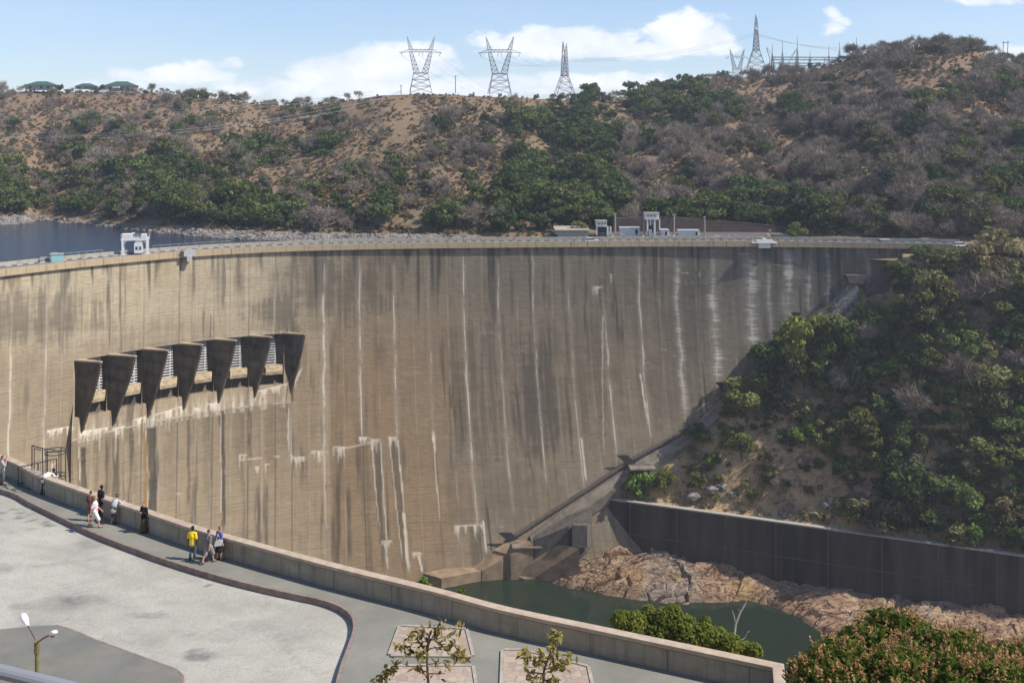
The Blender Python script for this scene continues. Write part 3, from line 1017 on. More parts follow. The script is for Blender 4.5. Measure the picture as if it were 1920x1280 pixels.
_ct = [(1080, 945), (1105, 930), (1200, 868), (1280, 812), (1360, 737), (1440, 660), (1500, 602), (1560, 566), (1600, 545), (1660, 534), (1700, 480)]


def slope_profile(c):
    wd = wall_D(min(c, 2300))
    d = [wd + .9, wd + 2.0, wd + 5.5]; z = [WZ0 - 12, WZ0 - .5, WZ0 + .6]
    if c < 1690:
        p, s = face_hit(min(max(c, 1085), 1690), float(np.interp(c, [q[0] for q in _ct], [q[1] for q in _ct])))
        e = Vector((p.x, p.y, p.z))
        d1, z1 = e.y, e.z
    else:
        k = min(1, (c - 1690) / 80)
        d1, z1 = 357 - 6 * k, -19.5 - 0 * k
    if d1 < d[-1] + 3:
        d1 = d[-1] + 3
    for t in (.2, .4, .6, .8):
        d.append(d[2] + (d1 - d[2]) * t); z.append(z[2] + (z1 - z[2]) * (t ** .93))
    d += [d1, d1 + 8]; z += [z1, z1 + (2 if c < 1690 else .5)]
    if c >= 1690:
        d += [d1 + 26]; z += [-17.6]
    return d, z


def slope_relief(X, D, Z, c):
    k = np.clip((Z - WZ0 - 1) / 6, 0, 1) * np.clip((-20 - Z) / 8, 0, 1)
    return k * (3.2 * (fbm(X / 17, Z / 14, 211, 4) - .5) + 1.0 * (fbm(X / 4, Z / 4, 212, 3) - .5))


slope = Land(list(range(1086, 1990, 5)) + list(range(1990, 2900, 40)), 150, slope_profile, slope_relief)
slope.mesh('gorge_slope', M['gorge'], lambda px, py: np.clip(.2 + .8 * sstep(760, 600, py + .25 * (1500 - px)), 0, 1))

# ---- training wall
mb = MB()
dw = (WL_B - WL_A).normalized(); nw = Vector((dw.y, -dw.x, 0))
E0 = WL_A - dw * 1.5; E1 = WL_A + dw * 260
mb.prism([Vector((E0.x, E0.y, WZ0)), Vector((E1.x, E1.y, WZ0)), Vector((E1.x, E1.y, -122)), Vector((E0.x, E0.y, -122))], -nw * 1.6)
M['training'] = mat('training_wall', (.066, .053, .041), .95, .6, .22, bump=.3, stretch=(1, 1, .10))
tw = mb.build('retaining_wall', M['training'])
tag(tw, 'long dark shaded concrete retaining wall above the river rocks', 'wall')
mb = MB()
mb.prism([E0 + Vector((0, 0, .003)), E1 + Vector((0, 0, .003)), E1 + Vector((0, 0, .45)), E0 + Vector((0, 0, .45))], -nw * 1.9)
mb.build('coping', M['concrete'], tw)
mb = MB()
u = 14.0
while u < 250:
    p = WL_A + dw * u
    mb.box(p + nw * .12 + Vector((0, 0, -12)), (.35, .3, 23.6), math.atan2(dw.y, dw.x)); u += 15.5
p = WL_A + dw * 42
mb.box(p + nw * .16 + Vector((0, 0, -10)), (150, .28, .3), math.atan2(dw.y, dw.x))
mb.build('pilasters', M['dark_concrete'], tw)

# ---- rock bed of the river at the foot of the wall
_wl = [(985, 1120), (1003, 1100), (1014, 1086), (1060, 1098), (1100, 1107), (1180, 1120), (1250, 1131), (1330, 1128), (1400, 1124), (1440, 1132), (1480, 1150), (1535, 1182), (1575, 1205), (1640, 1240), (1800, 1290), (2600, 1480)]


def rock_profile(c):
    py = float(np.interp(c, [q[0] for q in _wl], [q[1] for q in _wl]))
    d0 = (CZ - Z_TAIL) * F / (py - YH)
    d1 = wall_D(max(min(c, 2300), 1040)) + 1.5
    d1 = max(d1, d0 + 6)
    w = d1 - d0
    zt = -114.8 + float(np.interp(c, [1000, 1060, 1120, 1300, 1480, 1600, 1920], [-3, -.5, 1.6, .3, -1.2, -.5, .3]))
    return [d0 - 8, d0 - 1, d0 + w * .06, d0 + w * .3, d0 + w * .7, d1], [Z_TAIL - 9, Z_TAIL - .6, Z_TAIL + 1.6, Z_TAIL + (zt - Z_TAIL) * .6, Z_TAIL + (zt - Z_TAIL) * .92, zt]


def cells(x, y, seed):
    """cellular noise: nearest and second distance, a value and a tilt for each cell"""
    xi = np.floor(x); yi = np.floor(y); f1 = np.full(x.shape, 9.); f2 = np.full(x.shape, 9.); cid = np.zeros(x.shape); tl = np.zeros(x.shape)
    for i in (-1, 0, 1):
        for j in (-1, 0, 1):
            cx = xi + i; cy = yi + j
            dx = cx + hash2(cx, cy, seed) - x; dy = cy + hash2(cx, cy, seed + 1) - y
            d = np.sqrt(dx * dx + dy * dy); h = hash2(cx, cy, seed + 2); a_ = hash2(cx, cy, seed + 3) * 6.283
            new = d < f1
            f2 = np.where(new, f1, np.minimum(f2, d)); cid = np.where(new, h, cid); tl = np.where(new, dx * np.cos(a_) + dy * np.sin(a_), tl); f1 = np.where(new, d, f1)
    return f1, f2, cid, tl


def rock_relief(X, D, Z, c):
    k = np.clip((Z - Z_TAIL + 1.5) / 2.5, 0, 1)
    smooth_ = np.interp(c + 0 * D, [1000, 1380, 1460, 1600, 1700, 2000], [0, 0, .75, .8, .35, .2])
    a = (X * .82 + D * .57); b = (-X * .57 + D * .82)
    wx = 5 * (fbm(X / 12, D / 12, 226, 2) - .5); a = X * .96 + D * .28 + wx; b = -X * .28 + D * .96 + wx
    r1 = 1 - np.abs(2 * fbm(a / 17, b / 7.0, 221, 4, .5) - 1)
    r2 = fbm(a / 10.0, b / 4.2, 222, 4, .55)
    st_ = np.floor(r2 * 7) / 7 * .65 + r2 * .35               # ledges
    f1, f2, cid, tilt = cells(a / 13.0, b / 4.2, 241); g1, g2, cid2, tilt2 = cells(a / 5.5, b / 1.9, 242)
    slabs = 1.9 * (cid - .5) + 2.0 * tilt - 1.9 * (1 - sstep(.01, .08, f2 - f1)) + .45 * (cid2 - .5) + .35 * tilt2 - .6 * (1 - sstep(.01, .09, g2 - g1))
    big_ = fbm(X / 16, D / 12, 223, 3)
    r5 = fbm(a / 13.0 + .35 * r1, b / 3.0, 228, 4, .55); rough = 2.2 * (r1 - .62) + 4.2 * (np.floor(r5 * 9) / 9 * .8 + r5 * .2 - .5) + 1.6 * (st_ - .5) + .7 * slabs
    soft = .25 * slabs + 1.8 * (np.floor(fbm(a / 11, b / 6, 224, 3) * 6) / 6 - .5) + .6 * (r2 - .5)
    return k * (2.2 * (big_ - .5) + rough * (1 - smooth_) + soft * smooth_)


rocks = Land(list(np.arange(1013, 1960, 2.5)) + list(range(1960, 2600, 30)), 200, rock_profile, rock_relief)


def rock_mat():
    m = bpy.data.materials.new('river_rock'); m.use_nodes = True
    q = NT(m.node_tree); b = q.n['Principled BSDF']; b.inputs['Roughness'].default_value = .9
    b.inputs['Specular IOR Level'].default_value = .15
    v = q.node('ShaderNodeTexCoord').outputs['Object']
    r = q.mapping(v, (1, 2.3, 1.5), (0, 0, 0), (0, 0, R(35)))
    n1 = q.noise(r, .12, 8, .65, 1.2); n2 = q.noise(r, .55, 8, .7, .6); n3 = q.noise(q.mapping(v, (1, 1, 1), (9, 9, 9)), .05, 5, .6)
    c = q.mix(q.ramp(n1, [(.36, 0), (.62, 1)]), (.215, .122, .072), (.40, .275, .172))
    c = q.mix(q.ramp(n3, [(.48, 0), (.62, .85)]), c, (.24, .20, .165))
    c = q.mix(q.ramp(n2, [(.39, .9), (.49, 0)]), c, (.06, .042, .03))
    c = q.mix(q.ramp(n2, [(.63, 0), (.72, .5)]), c, (.50, .33, .22))
    w = q.node('ShaderNodeTexWave', wave_type='BANDS'); w.inputs['Scale'].default_value = .05; w.inputs['Distortion'].default_value = 14; w.inputs['Detail'].default_value = 3
    q.l.new(v, w.inputs['Vector'])
    c = q.mix(q.ramp(w.outputs['Fac'], [(.975, 0), (.995, .28)]), c, (.52, .47, .38))
    c = q.mix(q.math('MULTIPLY', q.ramp(q.noise(q.mapping(v, (1, 1, 1), (50, 3, 0)), .07, 3), [(.60, 0), (.68, .45)]), q.ramp(n1, [(.4, 0), (.5, 1)])), c, (.30, .21, .05))
    q.l.new(c, b.inputs['Base Color'])
    bn = q.node('ShaderNodeBump'); bn.inputs['Strength'].default_value = .7; bn.inputs['Distance'].default_value = .8
    q.l.new(n2, bn.inputs['Height']); q.l.new(bn.outputs[0], b.inputs['Normal'])
    return m


M['rock'] = rock_mat()
ro = link('riverbed', mesh_np('riverbed', np.stack([rocks.X, rocks.D, rocks.Z], -1).reshape(-1, 3), grid_faces(*rocks.D.shape), smooth=False), M['rock'])
ro['kind'] = 'structure'

# ---- near side: the hill the viewer stands on, the terrace, the drop into the gorge
PAR = [(-700, 760), (-400, 792), (-200, 821), (0, 852), (84, 888), (177, 921), (280, 955), (374, 986), (460, 1010), (640, 1058), (812, 1099.5), (949, 1136), (1121, 1172), (1280, 1205), (1469, 1244)]
WALL_H = 1.06
PAR_W = [atz(x, y, WALL_H) for x, y in PAR]
_pd = [(x, p.y) for (x, y), p in zip(PAR, PAR_W)]


def near_profile(c):
    Dp = float(np.interp(c, [q[0] for q in _pd], [q[1] for q in _pd]))
    fall = float(np.interp(c, [-2200, -900, -300, 0, 1500, 2200], [.06, .08, .5, .72, .78, .7]))
    d = [1.0, 4, 20, 35.5, Dp - 1.5, Dp + .4, Dp + 1.5]; z = [19.7, 18.3, 9.2, -.6, -.7, -2.4, -3.2]
    z += [-3.2 - 12 * fall]; d += [Dp + 13.5]
    far = 250.0 if c < 600 else 190.0
    d += [far]; z += [max(-126, z[-1] - (far - Dp - 12) * fall)]
    return d, z


near = Land(list(range(-2200, 3800, 40)), 240, near_profile, lambda X, D, Z, c: ((D < 33) | (D > 75)) * 1.2 * (fbm(X / 5, D / 5, 231, 3) - .5) * np.clip((D - 3) / 12, 0, 1))
near.mesh('near_hillside', M['gorge'], lambda px, py: 0 * px + .5)

# ---- terrace: pavement slab, roadway, kerb
KERB = [(-700, 800), (-400, 838), (-200, 872), (0, 915), (60, 941), (120, 970), (180, 998), (250, 1025), (330, 1053), (420, 1080), (500, 1100), (560, 1113), (610, 1124), (642, 1136), (661, 1150), (668, 1166), (667, 1185), (658, 1212), (646, 1245), (634, 1290), (612, 1390)]
KW = [atz(x, y, 0) for x, y in KERB]


def smooth_line(P, n=6):
    return [Vector((x, y, P[0].z)) for x, y in catmull(np.array([[p.x, p.y] for p in P]), n)]


KW = smooth_line(KW)
PW = smooth_line([Vector((p.x, p.y, 0)) for p in PAR_W])


def painted(name, fn):
    m = bpy.data.materials.new(name); m.use_nodes = True
    q = NT(m.node_tree); b = q.n['Principled BSDF']; b.inputs['Roughness'].default_value = .92
    b.inputs['Specular IOR Level'].default_value = .12
    v = q.node('ShaderNodeTexCoord').outputs['Object']
    q.l.new(fn(q, v), b.inputs['Base Color'])
    bn = q.node('ShaderNodeBump'); bn.inputs['Strength'].default_value = .35; bn.inputs['Distance'].default_value = .03
    q.l.new(q.noise(v, 14, 4, .7), bn.inputs['Height']); q.l.new(bn.outputs[0], b.inputs['Normal'])
    return m


def _pave(q, v):
    c = q.mix(q.ramp(q.noise(v, .35, 7, .65), [(.35, 0), (.65, 1)]), (.20, .195, .165), (.275, .265, .225))
    c = q.mix(q.math('MULTIPLY', q.ramp(q.noise(v, 22, 3, .8), [(.42, 1), (.58, 0)]), .38), c, (.11, .12, .11))
    return q.mix(q.ramp(q.noise(q.mapping(v, (1, 1, 1), (7, 1, 2)), .8, 6, .7), [(.6, 0), (.75, .4)]), c, (.36, .34, .30))


def _road(q, v):
    c = q.mix(q.ramp(q.noise(v, .22, 8, .62), [(.30, 0), (.62, 1)]), (.33, .315, .27), (.47, .45, .385))
    c = q.mix(q.math('MULTIPLY', q.ramp(q.noise(v, 16, 4, .8), [(.40, 1), (.58, 0)]), .5), c, (.22, .215, .195))
    c = q.mix(q.math('MULTIPLY', q.attr('stain').outputs['Fac'], q.ramp(q.noise(q.mapping(v, (1, 1, 1), (3, 4, 5)), 1.6, 6, .7), [(.3, .2), (.6, 1)])), c, (.10, .10, .098))
    n = q.noise(q.mapping(v, (1, 1, 1), (11, 2, 0)), .5, 9, .7)
    cr = q.math('SUBTRACT', 1.0, q.math('MULTIPLY', q.math('ABSOLUTE', q.math('SUBTRACT', n, .5)), 60), clamp=True)
    return q.mix(q.math('MULTIPLY', cr, .35), c, (.2, .195, .18))


def _patch(q, v):
    c = q.mix(q.ramp(q.noise(v, .4, 6, .65), [(.35, 0), (.65, 1)]), (.155, .155, .138), (.20, .195, .172))
    c = q.mix(q.math('MULTIPLY', q.ramp(q.noise(v, 20, 3, .8), [(.42, 1), (.58, 0)]), .4), c, (.11, .115, .11))
    return q.mix(q.ramp(q.noise(q.mapping(v, (1, 1, 1), (3, 8, 2)), .22, 5, .6), [(.5, 0), (.7, .5)]), c, (.29, .245, .18))


def _crazy(q, v):
    vo = q.node('ShaderNodeTexVoronoi', feature='F1'); vo.inputs['Scale'].default_value = 2.6
    q.l.new(v, vo.inputs['Vector'])
    ve = q.node('ShaderNodeTexVoronoi', feature='DISTANCE_TO_EDGE'); ve.inputs['Scale'].default_value = 2.6
    q.l.new(v, ve.inputs['Vector'])
    sep = q.node('ShaderNodeSeparateColor'); q.l.new(vo.outputs['Color'], sep.inputs[0])
    c = q.ramp(sep.outputs[0], [(0, (.36, .26, .21)), (.4, (.44, .34, .26)), (.7, (.40, .34, .28)), (1, (.48, .39, .30))])
    c = q.mix(q.math('MULTIPLY', q.noise(v, 9, 5, .7), .5), c, (.22, .18, .15))
    return q.mix(q.ramp(ve.outputs['Distance'], [(.015, .8), (.05, 0)]), c, (.24, .21, .18))


M['pave'] = painted('pavement_asphalt', _pave)
M['road'] = painted('bleached_road', _road)
M['patch'] = painted('road_patch', _patch)
M['crazy'] = painted('crazy_paving', _crazy)
M['kerbm'] = mat('kerb_stone', (.235, .18, .15), .9, .25, 2.5, bump=.2)  # whole kerb darkened to carry the shade of its upright face

corner = PW[-1]
slab = KW + [Vector((KW[-1].x, 33.5, 0)), Vector((corner.x - 1.0, 33.5, 0)), Vector((corner.x, corner.y - .1, 0))] + PW[::-1]
mb = MB()
tri = tessellate_polygon([slab])
me = bpy.data.meshes.new('pavement')
n = len(slab)
me.from_pydata([tuple(p) for p in slab] + [(p.x, p.y, -.9) for p in slab], [], [tuple(t) for t in tri] + [(i, (i + 1) % n, n + (i + 1) % n, n + i) for i in range(n)])
bm = bmesh.new(); bm.from_mesh(me); bmesh.ops.recalc_face_normals(bm, faces=bm.faces); bm.to_mesh(me); bm.free()
o = link('pavement', me, M['pave']); o['kind'] = 'structure'

# roadway as a fine sheet so that oil stains keep their own shapes
gx = np.arange(-95, 4, .28); gy = np.arange(33.5, 92, .28)
GX, GY = np.meshgrid(gx, gy, indexing='ij')
RZ = -.27
rpx, rpy = pxy(GX, GY, RZ)
stain = np.zeros_like(GX)
for (x, y, rx, ry, k) in [(150, 1122, 60, 14, .75), (110, 1132, 60, 16, .45), (40, 1136, 34, 10, .5), (268, 1153, 60, 7, .55), (300, 1150, 14, 6, .5), (420, 1190, 50, 18, .35), (375, 1228, 42, 13, .75), (60, 1180, 40, 20, .3), (470, 1175, 60, 14, .25),
                          (165, 1020, 28, 9, .4), (10, 1066, 22, 12, .4), (125, 1160, 12, 6, .5), (560, 1180, 50, 30, .2), (240, 1200, 90, 20, .22), (330, 1130, 60, 9, .2),
                          (27, 955, 8, 2.6, .9), (40, 961, 8, 2.6, .8), (53, 965, 6, 2.2, .8), (35, 970, 7, 2.6, .9), (48, 978, 8, 2.8, .8), (62, 975, 8, 2.6, .9), (88, 980, 8, 2.6, .9), (93, 985, 8, 2.6, 1), (2, 961, 6, 2.6, .9),
                          (0, 975, 6, 2.6, .7), (60, 992, 10, 3, .4), (224, 1047, 5, 1.8, .9), (272, 1060, 5, 1.8, .7), (390, 1096, 6, 2, .9), (172, 1019, 8, 2, .6), (20, 1000, 12, 3, .3)]:
    e = 1 - ((rpx - x) / rx) ** 2 - ((rpy - y) / ry) ** 2
    nn = (fbm(GX / .9, GY / 1.4, 251, 4) - .5) * (1.6 if rx > 10 else .25)
    stain = np.maximum(stain, k * sstep(0, .9 if rx > 10 else .35, e + nn))
_pl = np.array(sorted([(p.x, p.y) for p in PW])); _lim = np.interp(GX, _pl[:, 0], _pl[:, 1]) - 1.0
_gf = grid_faces(*GX.shape); _ok = (GY < _lim).ravel(); _gf = _gf[_ok[_gf].all(1)]
def road_line(pts_, w, k, seed):
    global stain
    for (xa, ya), (xb, yb) in zip(pts_[:-1], pts_[1:]):
        A_ = atz(xa, ya, RZ); B_ = atz(xb, yb, RZ); d_ = (B_ - A_); L2 = d_.x ** 2 + d_.y ** 2
        t_ = np.clip(((GX - A_.x) * d_.x + (GY - A_.y) * d_.y) / L2, 0, 1)
        dd_ = np.hypot(GX - A_.x - t_ * d_.x, GY - A_.y - t_ * d_.y)
        stain = np.maximum(stain, k * np.exp(-(dd_ / w) ** 2) * (.35 + .8 * vnoise(GX * 1.3, GY * 1.3, seed)))


for i_, (p_, w_, k_) in enumerate([([(60, 1062), (160, 1050), (245, 1031)], .16, .45), ([(-40, 1012), (120, 1030), (330, 1085), (520, 1150), (640, 1200)], .3, .2), ([(-40, 1030), (120, 1049), (320, 1105), (500, 1172), (610, 1225)], .3, .2),
                                   ([(110, 1094), (150, 1112), (200, 1120)], .14, .5), ([(330, 1180), (400, 1202), (470, 1196)], .14, .4), ([(520, 1190), (560, 1240), (600, 1262)], .14, .35), ([(30, 1100), (200, 1088), (420, 1130), (600, 1215)], .35, .16),
                                   ([(300, 1070), (420, 1108), (560, 1150)], .9, .22), ([(0, 935), (150, 1002), (330, 1070)], .8, .22)]):
    road_line(p_, w_, k_, 260 + i_)
rm = mesh_np('road', np.stack([GX, GY, GX * 0 + RZ], -1).reshape(-1, 3), _gf, {'stain': stain.ravel()})
o = link('road', rm, M['road']); o['kind'] = 'structure'
# darker asphalt apron in the corner of the car park
pp = [(-260, 1215), (-120, 1190), (0, 1179), (60, 1173), (105, 1171), (135, 1180), (180, 1199), (240, 1221), (300, 1243), (330, 1254), (342, 1266), (344, 1290), (338, 1330), (300, 1440), (-300, 1440)]
ap = [atz(x, y, RZ + .03) for x, y in pp]
sheet('parking_apron', ap, M['patch'], 'structure')
ed = MB()
ln_ = [atz(x, y, RZ + .035) for x, y in [(105, 1170.5), (135, 1179.5), (180, 1198.5), (240, 1220.5), (300, 1242.5), (331, 1253.5), (343, 1266), (345, 1290), (339, 1330)]]
for a, b in zip(ln_[:-1], ln_[1:]):
    d = (b - a).normalized(); nn = Vector((-d.y, d.x, 0)) * .045
    ed.add([a - nn, b - nn, b + nn, a + nn], [(0, 1, 2, 3)])
o = ed.build('apron_edge', M['kerbm']); o['kind'] = 'structure'
# kerb
mb = MB(); rings = []
for i, p in enumerate(KW):
    d = (KW[min(i + 1, len(KW) - 1)] - KW[max(i - 1, 0)]).normalized()
    nn = Vector((d.y, -d.x, 0))                               # towards the road
    rings.append([p + nn * .003 + Vector((0, 0, -.4)), p + nn * .16 + Vector((0, 0, -.4)), p + nn * .15 + Vector((0, 0, .03)), p + nn * .003 + Vector((0, 0, .03))])
mb.loft(rings, True, 0, True)
o = mb.build('kerb', M['kerbm']); o['kind'] = 'structure'

M['edging'] = mat('bed_edging', (.34, .305, .255), .9, .2, 2.0)
# stone beds set in the pavement
for k, (quad, lab) in enumerate([([(752, 1174), (872, 1180), (884, 1229), (733, 1227)], 'flush bed of pink crazy paving with a pale edge, nearest the parapet'),
                                 ([(735, 1249), (884, 1249), (896, 1330), (690, 1330)], 'flush bed of pink crazy paving behind the taller sapling trunk'),
                                 ([(945, 1219), (978, 1219), (1100, 1250), (1118, 1330), (942, 1330)], 'flush bed of crazy paving behind the shorter leafy sapling')]):
    P_ = [atz(x, y, .03) for x, y in quad]
    b = sheet('paving_bed', P_, M['crazy'])
    tag(b, lab, 'paving bed', 'stone beds in the pavement')
    mb = MB()
    c = sum(P_, Vector()) / len(P_)
    n = len(P_)
    for i in range(n):
        a, d = P_[i], P_[(i + 1) % n]
        dd = (d - a).normalized(); nn = Vector((-dd.y, dd.x, 0))
        if nn.dot(a - c) < 0:
            nn = -nn
        mb.prism([a + nn * .004 - Vector((0, 0, .02)), d + nn * .004 - Vector((0, 0, .02)), d + nn * .14 - Vector((0, 0, .02)), a + nn * .14 - Vector((0, 0, .02))], (0, 0, .06 + .002 * i))
    mb.build('edging', M['edging'], b)

# ---- parapet wall of the terrace
def wall_mat():
    m = bpy.data.materials.new('terrace_wall'); m.use_nodes = True
    q = NT(m.node_tree); b = q.n['Principled BSDF']; b.inputs['Roughness'].default_value = .92
    b.inputs['Specular IOR Level'].default_value = .12
    sz = q.attr('sz').outputs['Vector']; sep = q.node('ShaderNodeSeparateXYZ'); q.l.new(sz, sep.inputs[0])
    c = q.mix(q.ramp(q.noise(q.mapping(sz, (.5, 1.4, 1)), 1, 6, .65), [(.3, 0), (.7, 1)]), (.275, .245, .185), (.37, .335, .26))
    c = q.mix(q.math('MULTIPLY', q.ramp(q.noise(q.mapping(sz, (2.2, .25, 1)), 1, 5, .7), [(.48, 0), (.72, 1)]), .72), c, (.13, .115, .09))
    fr = q.math('FRACT', q.math('DIVIDE', sep.outputs[0], 3.3))
    c = q.mix(q.math('MULTIPLY', q.math('LESS_THAN', fr, .012), .6), c, (.07, .065, .055))
    return_c = q.mix(q.math('MULTIPLY', q.math('LESS_THAN', q.math('FRACT', q.math('ADD', q.math('DIVIDE', sep.outputs[0], 3.3), .5)), .008), .25), c, (.1, .09, .08))
    q.l.new(return_c, b.inputs['Base Color'])
    return m


M['twall'] = wall_mat()
M['twcap'] = mat('wall_cap', (.46, .38, .29), .9, .2, 2.2, bump=.2, col2=(.36, .27, .20))
line = PW + [Vector((corner.x - .45, corner.y - 2.2, 0)), Vector((corner.x - 1.9, corner.y - 8, 0))]


def wall_strip(name, sec, m, parent=None):
    V = []; A = []; u = 0
    for i, p in enumerate(line):
        a = line[max(i - 1, 0)]; b = line[min(i + 1, len(line) - 1)]
        d1 = (p - a); d2 = (b - p)
        d = ((d1.normalized() if d1.length else Vector()) + (d2.normalized() if d2.length else Vector())).normalized()
        nn = Vector((-d.y, d.x, 0))                           # outwards, over the gorge
        if d1.length and d2.length:
            nn = nn / max(.5, d1.normalized().dot(d))
        if i:
            u += (p - line[i - 1]).length
        for (o_, z) in sec:
            q_ = p + nn * o_; V.append((q_.x, q_.y, z)); A.append((u, z, 0))
    k = len(sec); fs = [(a * k + j, a * k + (j + 1) % k, (a + 1) * k + (j + 1) % k, (a + 1) * k + j) for a in range(len(line) - 1) for j in range(k)]
    me = mesh_np(name, V, fs, {'sz': np.array(A)})
    bm = bmesh.new(); bm.from_mesh(me); bmesh.ops.recalc_face_normals(bm, faces=bm.faces); bm.to_mesh(me); bm.free()
    return link(name, me, m, parent)


tw2 = wall_strip('parapet_wall', [(-.34, -1.5), (-.34, WALL_H - .17), (-.04, WALL_H - .17), (-.04, -3.5)], M['twall'])
tag(tw2, 'long low concrete parapet wall curving beside the walkway above the gorge', 'parapet')
wall_strip('wall_cap', [(-.42, WALL_H - .165), (-.42, WALL_H - .01), (-.36, WALL_H), (.02, WALL_H), (.02, WALL_H - .165)], M['twcap'], tw2)
# thin dark strip under the cap
wall_strip('under_cap_strip', [(-.365, WALL_H - .215), (-.365, WALL_H - .168), (-.343, WALL_H - .168), (-.343, WALL_H - .215)], M['dark_concrete'], tw2)
# ------------------------------------------------------------------ things on the crest and the far bank
def pxbox(mb, x0, x1, y0, y1, D, depth, m=0, rz=0.0):
    a = at(x0, y1, D); b = at(x1, y0, D)
    c = (a + b) / 2 + Vector((0, depth / 2, 0))
    mb.box(c, (b.x - a.x, depth, b.z - a.z), rz, m)
    return c


# gantry crane
GZ = Z_ROAD
s = s_of(283); gx_ = crest(s, 10.0, GZ)
ang = math.atan2(float(np.interp(s, S, TAN[:, 1])), float(np.interp(s, S, TAN[:, 0]))) - .55
gc = empty('gantry_crane', gx_, ang)
tag(gc, 'white gantry crane with a hanging cabin standing on the dam crest beside the lake', 'crane')
mb = MB()
for x in (-3.6, 3.6):
    for y in (-2.0, 2.0):
        m2 = MB(); m2.box((x, y, 2.35), (.6, .6, 4.3)); m2.box((x, y, .12), (1.6, .8, .24)); m2.build('leg', M['white'], gc)
mb.box((0, -2.0, 4.85), (8.2, .5, .7)); mb.box((0, 2.0, 4.85), (8.2, .5, .7)); mb.box((-3.6, 0, 4.85), (.5, 3.5, .7)); mb.box((3.6, 0, 4.85), (.5, 3.5, .7))
for x in (-3.1, 3.1):
    for y in (-2, 2):
        mb.tube((x, y, 3.7), (x * .82, y, 4.5), .16, .16, 4)
mb.build('portal_beam', M['white'], gc)
mb = MB(); mb.box((-2.3, 0, 5.85), (3.0, 3.2, 1.28)); mb.box((2.6, 0, 5.75), (1.5, 2.6, 1.08)); mb.box((-.6, 0, 6.65), (.9, 1, .3)); mb.build('hoist_house', M['white'], gc)
mb = MB()
for z in (5.7, 6.3):
    mb.path([(-4.2, -2.3, z), (4.2, -2.3, z), (4.2, 2.3, z), (-4.2, 2.3, z), (-4.2, -2.3, z)], .06, 4)
for x in np.linspace(-4.2, 4.2, 8):
    for y in (-2.3, 2.3):
        mb.tube((x, y, 5.2), (x, y, 6.3), .05, .05, 4)
mb.build('railing', M['grey_paint'], gc)
mb = MB(); mb.prism([(-.2, -2.05, .5), (2.3, -2.05, .5), (2.3, -2.05, 3.4), (1.9, -2.05, 4.4), (.3, -2.05, 4.4), (-.2, -2.05, 3.4)], (0, 2.6, 0)); cb = mb.build('cabin', M['white'], gc)
mb = MB(); mb.box((1.05, -2.075, 2.1), (1.7, .06, .9)); mb.build('window', M['window'], cb)
mb = MB(); mb.box((1.05, -2.12, 2.1), (.6, .04, .5)); mb.build('sign', M['white'], cb)
# teal kiosk with rails
s = s_of(140); p = crest(s, 9.6, GZ)
a2 = math.atan2(float(np.interp(s, S, TAN[:, 1])), float(np.interp(s, S, TAN[:, 0])))
k_ = empty('machine_kiosk', p, a2 - .5)
tag(k_, 'pale teal machine housing on the crest railing left of the white gantry crane', 'housing')
mb = MB(); mb.box((0, 0, 1.1), (3.3, 2.2, 2.2)); mb.build('body', M['teal'], k_)
mb = MB(); mb.box((-.2, 0, 2.32), (3.8, 2.5, .2)); mb.box((-.9, 0, 2.6), (1.6, .5, .3)); mb.build('roof', M['grey_paint'], k_)
mb = MB(); mb.path([(-2, -.9, 0), (-2, -.9, 1.5), (-4.6, -.9, 1.5), (-4.6, -.9, 0)], .08, 4); mb.path([(-2, .9, 0), (-2, .9, 1.5), (-4.6, .9, 1.5), (-4.6, .9, 0)], .08, 4); mb.box((-4.2, 0, .5), (.9, 1.0, 1.0)); mb.build('guard_frame', M['grey_paint'], k_)


def make_car(name, label, paint, pos, rz, roof=None, L=4.4):
    e = empty(name, pos, rz); tag(e, label, 'car')
    mb = MB()
    sec = [(-L / 2, .35), (L / 2, .35), (L / 2, .8), (L * .33, .92), (-L * .48, .95), (-L / 2, .8)]
    mb.prism([(x, -.85, z) for x, z in sec], (0, 1.7, 0)); mb.build('body', paint, e)
    mb = MB(); mb.prism([(x, -.78, z) for x, z in [(-L * .46, .955), (L * .25, .925), (L * .10, 1.45), (-L * .42, 1.48)]], (0, 1.56, 0)); cb = mb.build('cabin', M['window'], e)
    mb = MB(); mb.prism([(x, -.8, z) for x, z in [(-L * .44, 1.485), (L * .11, 1.455), (L * .08, 1.52), (-L * .41, 1.55)]], (0, 1.6, 0)); mb.build('roof', roof or paint, cb)
    for x in (-L * .31, L * .31):
        for y in (-.8, .8):
            mb = MB(); mb.tube((x, y - .1, .33), (x, y + .1, .33), .33, .33, 12); mb.build('wheel', M['dark_steel'], e)
    return e


M['car_white'] = mat('car_white', (.75, .75, .74), .3, .03, 2, spec=.5)
s = s_of(1113); make_car('car', 'white car crossing the dam crest road in front of the concrete quay', M['car_white'], crest(s, 5.0, Z_ROAD + .004) + Vector((0, 0, 0)), 0.02)
make_car('car', 'white estate car on the bank road at the right end of the dam', M['car_white'], at(1802, 459.5, 352) + Vector((0, 0, -.6)), .2, L=4.9)

# far bank terrace, intake towers and sheds
BZ = -17.0
mb = MB(); a = at(1150, 446, 416); b = at(1482, 454, 414)
mb.prism([Vector((a.x, 416, -22)), Vector((b.x, 414, -22)), Vector((b.x, 414, -15.4)), Vector((b.x - 3, 414, -14.6)), Vector((a.x + 22, 416, -11.0)), Vector((a.x, 416, -11.6))], (0, 2.4, 0))
M['cut'] = mat('cut_wall', (.095, .072, .060), .95, .2, .3, bump=.2)  # brown taken darker so that the wall reads as shaded
tag(mb.build('terrace_wall', M['cut']), 'long dark brown terrace wall behind the intake towers at the hill foot', 'wall')

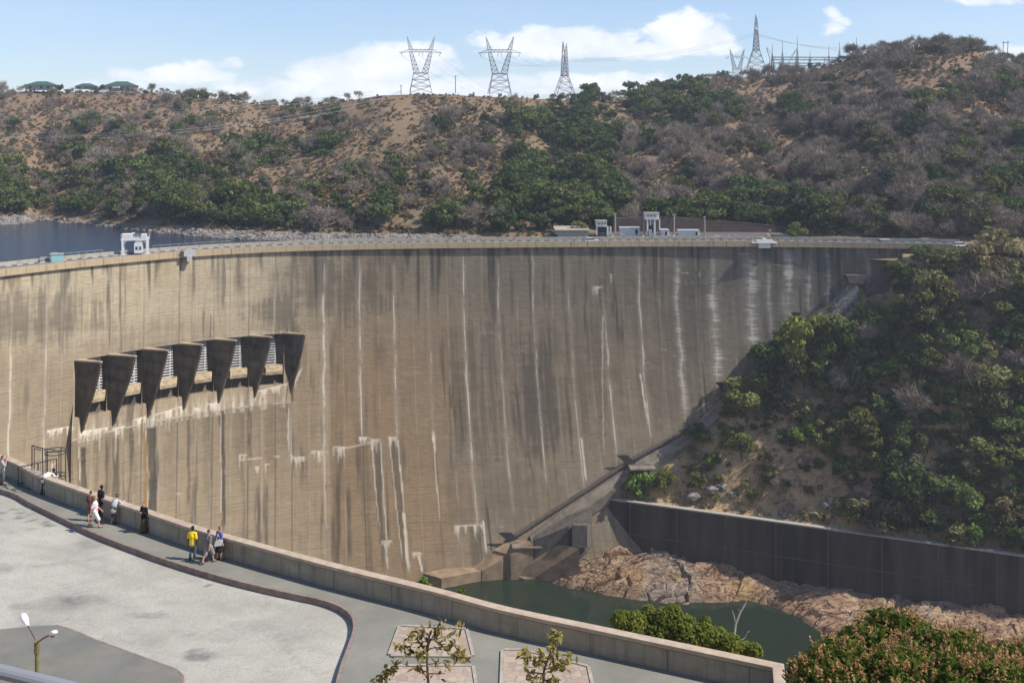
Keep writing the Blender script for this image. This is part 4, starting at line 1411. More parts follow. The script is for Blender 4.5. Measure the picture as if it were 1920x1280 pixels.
mb = MB()
mb.prism([at(1040, 433, 394), at(1103, 434, 394), at(1103, 452, 394), at(1046, 452, 394), at(1046, 440, 394), at(1040, 439, 394)], (0, 16, 0))
q_ = mb.build('quay_block', M['concrete']); tag(q_, 'stepped grey concrete quay block behind the crest left of the intake towers', 'quay')
mb = MB(); pxbox(mb, 1040.5, 1107, 431, 433, 393.5, 17); mb.build('coping', M['cream'], q_)
mb = MB(); pxbox(mb, 1022, 1044, 442, 452, 396, 9); pxbox(mb, 1026, 1032, 438, 442, 397, 3); pxbox(mb, 1036, 1041, 439.5, 442, 397, 3)
tag(mb.build('rubble_wall', M['dark_concrete']), 'low broken stone wall at the water end of the concrete quay', 'wall')
# sloping intake apron
mb = MB()
mb.prism([at(1090, 452, 391), at(1098, 440, 399), at(1285, 446, 399), at(1300, 452, 391)], (0, 3, -1))
ap_ = mb.build('intake_apron', M['dark_concrete']); tag(ap_, 'dark sloping concrete apron below the intake towers', 'apron')
mb = MB()
for x in (1093, 1146, 1203, 1261):
    mb.tube(at(x - 3, 452, 390.6), at(x + 4, 441, 398.4), .28, .28, 4)
mb.path([at(1098, 439.5, 398.8), at(1285, 445.5, 398.8)], .35, 4)
mb.build('rib', M['cream'], ap_)


def tower(name, label, D, x0, x1, ytop, yhead, ybase, side, legs, wins):
    e = empty(name, at((x0 + x1) / 2, ybase, D)); tag(e, label, 'intake tower')
    def loc_(mb, nm, mt, par):
        o = mb.build(nm, mt, par)
        if par is e:
            o.matrix_parent_inverse = Matrix.Translation(-e.location)
        return o
    dp = (side - x1) / F * D * 2.1
    mb = MB(); pxbox(mb, x0, x1, ytop + 1, yhead, D, dp, rz=0)
    hd = loc_(mb, 'head_house', M['white'], e)
    mb = MB(); pxbox(mb, x0 - 1, x1 + 1, ytop, ytop + 1, D - .3, dp + .6); r_ = mb.build('roof', M['cream'], hd)
    mb = MB()
    for w in wins:
        pxbox(mb, w, w + 3.4, ytop + 4.2, ytop + 6.4, D - .06, .05)
    mb.build('window', M['window'], hd)
    for (lx, w, dd) in legs:
        mb = MB(); pxbox(mb, lx, lx + w, yhead, ybase, D + .2 + dd, 1.2); loc_(mb, 'leg', M['white'], e)
    return e, loc_


e, lc = tower('intake_tower', 'squat white intake tower with three dark windows beside the quay', 396, 1118, 1138, 414, 425, 441, 1147, [(1118, 2, 0), (1138, 3, 0), (1143.5, 3, 6), (1119, 2, 8)], [1121, 1127, 1133])
mb = MB(); pxbox(mb, 1121, 1137.9, 425.2, 441, 398, 4); lc(mb, 'opening_panel', M['window'], e)  # dark sheet standing for the shade in the opening below
e, lc = tower('intake_tower', 'tallest white intake tower on four legs with overhanging head house', 398, 1209, 1236, 399, 411.5, 443, 1244, [(1213, 2.6, 0), (1226.5, 2.8, 0), (1236.2, 1.8, 6), (1219, 1.6, 8)], [1213.5, 1219.5, 1225.5])
mb = MB(); pxbox(mb, 1215.8, 1225, 423, 437, 402, 3); lc(mb, 'opening_panel', M['window'], e)
mb = MB(); pxbox(mb, 1216.5, 1222.5, 431.5, 443, 397.6, 3); lc(mb, 'cabin', M['grey_paint'], e)
mb = MB(); pxbox(mb, 1222, 1233, 411.7, 414, 399.5, 4); pxbox(mb, 1221, 1226, 414.2, 421, 401, 1.5); lc(mb, 'hoist', M['grey_paint'], e)

for (x0, x1, y0, y1, D, lab, door) in [(1163, 1200, 427, 440, 402, 'low white shed between the two intake towers', (1191, 1196)), (1239, 1255, 431, 443, 402, 'small white hut at the foot of the tall intake tower', (1247, 1251)),
                                       (1273, 1312, 432, 446, 402, 'long pale shed standing between the two rightmost lamp poles', (1304, 1308))]:
    mb = MB(); c = pxbox(mb, x0, x1, y0 + 1, y1 + 3, D, 5); b = mb.build('shed', M['white']); tag(b, lab, 'shed', 'sheds on the intake quay')
    mb = MB(); pxbox(mb, x0 - .7, x1 + .7, y0, y0 + 1, D - .3, 5.6); mb.build('roof', M['grey_paint'], b)
    mb = MB(); pxbox(mb, door[0], door[1], y0 + 3.5, y1 + 2, D - .05, .045); mb.build('door', M['window'], b)
for (x, y0, y1, lab) in [(1153.5, 402, 437, 'tall pole beside the squat intake tower'), (1207.5, 405, 440, 'tall pole touching the left edge of the tall intake tower'), (1264, 404, 443, 'tall pole left of the long pale shed'), (1321, 408, 445, 'tall pole at the end of the long pale shed')]:
    mb = MB(); b = at(x, y1 + 2, 400); t = at(x, y0, 400); mb.tube(b, t, .34, .24, 6); o = mb.build('lamp_pole', M['cream']); tag(o, lab, 'pole', 'poles on the intake quay')
    mb = MB(); mb.box(t + Vector((0, 0, .2)), (.9, .5, .35)); mb.build('lamp_head', M['grey_paint'], o)
mb = MB(); pts = [at(1100, 437, 397), at(1150, 436, 397.5), at(1210, 440, 397), at(1290, 443.5, 397), at(1325, 445, 397)]
for a, b in zip(pts[:-1], pts[1:]):
    for dz in (0, -.7):
        mb.tube(a + Vector((0, 0, dz)), b + Vector((0, 0, dz)), .1, .1, 4)
    for i in range(5):
        p = a.lerp(b, i / 5); mb.tube(p, p - Vector((0, 0, 1.5)), .09, .09, 4)
tag(mb.build('railing', M['grey_paint']), 'pale railing along the top of the sloping intake apron', 'railing')
# small plant at the right end of the quay
mb = MB(); pxbox(mb, 1318, 1358, 446, 449, 396, 3); pxbox(mb, 1340, 1352, 443, 446, 397, 2); tag(mb.build('machine_bed', M['cream']), 'low pale machine bed on the quay right of the last pole', 'machine')
mb = MB(); pxbox(mb, 1365, 1368.5, 441, 445, 396, 1); pxbox(mb, 1377, 1381, 441, 445, 396, 1); pxbox(mb, 1376, 1388, 446, 451, 395, 2); pxbox(mb, 1362, 1384, 445, 447, 396.2, 2)
tag(mb.build('machine_bed', M['grey_paint']), 'row of small grey machines on the quay left of the cream hut', 'machine')
mb = MB(); pxbox(mb, 1452, 1476, 441.5, 452, 394, 6); b = mb.build('hut', M['concrete']); tag(b, 'weathered flat roofed hut at the right end of the quay', 'hut')
mb = MB(); pxbox(mb, 1450, 1478, 440.4, 441.5, 393.6, 7); mb.build('roof', M['dark_concrete'], b)
mb = MB(); pxbox(mb, 1438.5, 1446, 440, 449, 393, 3); b = mb.build('hut', M['warm_concrete']); tag(b, 'small cream hut at the right end of the quay, beside the weathered one', 'hut')
mb = MB(); mb.tube(at(1443, 440, 393.5), at(1443, 432, 393.5), .12, .1, 4); mb.ball(at(1443, 432, 393.5), .45, 6); mb.build('lamp', M['cream'], b)
mb = MB(); pxbox(mb, 1653, 1670, 450, 459, 372, 3); b = mb.build('hut', M['grey_paint']); tag(b, 'small grey hut by the bank road under the trees', 'hut')
mb = MB(); pxbox(mb, 1652, 1671, 449.2, 450, 371.6, 3.8); mb.build('roof', M['concrete'], b)
sheet('quay_ground', [Vector((30, 393, -16.9)), Vector((108, 393, -16.9)), Vector((108, 415, -16.9)), Vector((30, 418, -16.9))], M['dark_concrete'], 'structure')
# bank road continuing to the right of the dam
pts = [Vector((133, 361.5, -16.48)), Vector((152, 357, -16.48)), Vector((200, 340, -16.48)), Vector((300, 300, -16.48)), Vector((305, 312, -16.48)), Vector((205, 352, -16.48)), Vector((155, 369, -16.48)), Vector((136, 373.5, -16.48))]
sheet('bank_road', pts, M['asphalt'], 'structure')
mb = MB(); L_ = [Vector((152.5, 356.9, 0)), Vector((200, 339, 0)), Vector((300, 298.5, 0))]
for a, b in zip(L_[:-1], L_[1:]):
    d = (b - a).normalized(); n_ = Vector((-d.y, d.x, 0)) * .4
    mb.prism([a + Vector((0, 0, -15.5)), b + Vector((0, 0, -15.5)), b + n_ + Vector((0, 0, -15.5)), a + n_ + Vector((0, 0, -15.5))], (0, 0, -2.6))
tag(mb.build('road_parapet', M['parapet']), 'concrete parapet of the bank road beyond the right end of the dam', 'parapet')
M['plinth'] = mat('plinth_concrete', (.20, .17, .135), .93, .35, .35, bump=.3)
# small weathered gate houses along the toe of the arch: hatch, landing and steps
def landing(px, py, w, label, hatch=True):
    p, s = face_hit(px, py)
    ln = Vector((float(np.interp(s, S, LEAN[:, 0])), float(np.interp(s, S, LEAN[:, 1])), 0)); t = Vector((float(np.interp(s, S, TAN[:, 0])), float(np.interp(s, S, TAN[:, 1])), 0))
    an = math.atan2(t.y, t.x)
    e = empty('access_landing', p, an); tag(e, label, 'landing')
    mb = MB(); mb.box((0, -2.6, -.25), (w, 7.0, .5)); mb.box((0, -2.6, .35), (w * .9, .15, .2)); mb.build('platform', M['plinth'], e)
    mb = MB(); mb.box((0, -2.2, -.75), (w * .8, 5.4, .45)); mb.build('beam', M['dark_concrete'], e)
    if hatch:
        mb = MB(); mb.prism([(-w * .55, -1.2, .02), (-w * .18, -1.2, .02), (-w * .5, -1.2, 3.2), (-w * .95, -1.2, 3.2)], (0, -.25, 0)); mb.build('hatch', M['dark_steel'], e)
    return e


landing(985, 1012, 9.5, 'lowest steel landing with a raised dark hatch, near the pool')
landing(1200, 868, 8.5, 'steel landing with a dark hatch above the bright green bushes')
landing(1372, 732, 6.0, 'small landing with a dark hatch at the edge of the slope, half way up')
landing(1516, 602, 6.5, 'landing with a dark hatch just above the tall green tree')
mb = MB()
p, s = face_hit(1603, 522)
mb.prism([p + Vector((-3.5, -2.2, 1.4)), p + Vector((3.5, -2.2, 1.4)), p + Vector((2.5, -2.2, -1.4)), p + Vector((-2.5, -2.2, -1.4))], (0, 3, 0))
tag(mb.build('gallery_hood', M['dark_concrete']), 'dark hopper shaped gallery hood near the right end of the dam face', 'hood')
# stone faced abutment block beside it
mb = MB()
A = face_hit(1590, 533)[0]; B = face_hit(1668, 534)[0]; C_ = face_hit(1540, 592)[0]
mb.prism([A + Vector((0, 3, 0)), B + Vector((8, 3, 0)), B + Vector((8, -3, 0)), A + Vector((4, -4.5, 0)), C_ + Vector((6, -7, -2)), C_ + Vector((-2, -2.5, -2)), C_ + Vector((-2, 4, -2))], (0, 0, -12))
M['rubble'] = mat('rubble_stone', (.185, .175, .155), .95, .6, 1.1, bump=.8)
mb2 = MB()
n_ = 14
rows_ = []
for i in range(n_):
    u = i / (n_ - 1); c = A.lerp(C_, u)
    rows_.append([c + Vector((-1.5, 2.0, .3)), c + Vector((.4 + 2.2 * (1 - u), -2.0, .2)), c + Vector((2.6, -4.0 - 1 * u, -2.0)), c + Vector((2.6, -4.0, -9)), c + Vector((-1.5, 2.0, -9))])
mb2.loft(rows_, True, 0, True)
tag(mb2.build('abutment_block', M['rubble']), 'grey rubble stone buttress sloping down beside the dam face at its right end', 'buttress')
mb = MB(); mb.prism([A + Vector((.5, .5, .3)), B + Vector((6, 1, .3)), B + Vector((6, -3.2, .3)), A + Vector((5, -3.2, .3))], (0, 0, .4)); mb.prism([A + Vector((5, -2.6, .29)), B + Vector((6, -2.6, .29)), B + Vector((6, -1, .29)), A + Vector((5, -1, .29))], (0, 0, -6))
tag(mb.build('abutment_slab', M['dark_concrete']), 'thin flat slab with a dark face at the top of the rubble buttress', 'slab')

# plinth and gutter along the toe of the arch
def toe(pts, out0, out1, drop, name, label, m):
    rings = []
    for (x, y) in pts:
        p, s = face_hit(x, y)
        ln = Vector((float(np.interp(s, S, LEAN[:, 0])), float(np.interp(s, S, LEAN[:, 1])), 0)).normalized()
        rings.append([p - ln * 1.5, p + ln * out0, p + ln * out1 + Vector((0, 0, -drop)), p + ln * (out1 - .6) + Vector((0, 0, -drop - 4)), p - ln * 1.5 + Vector((0, 0, -drop - 4))])
    mb = MB(); mb.loft(rings, True, 0, True)
    o = mb.build(name, m); tag(o, label, 'plinth'); return o


pl = toe([(992, 1004), (1040, 966), (1105, 922), (1180, 872), (1290, 808), (1380, 728)], 1.0, 3.6, 2.4, 'toe_plinth', 'sloping concrete plinth following the dam foot down to the pool', M['plinth'])
mb = MB(); rings = []
for (x, y) in [(950, 1012), (975, 998), (1040, 956), (1105, 914), (1180, 864), (1290, 804)]:
    p, s = face_hit(x, y); ln = Vector((float(np.interp(s, S, LEAN[:, 0])), float(np.interp(s, S, LEAN[:, 1])), 0)).normalized()
    rings.append([p - ln * .3 + Vector((0, 0, .0)), p + ln * 1.1 + Vector((0, 0, .02)), p + ln * 1.1 + Vector((0, 0, .75)), p - ln * .3 + Vector((0, 0, .75))])
mb.loft(rings, True, 0, True); mb.build('kerb', M['dark_concrete'], pl)
# slabs at the water's edge
def slab_px(pts, D, drop, name, label, m):
    P_ = [at(x, y, d) for (x, y), d in zip(pts, D)]
    mb = MB(); mb.prism(P_, (0, 0, -drop)); o = mb.build(name, m); tag(o, label, 'slab'); return o


def zD(y, z):
    return (CZ - z) * F / (y - YH)


M['toe'] = mat('toe_slab', (.25, .185, .12), .93, .3, .3, bump=.3)
z1 = -116.6
slab_px([(793, 1074), (828, 1084), (905, 1069), (897, 1061), (880, 1058), (838, 1064)], [zD(y, z1) for y in (1074, 1084, 1069, 1061, 1058, 1064)], 4.5, 'toe_slab', 'low flat brown slab just above the pool at the dam foot', M['toe'])
slab_px([(880, 1060), (904, 1069), (942, 1048), (950, 1036), (925, 1030)], [341, 336.9, 338.2, 339.5, 342], 7, 'toe_slab', 'tilted brown slab rising from the low slab towards the landing', M['toe'])
slab_px([(925, 1031), (958, 1040), (1000, 1018), (985, 1012), (958, 1010)], [341.4, 337.8, 339, 341.8, 343.2], 9, 'toe_slab', 'broad slab just under the lowest landing', M['toe'])
slab_px([(942, 1046), (1030, 1034), (1060, 1020), (1010, 1015), (955, 1040)], [339.5, 340.6, 340.8, 342.4, 340], 9, 'toe_slab', 'curved dark lip between the tilted slab and the ramp', M['toe'])
slab_px([(958, 1076), (985, 1085), (1002, 1083), (1086, 1028), (1062, 1022), (1045, 1021)], [339, 337.6, 337.5, 334, 337, 338], 9, 'toe_slab', 'long smooth concrete ramp running down into the pool', M['toe'])
slab_px([(1002, 1012), (1066, 986), (1110, 950), (1108, 944), (1060, 968), (1000, 1006)], [339, 338.5, 344, 346, 342, 341], 13, 'toe_wall', 'dark wall of the gutter between the plinth and the ramp', M['dark_concrete'])
slab_px([(1073, 984), (1101, 985), (1108, 980), (1080, 980)], [336, 336, 342, 342], 7.0, 'toe_block', 'square concrete block standing in front of the long dark retaining wall end', M['dark_concrete'])

# ------------------------------------------------------------------ pylons, poles, power lines
def lattice(mb, A, B, n, r=.16, ends=True):
    """bracing between two polylines of 4 corner points: A lower ring, B upper ring"""
    k = len(A)
    for j in range(k):
        mb.tube(A[j], B[j], r * 1.35, r * 1.35, 4, caps=False)
    for i in range(n):
        lo = [Vector(A[j]).lerp(Vector(B[j]), i / n) for j in range(k)]; hi = [Vector(A[j]).lerp(Vector(B[j]), (i + 1) / n) for j in range(k)]
        for j in range(k):
            q_ = (j + 1) % k
            mb.tube(lo[j], hi[q_], r * .8, r * .8, 3, caps=False); mb.tube(lo[q_], hi[j], r * .8, r * .8, 3, caps=False)
            if ends or i < n - 1:
                mb.tube(hi[j], hi[q_], r * .8, r * .8, 3, caps=False)


def ring(x0, x1, y, z):
    return [(x0, -y, z), (x1, -y, z), (x1, y, z), (x0, y, z)]


def make_pylon():
    e = empty('pylon')
    mb = MB(); lattice(mb, ring(-7.1, 7.1, 6.4, 0), ring(-4.6, 4.6, 2.2, 12.6), 3, .17)
    mb.path(ring(-4.6, 4.6, 2.2, 12.6) + ring(-4.6, 4.6, 2.2, 12.6)[:1], .3, 4); mb.build('body', M['steel'], e)
    for sgn in (-1, 1):
        mb = MB(); lattice(mb, [(sgn * 4.6, -2.2, 12.6), (sgn * .6, -2.2, 12.6), (sgn * .6, 2.2, 12.6), (sgn * 4.6, 2.2, 12.6)], [(sgn * 7.4, -1.0, 26.2), (sgn * 5.4, -1.0, 26.2), (sgn * 5.4, 1.0, 26.2), (sgn * 7.4, 1.0, 26.2)], 5, .14)
        mb.build('v_arm', M['steel'], e)
        mb = MB(); lattice(mb, [(sgn * 7.6, -1, 27.8), (sgn * 5.0, -1, 27.8), (sgn * 5.0, 1, 27.8), (sgn * 7.6, 1, 27.8)], [(sgn * 8.9, -.1, 36), (sgn * 8.7, -.1, 36), (sgn * 8.7, .1, 36), (sgn * 8.9, .1, 36)], 4, .12)
        mb.build('earth_peak', M['steel'], e)
    mb = MB(); n = 12
    lo = [(-7.6 + 15.2 * i / n) for i in range(n + 1)]
    for y in (-1, 1):
        mb.path([(x, y, 26.3) for x in lo], .17, 4); mb.path([(x, y, 27.8) for x in lo], .17, 4)
        for i in range(n):
            mb.tube((lo[i], y, 26.3 if i % 2 else 27.8), (lo[i + 1], y, 27.8 if i % 2 else 26.3), .11, .11, 3)
        for sg in (-1, 1):
            mb.tube((sg * 7.6, y, 26.3), (sg * 13.8, 0, 25.6), .16, .14, 4); mb.tube((sg * 7.6, y, 27.8), (sg * 13.8, 0, 25.7), .15, .13, 4)
    mb.build('crossarm', M['steel'], e)
    for x in (-12.9, -.8, .8, 12.9):
        mb = MB(); mb.tube((x, 0, 26), (x * .92 if abs(x) > 2 else x * 1.8, 0, 23.6), .16, .16, 4); mb.build('insulator', M['dark_steel'], e)
    return e


def copy_tree(o, parent=None):
    c = o.copy(); COL.objects.link(c)
    if parent:
        c.parent = parent
    for ch in o.children:
        copy_tree(ch, c)
    return c


pyl = make_pylon()
PYL = []
for i, (px, py, D, sc, rz, lab) in enumerate([(789, 174, 676, .98, .06, 'V-shaped steel pylon, leftmost on the bald red ridge'), (937, 176, 676, 1.0, -.06, 'V-shaped steel pylon in the middle of the bald red ridge, by the green thickets'),
                                              (1059, 176, 690, .92, 1.38, 'steel pylon seen edge-on at the right end of the bald ridge'), (1418, 128, 725, .98, 1.30, 'tallest looking steel pylon, edge-on beside the substation on the right hill'),
                                              (1382, 150, 775, .62, .1, 'small steel pylon half hidden behind the hill crest by the substation')]):
    e = pyl if i == 0 else copy_tree(pyl)
    e.location = at(px, py, D); e.rotation_euler.z = rz; e.scale = (sc, sc, sc)
    e['label'] = lab; e['category'] = 'pylon'; e['group'] = 'pylons on the ridge'
    PYL.append(e)
bpy.context.view_layer.update()
# substation: masts and gantries
for i, (x, y0, y1, r) in enumerate([(1448, 82, 128, .3), (1467, 77, 128, .3), (1495, 68, 130, .36), (1519, 95, 132, .28), (1554, 86, 128, .28), (1574, 79, 118, .28), (1606, 70, 108, .3)]):
    D = 735
    mb = MB(); b = at(x, y1, D); t = at(x, y0, D); m_ = b.lerp(t, .55)
    lattice(mb, [b + Vector(c) for c in ((-.9, -.9, 0), (.9, -.9, 0), (.9, .9, 0), (-.9, .9, 0))], [m_ + Vector(c) for c in ((-.3, -.3, 0), (.3, -.3, 0), (.3, .3, 0), (-.3, .3, 0))], 4, .1)
    mb.tube(m_, t, r, .14, 5)
    o = mb.build('lightning_mast', M['steel'])
    tag(o, ['short spiky mast at the left end of the substation', 'slim spiky mast, second from the left in the substation', 'tallest spiky mast of the substation, with slanting stays', 'lowest spiky mast in the middle of the substation', 'spiky mast near the right end of the substation gantry', 'spiky mast just beyond the right end of the gantry', 'rightmost spiky mast, rising out of a leafless tree'][i], 'mast', 'lightning masts of the substation')
mb = MB(); D = 738
for y, x0, x1 in ((107, 1447, 1572), (111.5, 1447, 1566), (118, 1450, 1548), (122.5, 1462, 1546)):
    mb.path([at(x0, y, D), at(x1, y + .6, D)], .28, 4); mb.path([at(x0, y + 1.6, D + 2), at(x1, y + 2.2, D + 2)], .2, 4)
    n = 22
    for i in range(n):
        xa, xb = x0 + (x1 - x0) * i / n, x0 + (x1 - x0) * (i + 1) / n
        mb.tube(at(xa, y + (1.6 if i % 2 else 0), D), at(xb, y + (0 if i % 2 else 1.6), D), .1, .1, 3)
for x in (1448, 1466, 1492, 1517, 1546, 1560, 1572):
    mb.tube(at(x, 107, D), at(x - 1, 135, D), .28, .3, 4); mb.tube(at(x + 3, 107, D), at(x + 4, 135, D), .22, .25, 4)
tag(mb.build('substation_gantry', M['steel']), 'low steel busbar gantry of the substation on the right hill', 'gantry')
mb = MB(); mb.tube(at(1437, 89, 735), at(1444, 112, 735), .3, .3, 4); mb.tube(at(1448, 103, 735), at(1437, 89, 735), .14, .14, 4); mb.tube(at(1441, 130, 735), at(1444, 112, 735), .4, .3, 4)
mb.tube(at(1494, 92, 735), at(1480, 110, 735), .2, .2, 4); mb.tube(at(1494, 92, 735), at(1471, 132, 735), .25, .25, 4)
tag(mb.build('strut_frame', M['steel']), 'slanting steel strut frame between the substation masts', 'frame')
# wooden poles
for (x, y0, y1, D, lab) in [(854, 142, 174, 680, 'thin wooden pole with a crossbar between the two V-shaped pylons'), (752, 160, 176, 680, 'short thin wooden pole left of the leftmost V-shaped pylon')]:
    mb = MB(); mb.tube(at(x, y1 + 1, D), at(x, y0, D), .26, .2, 5); o = mb.build('utility_pole', M['bark']); tag(o, lab, 'pole')
    mb = MB(); mb.box(at(x, y0 + 1.2, D), (2.0, .3, .25)); mb.build('crossbar', M['bark'], o)
mb = MB(); a = at(1880, 112, 600); b = at(1888.5, 112, 600)
mb.tube(a, at(1881.5, 78, 600), .24, .18, 5); mb.tube(b, at(1890, 77, 600), .24, .18, 5); o = mb.build('utility_pole', M['bark']); tag(o, 'leaning twin wooden pole on the bare saddle right of the hilltop', 'pole')
mb = MB(); mb.path([at(1879.5, 80.5, 600), at(1892, 79.5, 600)], .2, 4); mb.build('crossbar', M['bark'], o)
mb = MB(); mb.tube(at(1387, 187, 690), at(1387, 176, 690), .2, .2, 4); mb.box(at(1387, 175, 690), (1.3, .4, .5)); tag(mb.build('lamp_post', M['grey_paint']), 'small lamp post on the ledge below the edge-on pylon of the right hill', 'lamp')


def wire(name, label, pts, r, sag=0, n=14, group='power lines'):
    P_ = []
    for a, b in zip(pts[:-1], pts[1:]):
        for i in range(n):
            u = i / n; p = Vector(a).lerp(Vector(b), u); p.z -= 4 * sag * u * (1 - u); P_.append(p)
    P_.append(Vector(pts[-1]))
    mb = MB(); mb.path(P_, r, 4); o = mb.build(name, M['wire'], fix=False); tag(o, label, 'power line', group)


M['wire'] = mat('power_cable', (.33, .32, .31), .6, .05, 1)
pm = [[e.matrix_world @ Vector(q_) for q_ in ((-12.4, 0, 23.5), (0, 0, 23.5), (12.4, 0, 23.5), (8.8, 0, 36))] for e in PYL]
for j, nm in enumerate(('outer left', 'middle', 'outer right')):
    wire('power_line', f'long sagging cable from the {nm} arm joining the middle pylon to both edge-on ones', [pm[1][j], pm[2][j], pm[3][j]], .075, 5.0)
    wire('power_line', f'cable dropping from the {nm} arm of the edge-on pylon into the substation', [pm[3][j], at(1600 + 5 * j, 97 - 3 * j, 735)], .075, 2.5)
    wire('power_line', f'cable from the {nm} arm of the leftmost V-shaped pylon falling behind the ridge', [pm[0][j], at(930 + 12 * j, 185, 800)], .06, 3)
wire('power_line', 'upper pale cable across the red hillside left of the pylons', [at(-300, 226, 600), at(380, 203, 610), at(700, 172, 676)], .10, 1.0)
wire('power_line', 'second pale cable just under the top one across the red hillside', [at(-300, 231, 600), at(380, 207, 610), at(700, 178, 676)], .10, 1.2)
wire('power_line', 'lower pale cable sweeping above the wooded shore', [at(-300, 262, 560), at(330, 249, 570), at(640, 208, 640), at(752, 172, 679)], .11, 1.0)
wire('power_line', 'lowest pale cable, parallel to and just above the wooded shore sweep', [at(-300, 260, 562), at(330, 244, 572), at(640, 200, 642), at(752, 170, 679)], .10, 1.4)


# lodges on the far ridge
def lodge(px, py, w, h, roof_h, D, label, white=None):
    e = empty('lodge', at(px, py, D)); tag(e, label, 'house', 'lodges on the far ridge')
    k = D / F; W = w * k; Hh = h * k; RH = roof_h * k; dp = W * .55
    mb = MB(); mb.box((0, dp / 2, Hh / 2), (W * .88, dp * .88, Hh)); mb.build('wall', M['cream'], e)
    mb = MB(); x, y = W / 2, dp / 2
    mb.add([(-x, 0, Hh), (x, 0, Hh), (x, dp, Hh), (-x, dp, Hh), (-x * .35, y, Hh + RH), (x * .35, y, Hh + RH)], [(0, 1, 5, 4), (1, 2, 5), (2, 3, 4, 5), (3, 0, 4), (3, 2, 1, 0)]); mb.build('roof', M['green_roof'], e)
    for u in (-.28, .08, .3):
        mb = MB(); mb.box((u * W, dp * .06 - .1, Hh * .5), (W * .09, .12, Hh * .5)); mb.build('window', M['window'], e)
    if white:
        for (u, z, ww, hh) in white:
            mb = MB(); mb.box((u * W, -.6, z * Hh), (W * ww, 1.2, Hh * hh)); mb.build('porch', M['white'], e)


lodge(72, 168, 58, 8, 8, 838, 'green roofed lodge at the left end of the far ridge')
lodge(158, 167, 40, 5, 6, 838, 'low green roofed lodge between dark round trees on the far ridge')
lodge(222, 171, 60, 10, 9, 832, 'green roofed lodge with a white porch on the far ridge', [(-.06, .72, .22, .3), (-.42, .1, .22, .35)])
# white board on the gorge slope
p = slope.hit(1600, 664) or at(1600, 664, 340)
mb = MB(); mb.tube(p + Vector((0, -.3, -1)), p + Vector((0, -.3, .9)), .08, .08, 5); o = mb.build('post', M['grey_paint']); o.name = 'sign_board'
tag(o, 'small white board on a post among the dark trees of the gorge slope', 'sign')
c = p + Vector((0, -.5, 2.1))
mb = MB()
for (dx, dz, w, h) in ((0, .95, 2.0, .45), (0, -.95, 2.0, .45), (-.82, 0, .36, 1.45), (.82, 0, .36, 1.45), (.1, .38, 1.0, .32)):
    mb.box(c + Vector((dx, 0, dz)), (w, .12, h))
mb.build('board', M['white'], o)
mb = MB(); mb.box(c + Vector((0, .1, 0)), (1.9, .05, 2.2)); mb.build('backing', M['dark_steel'], o)
# ------------------------------------------------------------------ people, lamp, rail, cage on the terrace
def skinmat(name, c):
    return mat(name, c, .6, .06, 20)


M['skin_light'] = skinmat('light_skin', (.52, .29, .20)); M['skin_dark'] = skinmat('dark_skin', (.075, .042, .028))
def cloth(name, c, v=.12):
    return mat(name, c, .9, v, 9)


def caps(parts, voxel, name, material, parent=None, smooth=True):
    """tapered limbs merged into one continuous surface by a voxel remesh"""
    mb = MB()
    for p in parts:
        if len(p) == 3:                                       # ellipsoid: centre, radii, 0
            mb.ball(p[0], 1.0, 12, 0, p[1])
        else:
            a, ra, b, rb = Vector(p[0]), p[1], Vector(p[2]), p[3]
            d = (b - a).normalized() if (b - a).length > 1e-6 else Vector((0, 0, 1))
            u = d.orthogonal().normalized(); w = d.cross(u); rings = []
            for k in range(1, 4):
                t = math.pi / 2 * (1 - k / 3.0)
                rings.append((a - d * ra * math.sin(t), ra * math.cos(t)))
            for k in range(0, 3):
                t = math.pi / 2 * (k / 3.0)
                rings.append((b + d * rb * math.sin(t), rb * math.cos(t)))
            rr = [[c + (u * math.cos(2 * math.pi * j / 10) + w * math.sin(2 * math.pi * j / 10)) * r for j in range(10)] for c, r in rings]
            mb.loft(rr, True, 0, True)
    o = mb.build(name, material, parent)
    md = o.modifiers.new('merge', 'REMESH'); md.mode = 'VOXEL'; md.voxel_size = voxel; md.use_smooth_shade = True
    return o


def hand(w, d, side, up):
    """palm, four fingers and a thumb at wrist w pointing along d"""
    d = Vector(d).normalized(); up = Vector(up); n = d.cross(up).normalized(); up = n.cross(d).normalized()
    out = [(w, .026, w + d * .05, .034)]
    pc = w + d * .085
    out.append((w + d * .04 - up * .022, .019, pc - up * .026, .017)); out.append((w + d * .04 + up * .022, .019, pc + up * .026, .017))
    for i, (o_, L) in enumerate(((-.033, .062), (-.011, .076), (.012, .08), (.034, .068))):
        a = pc + up * o_; b = a + (d * .8 + n * .45 * side).normalized() * L * .5; c = b + (d * .5 + n * .8 * side).normalized() * L * .5
        out += [(a, .0105, b, .0098), (b, .0098, c, .0085)]
    a = w + d * .035 + up * .03; b = a + (d * .6 + up * .7 + n * .3 * side).normalized() * .045
    out += [(a, .014, b, .012), (b, .012, b + (d * .8 + n * .4 * side).normalized() * .03, .0095)]
    return out


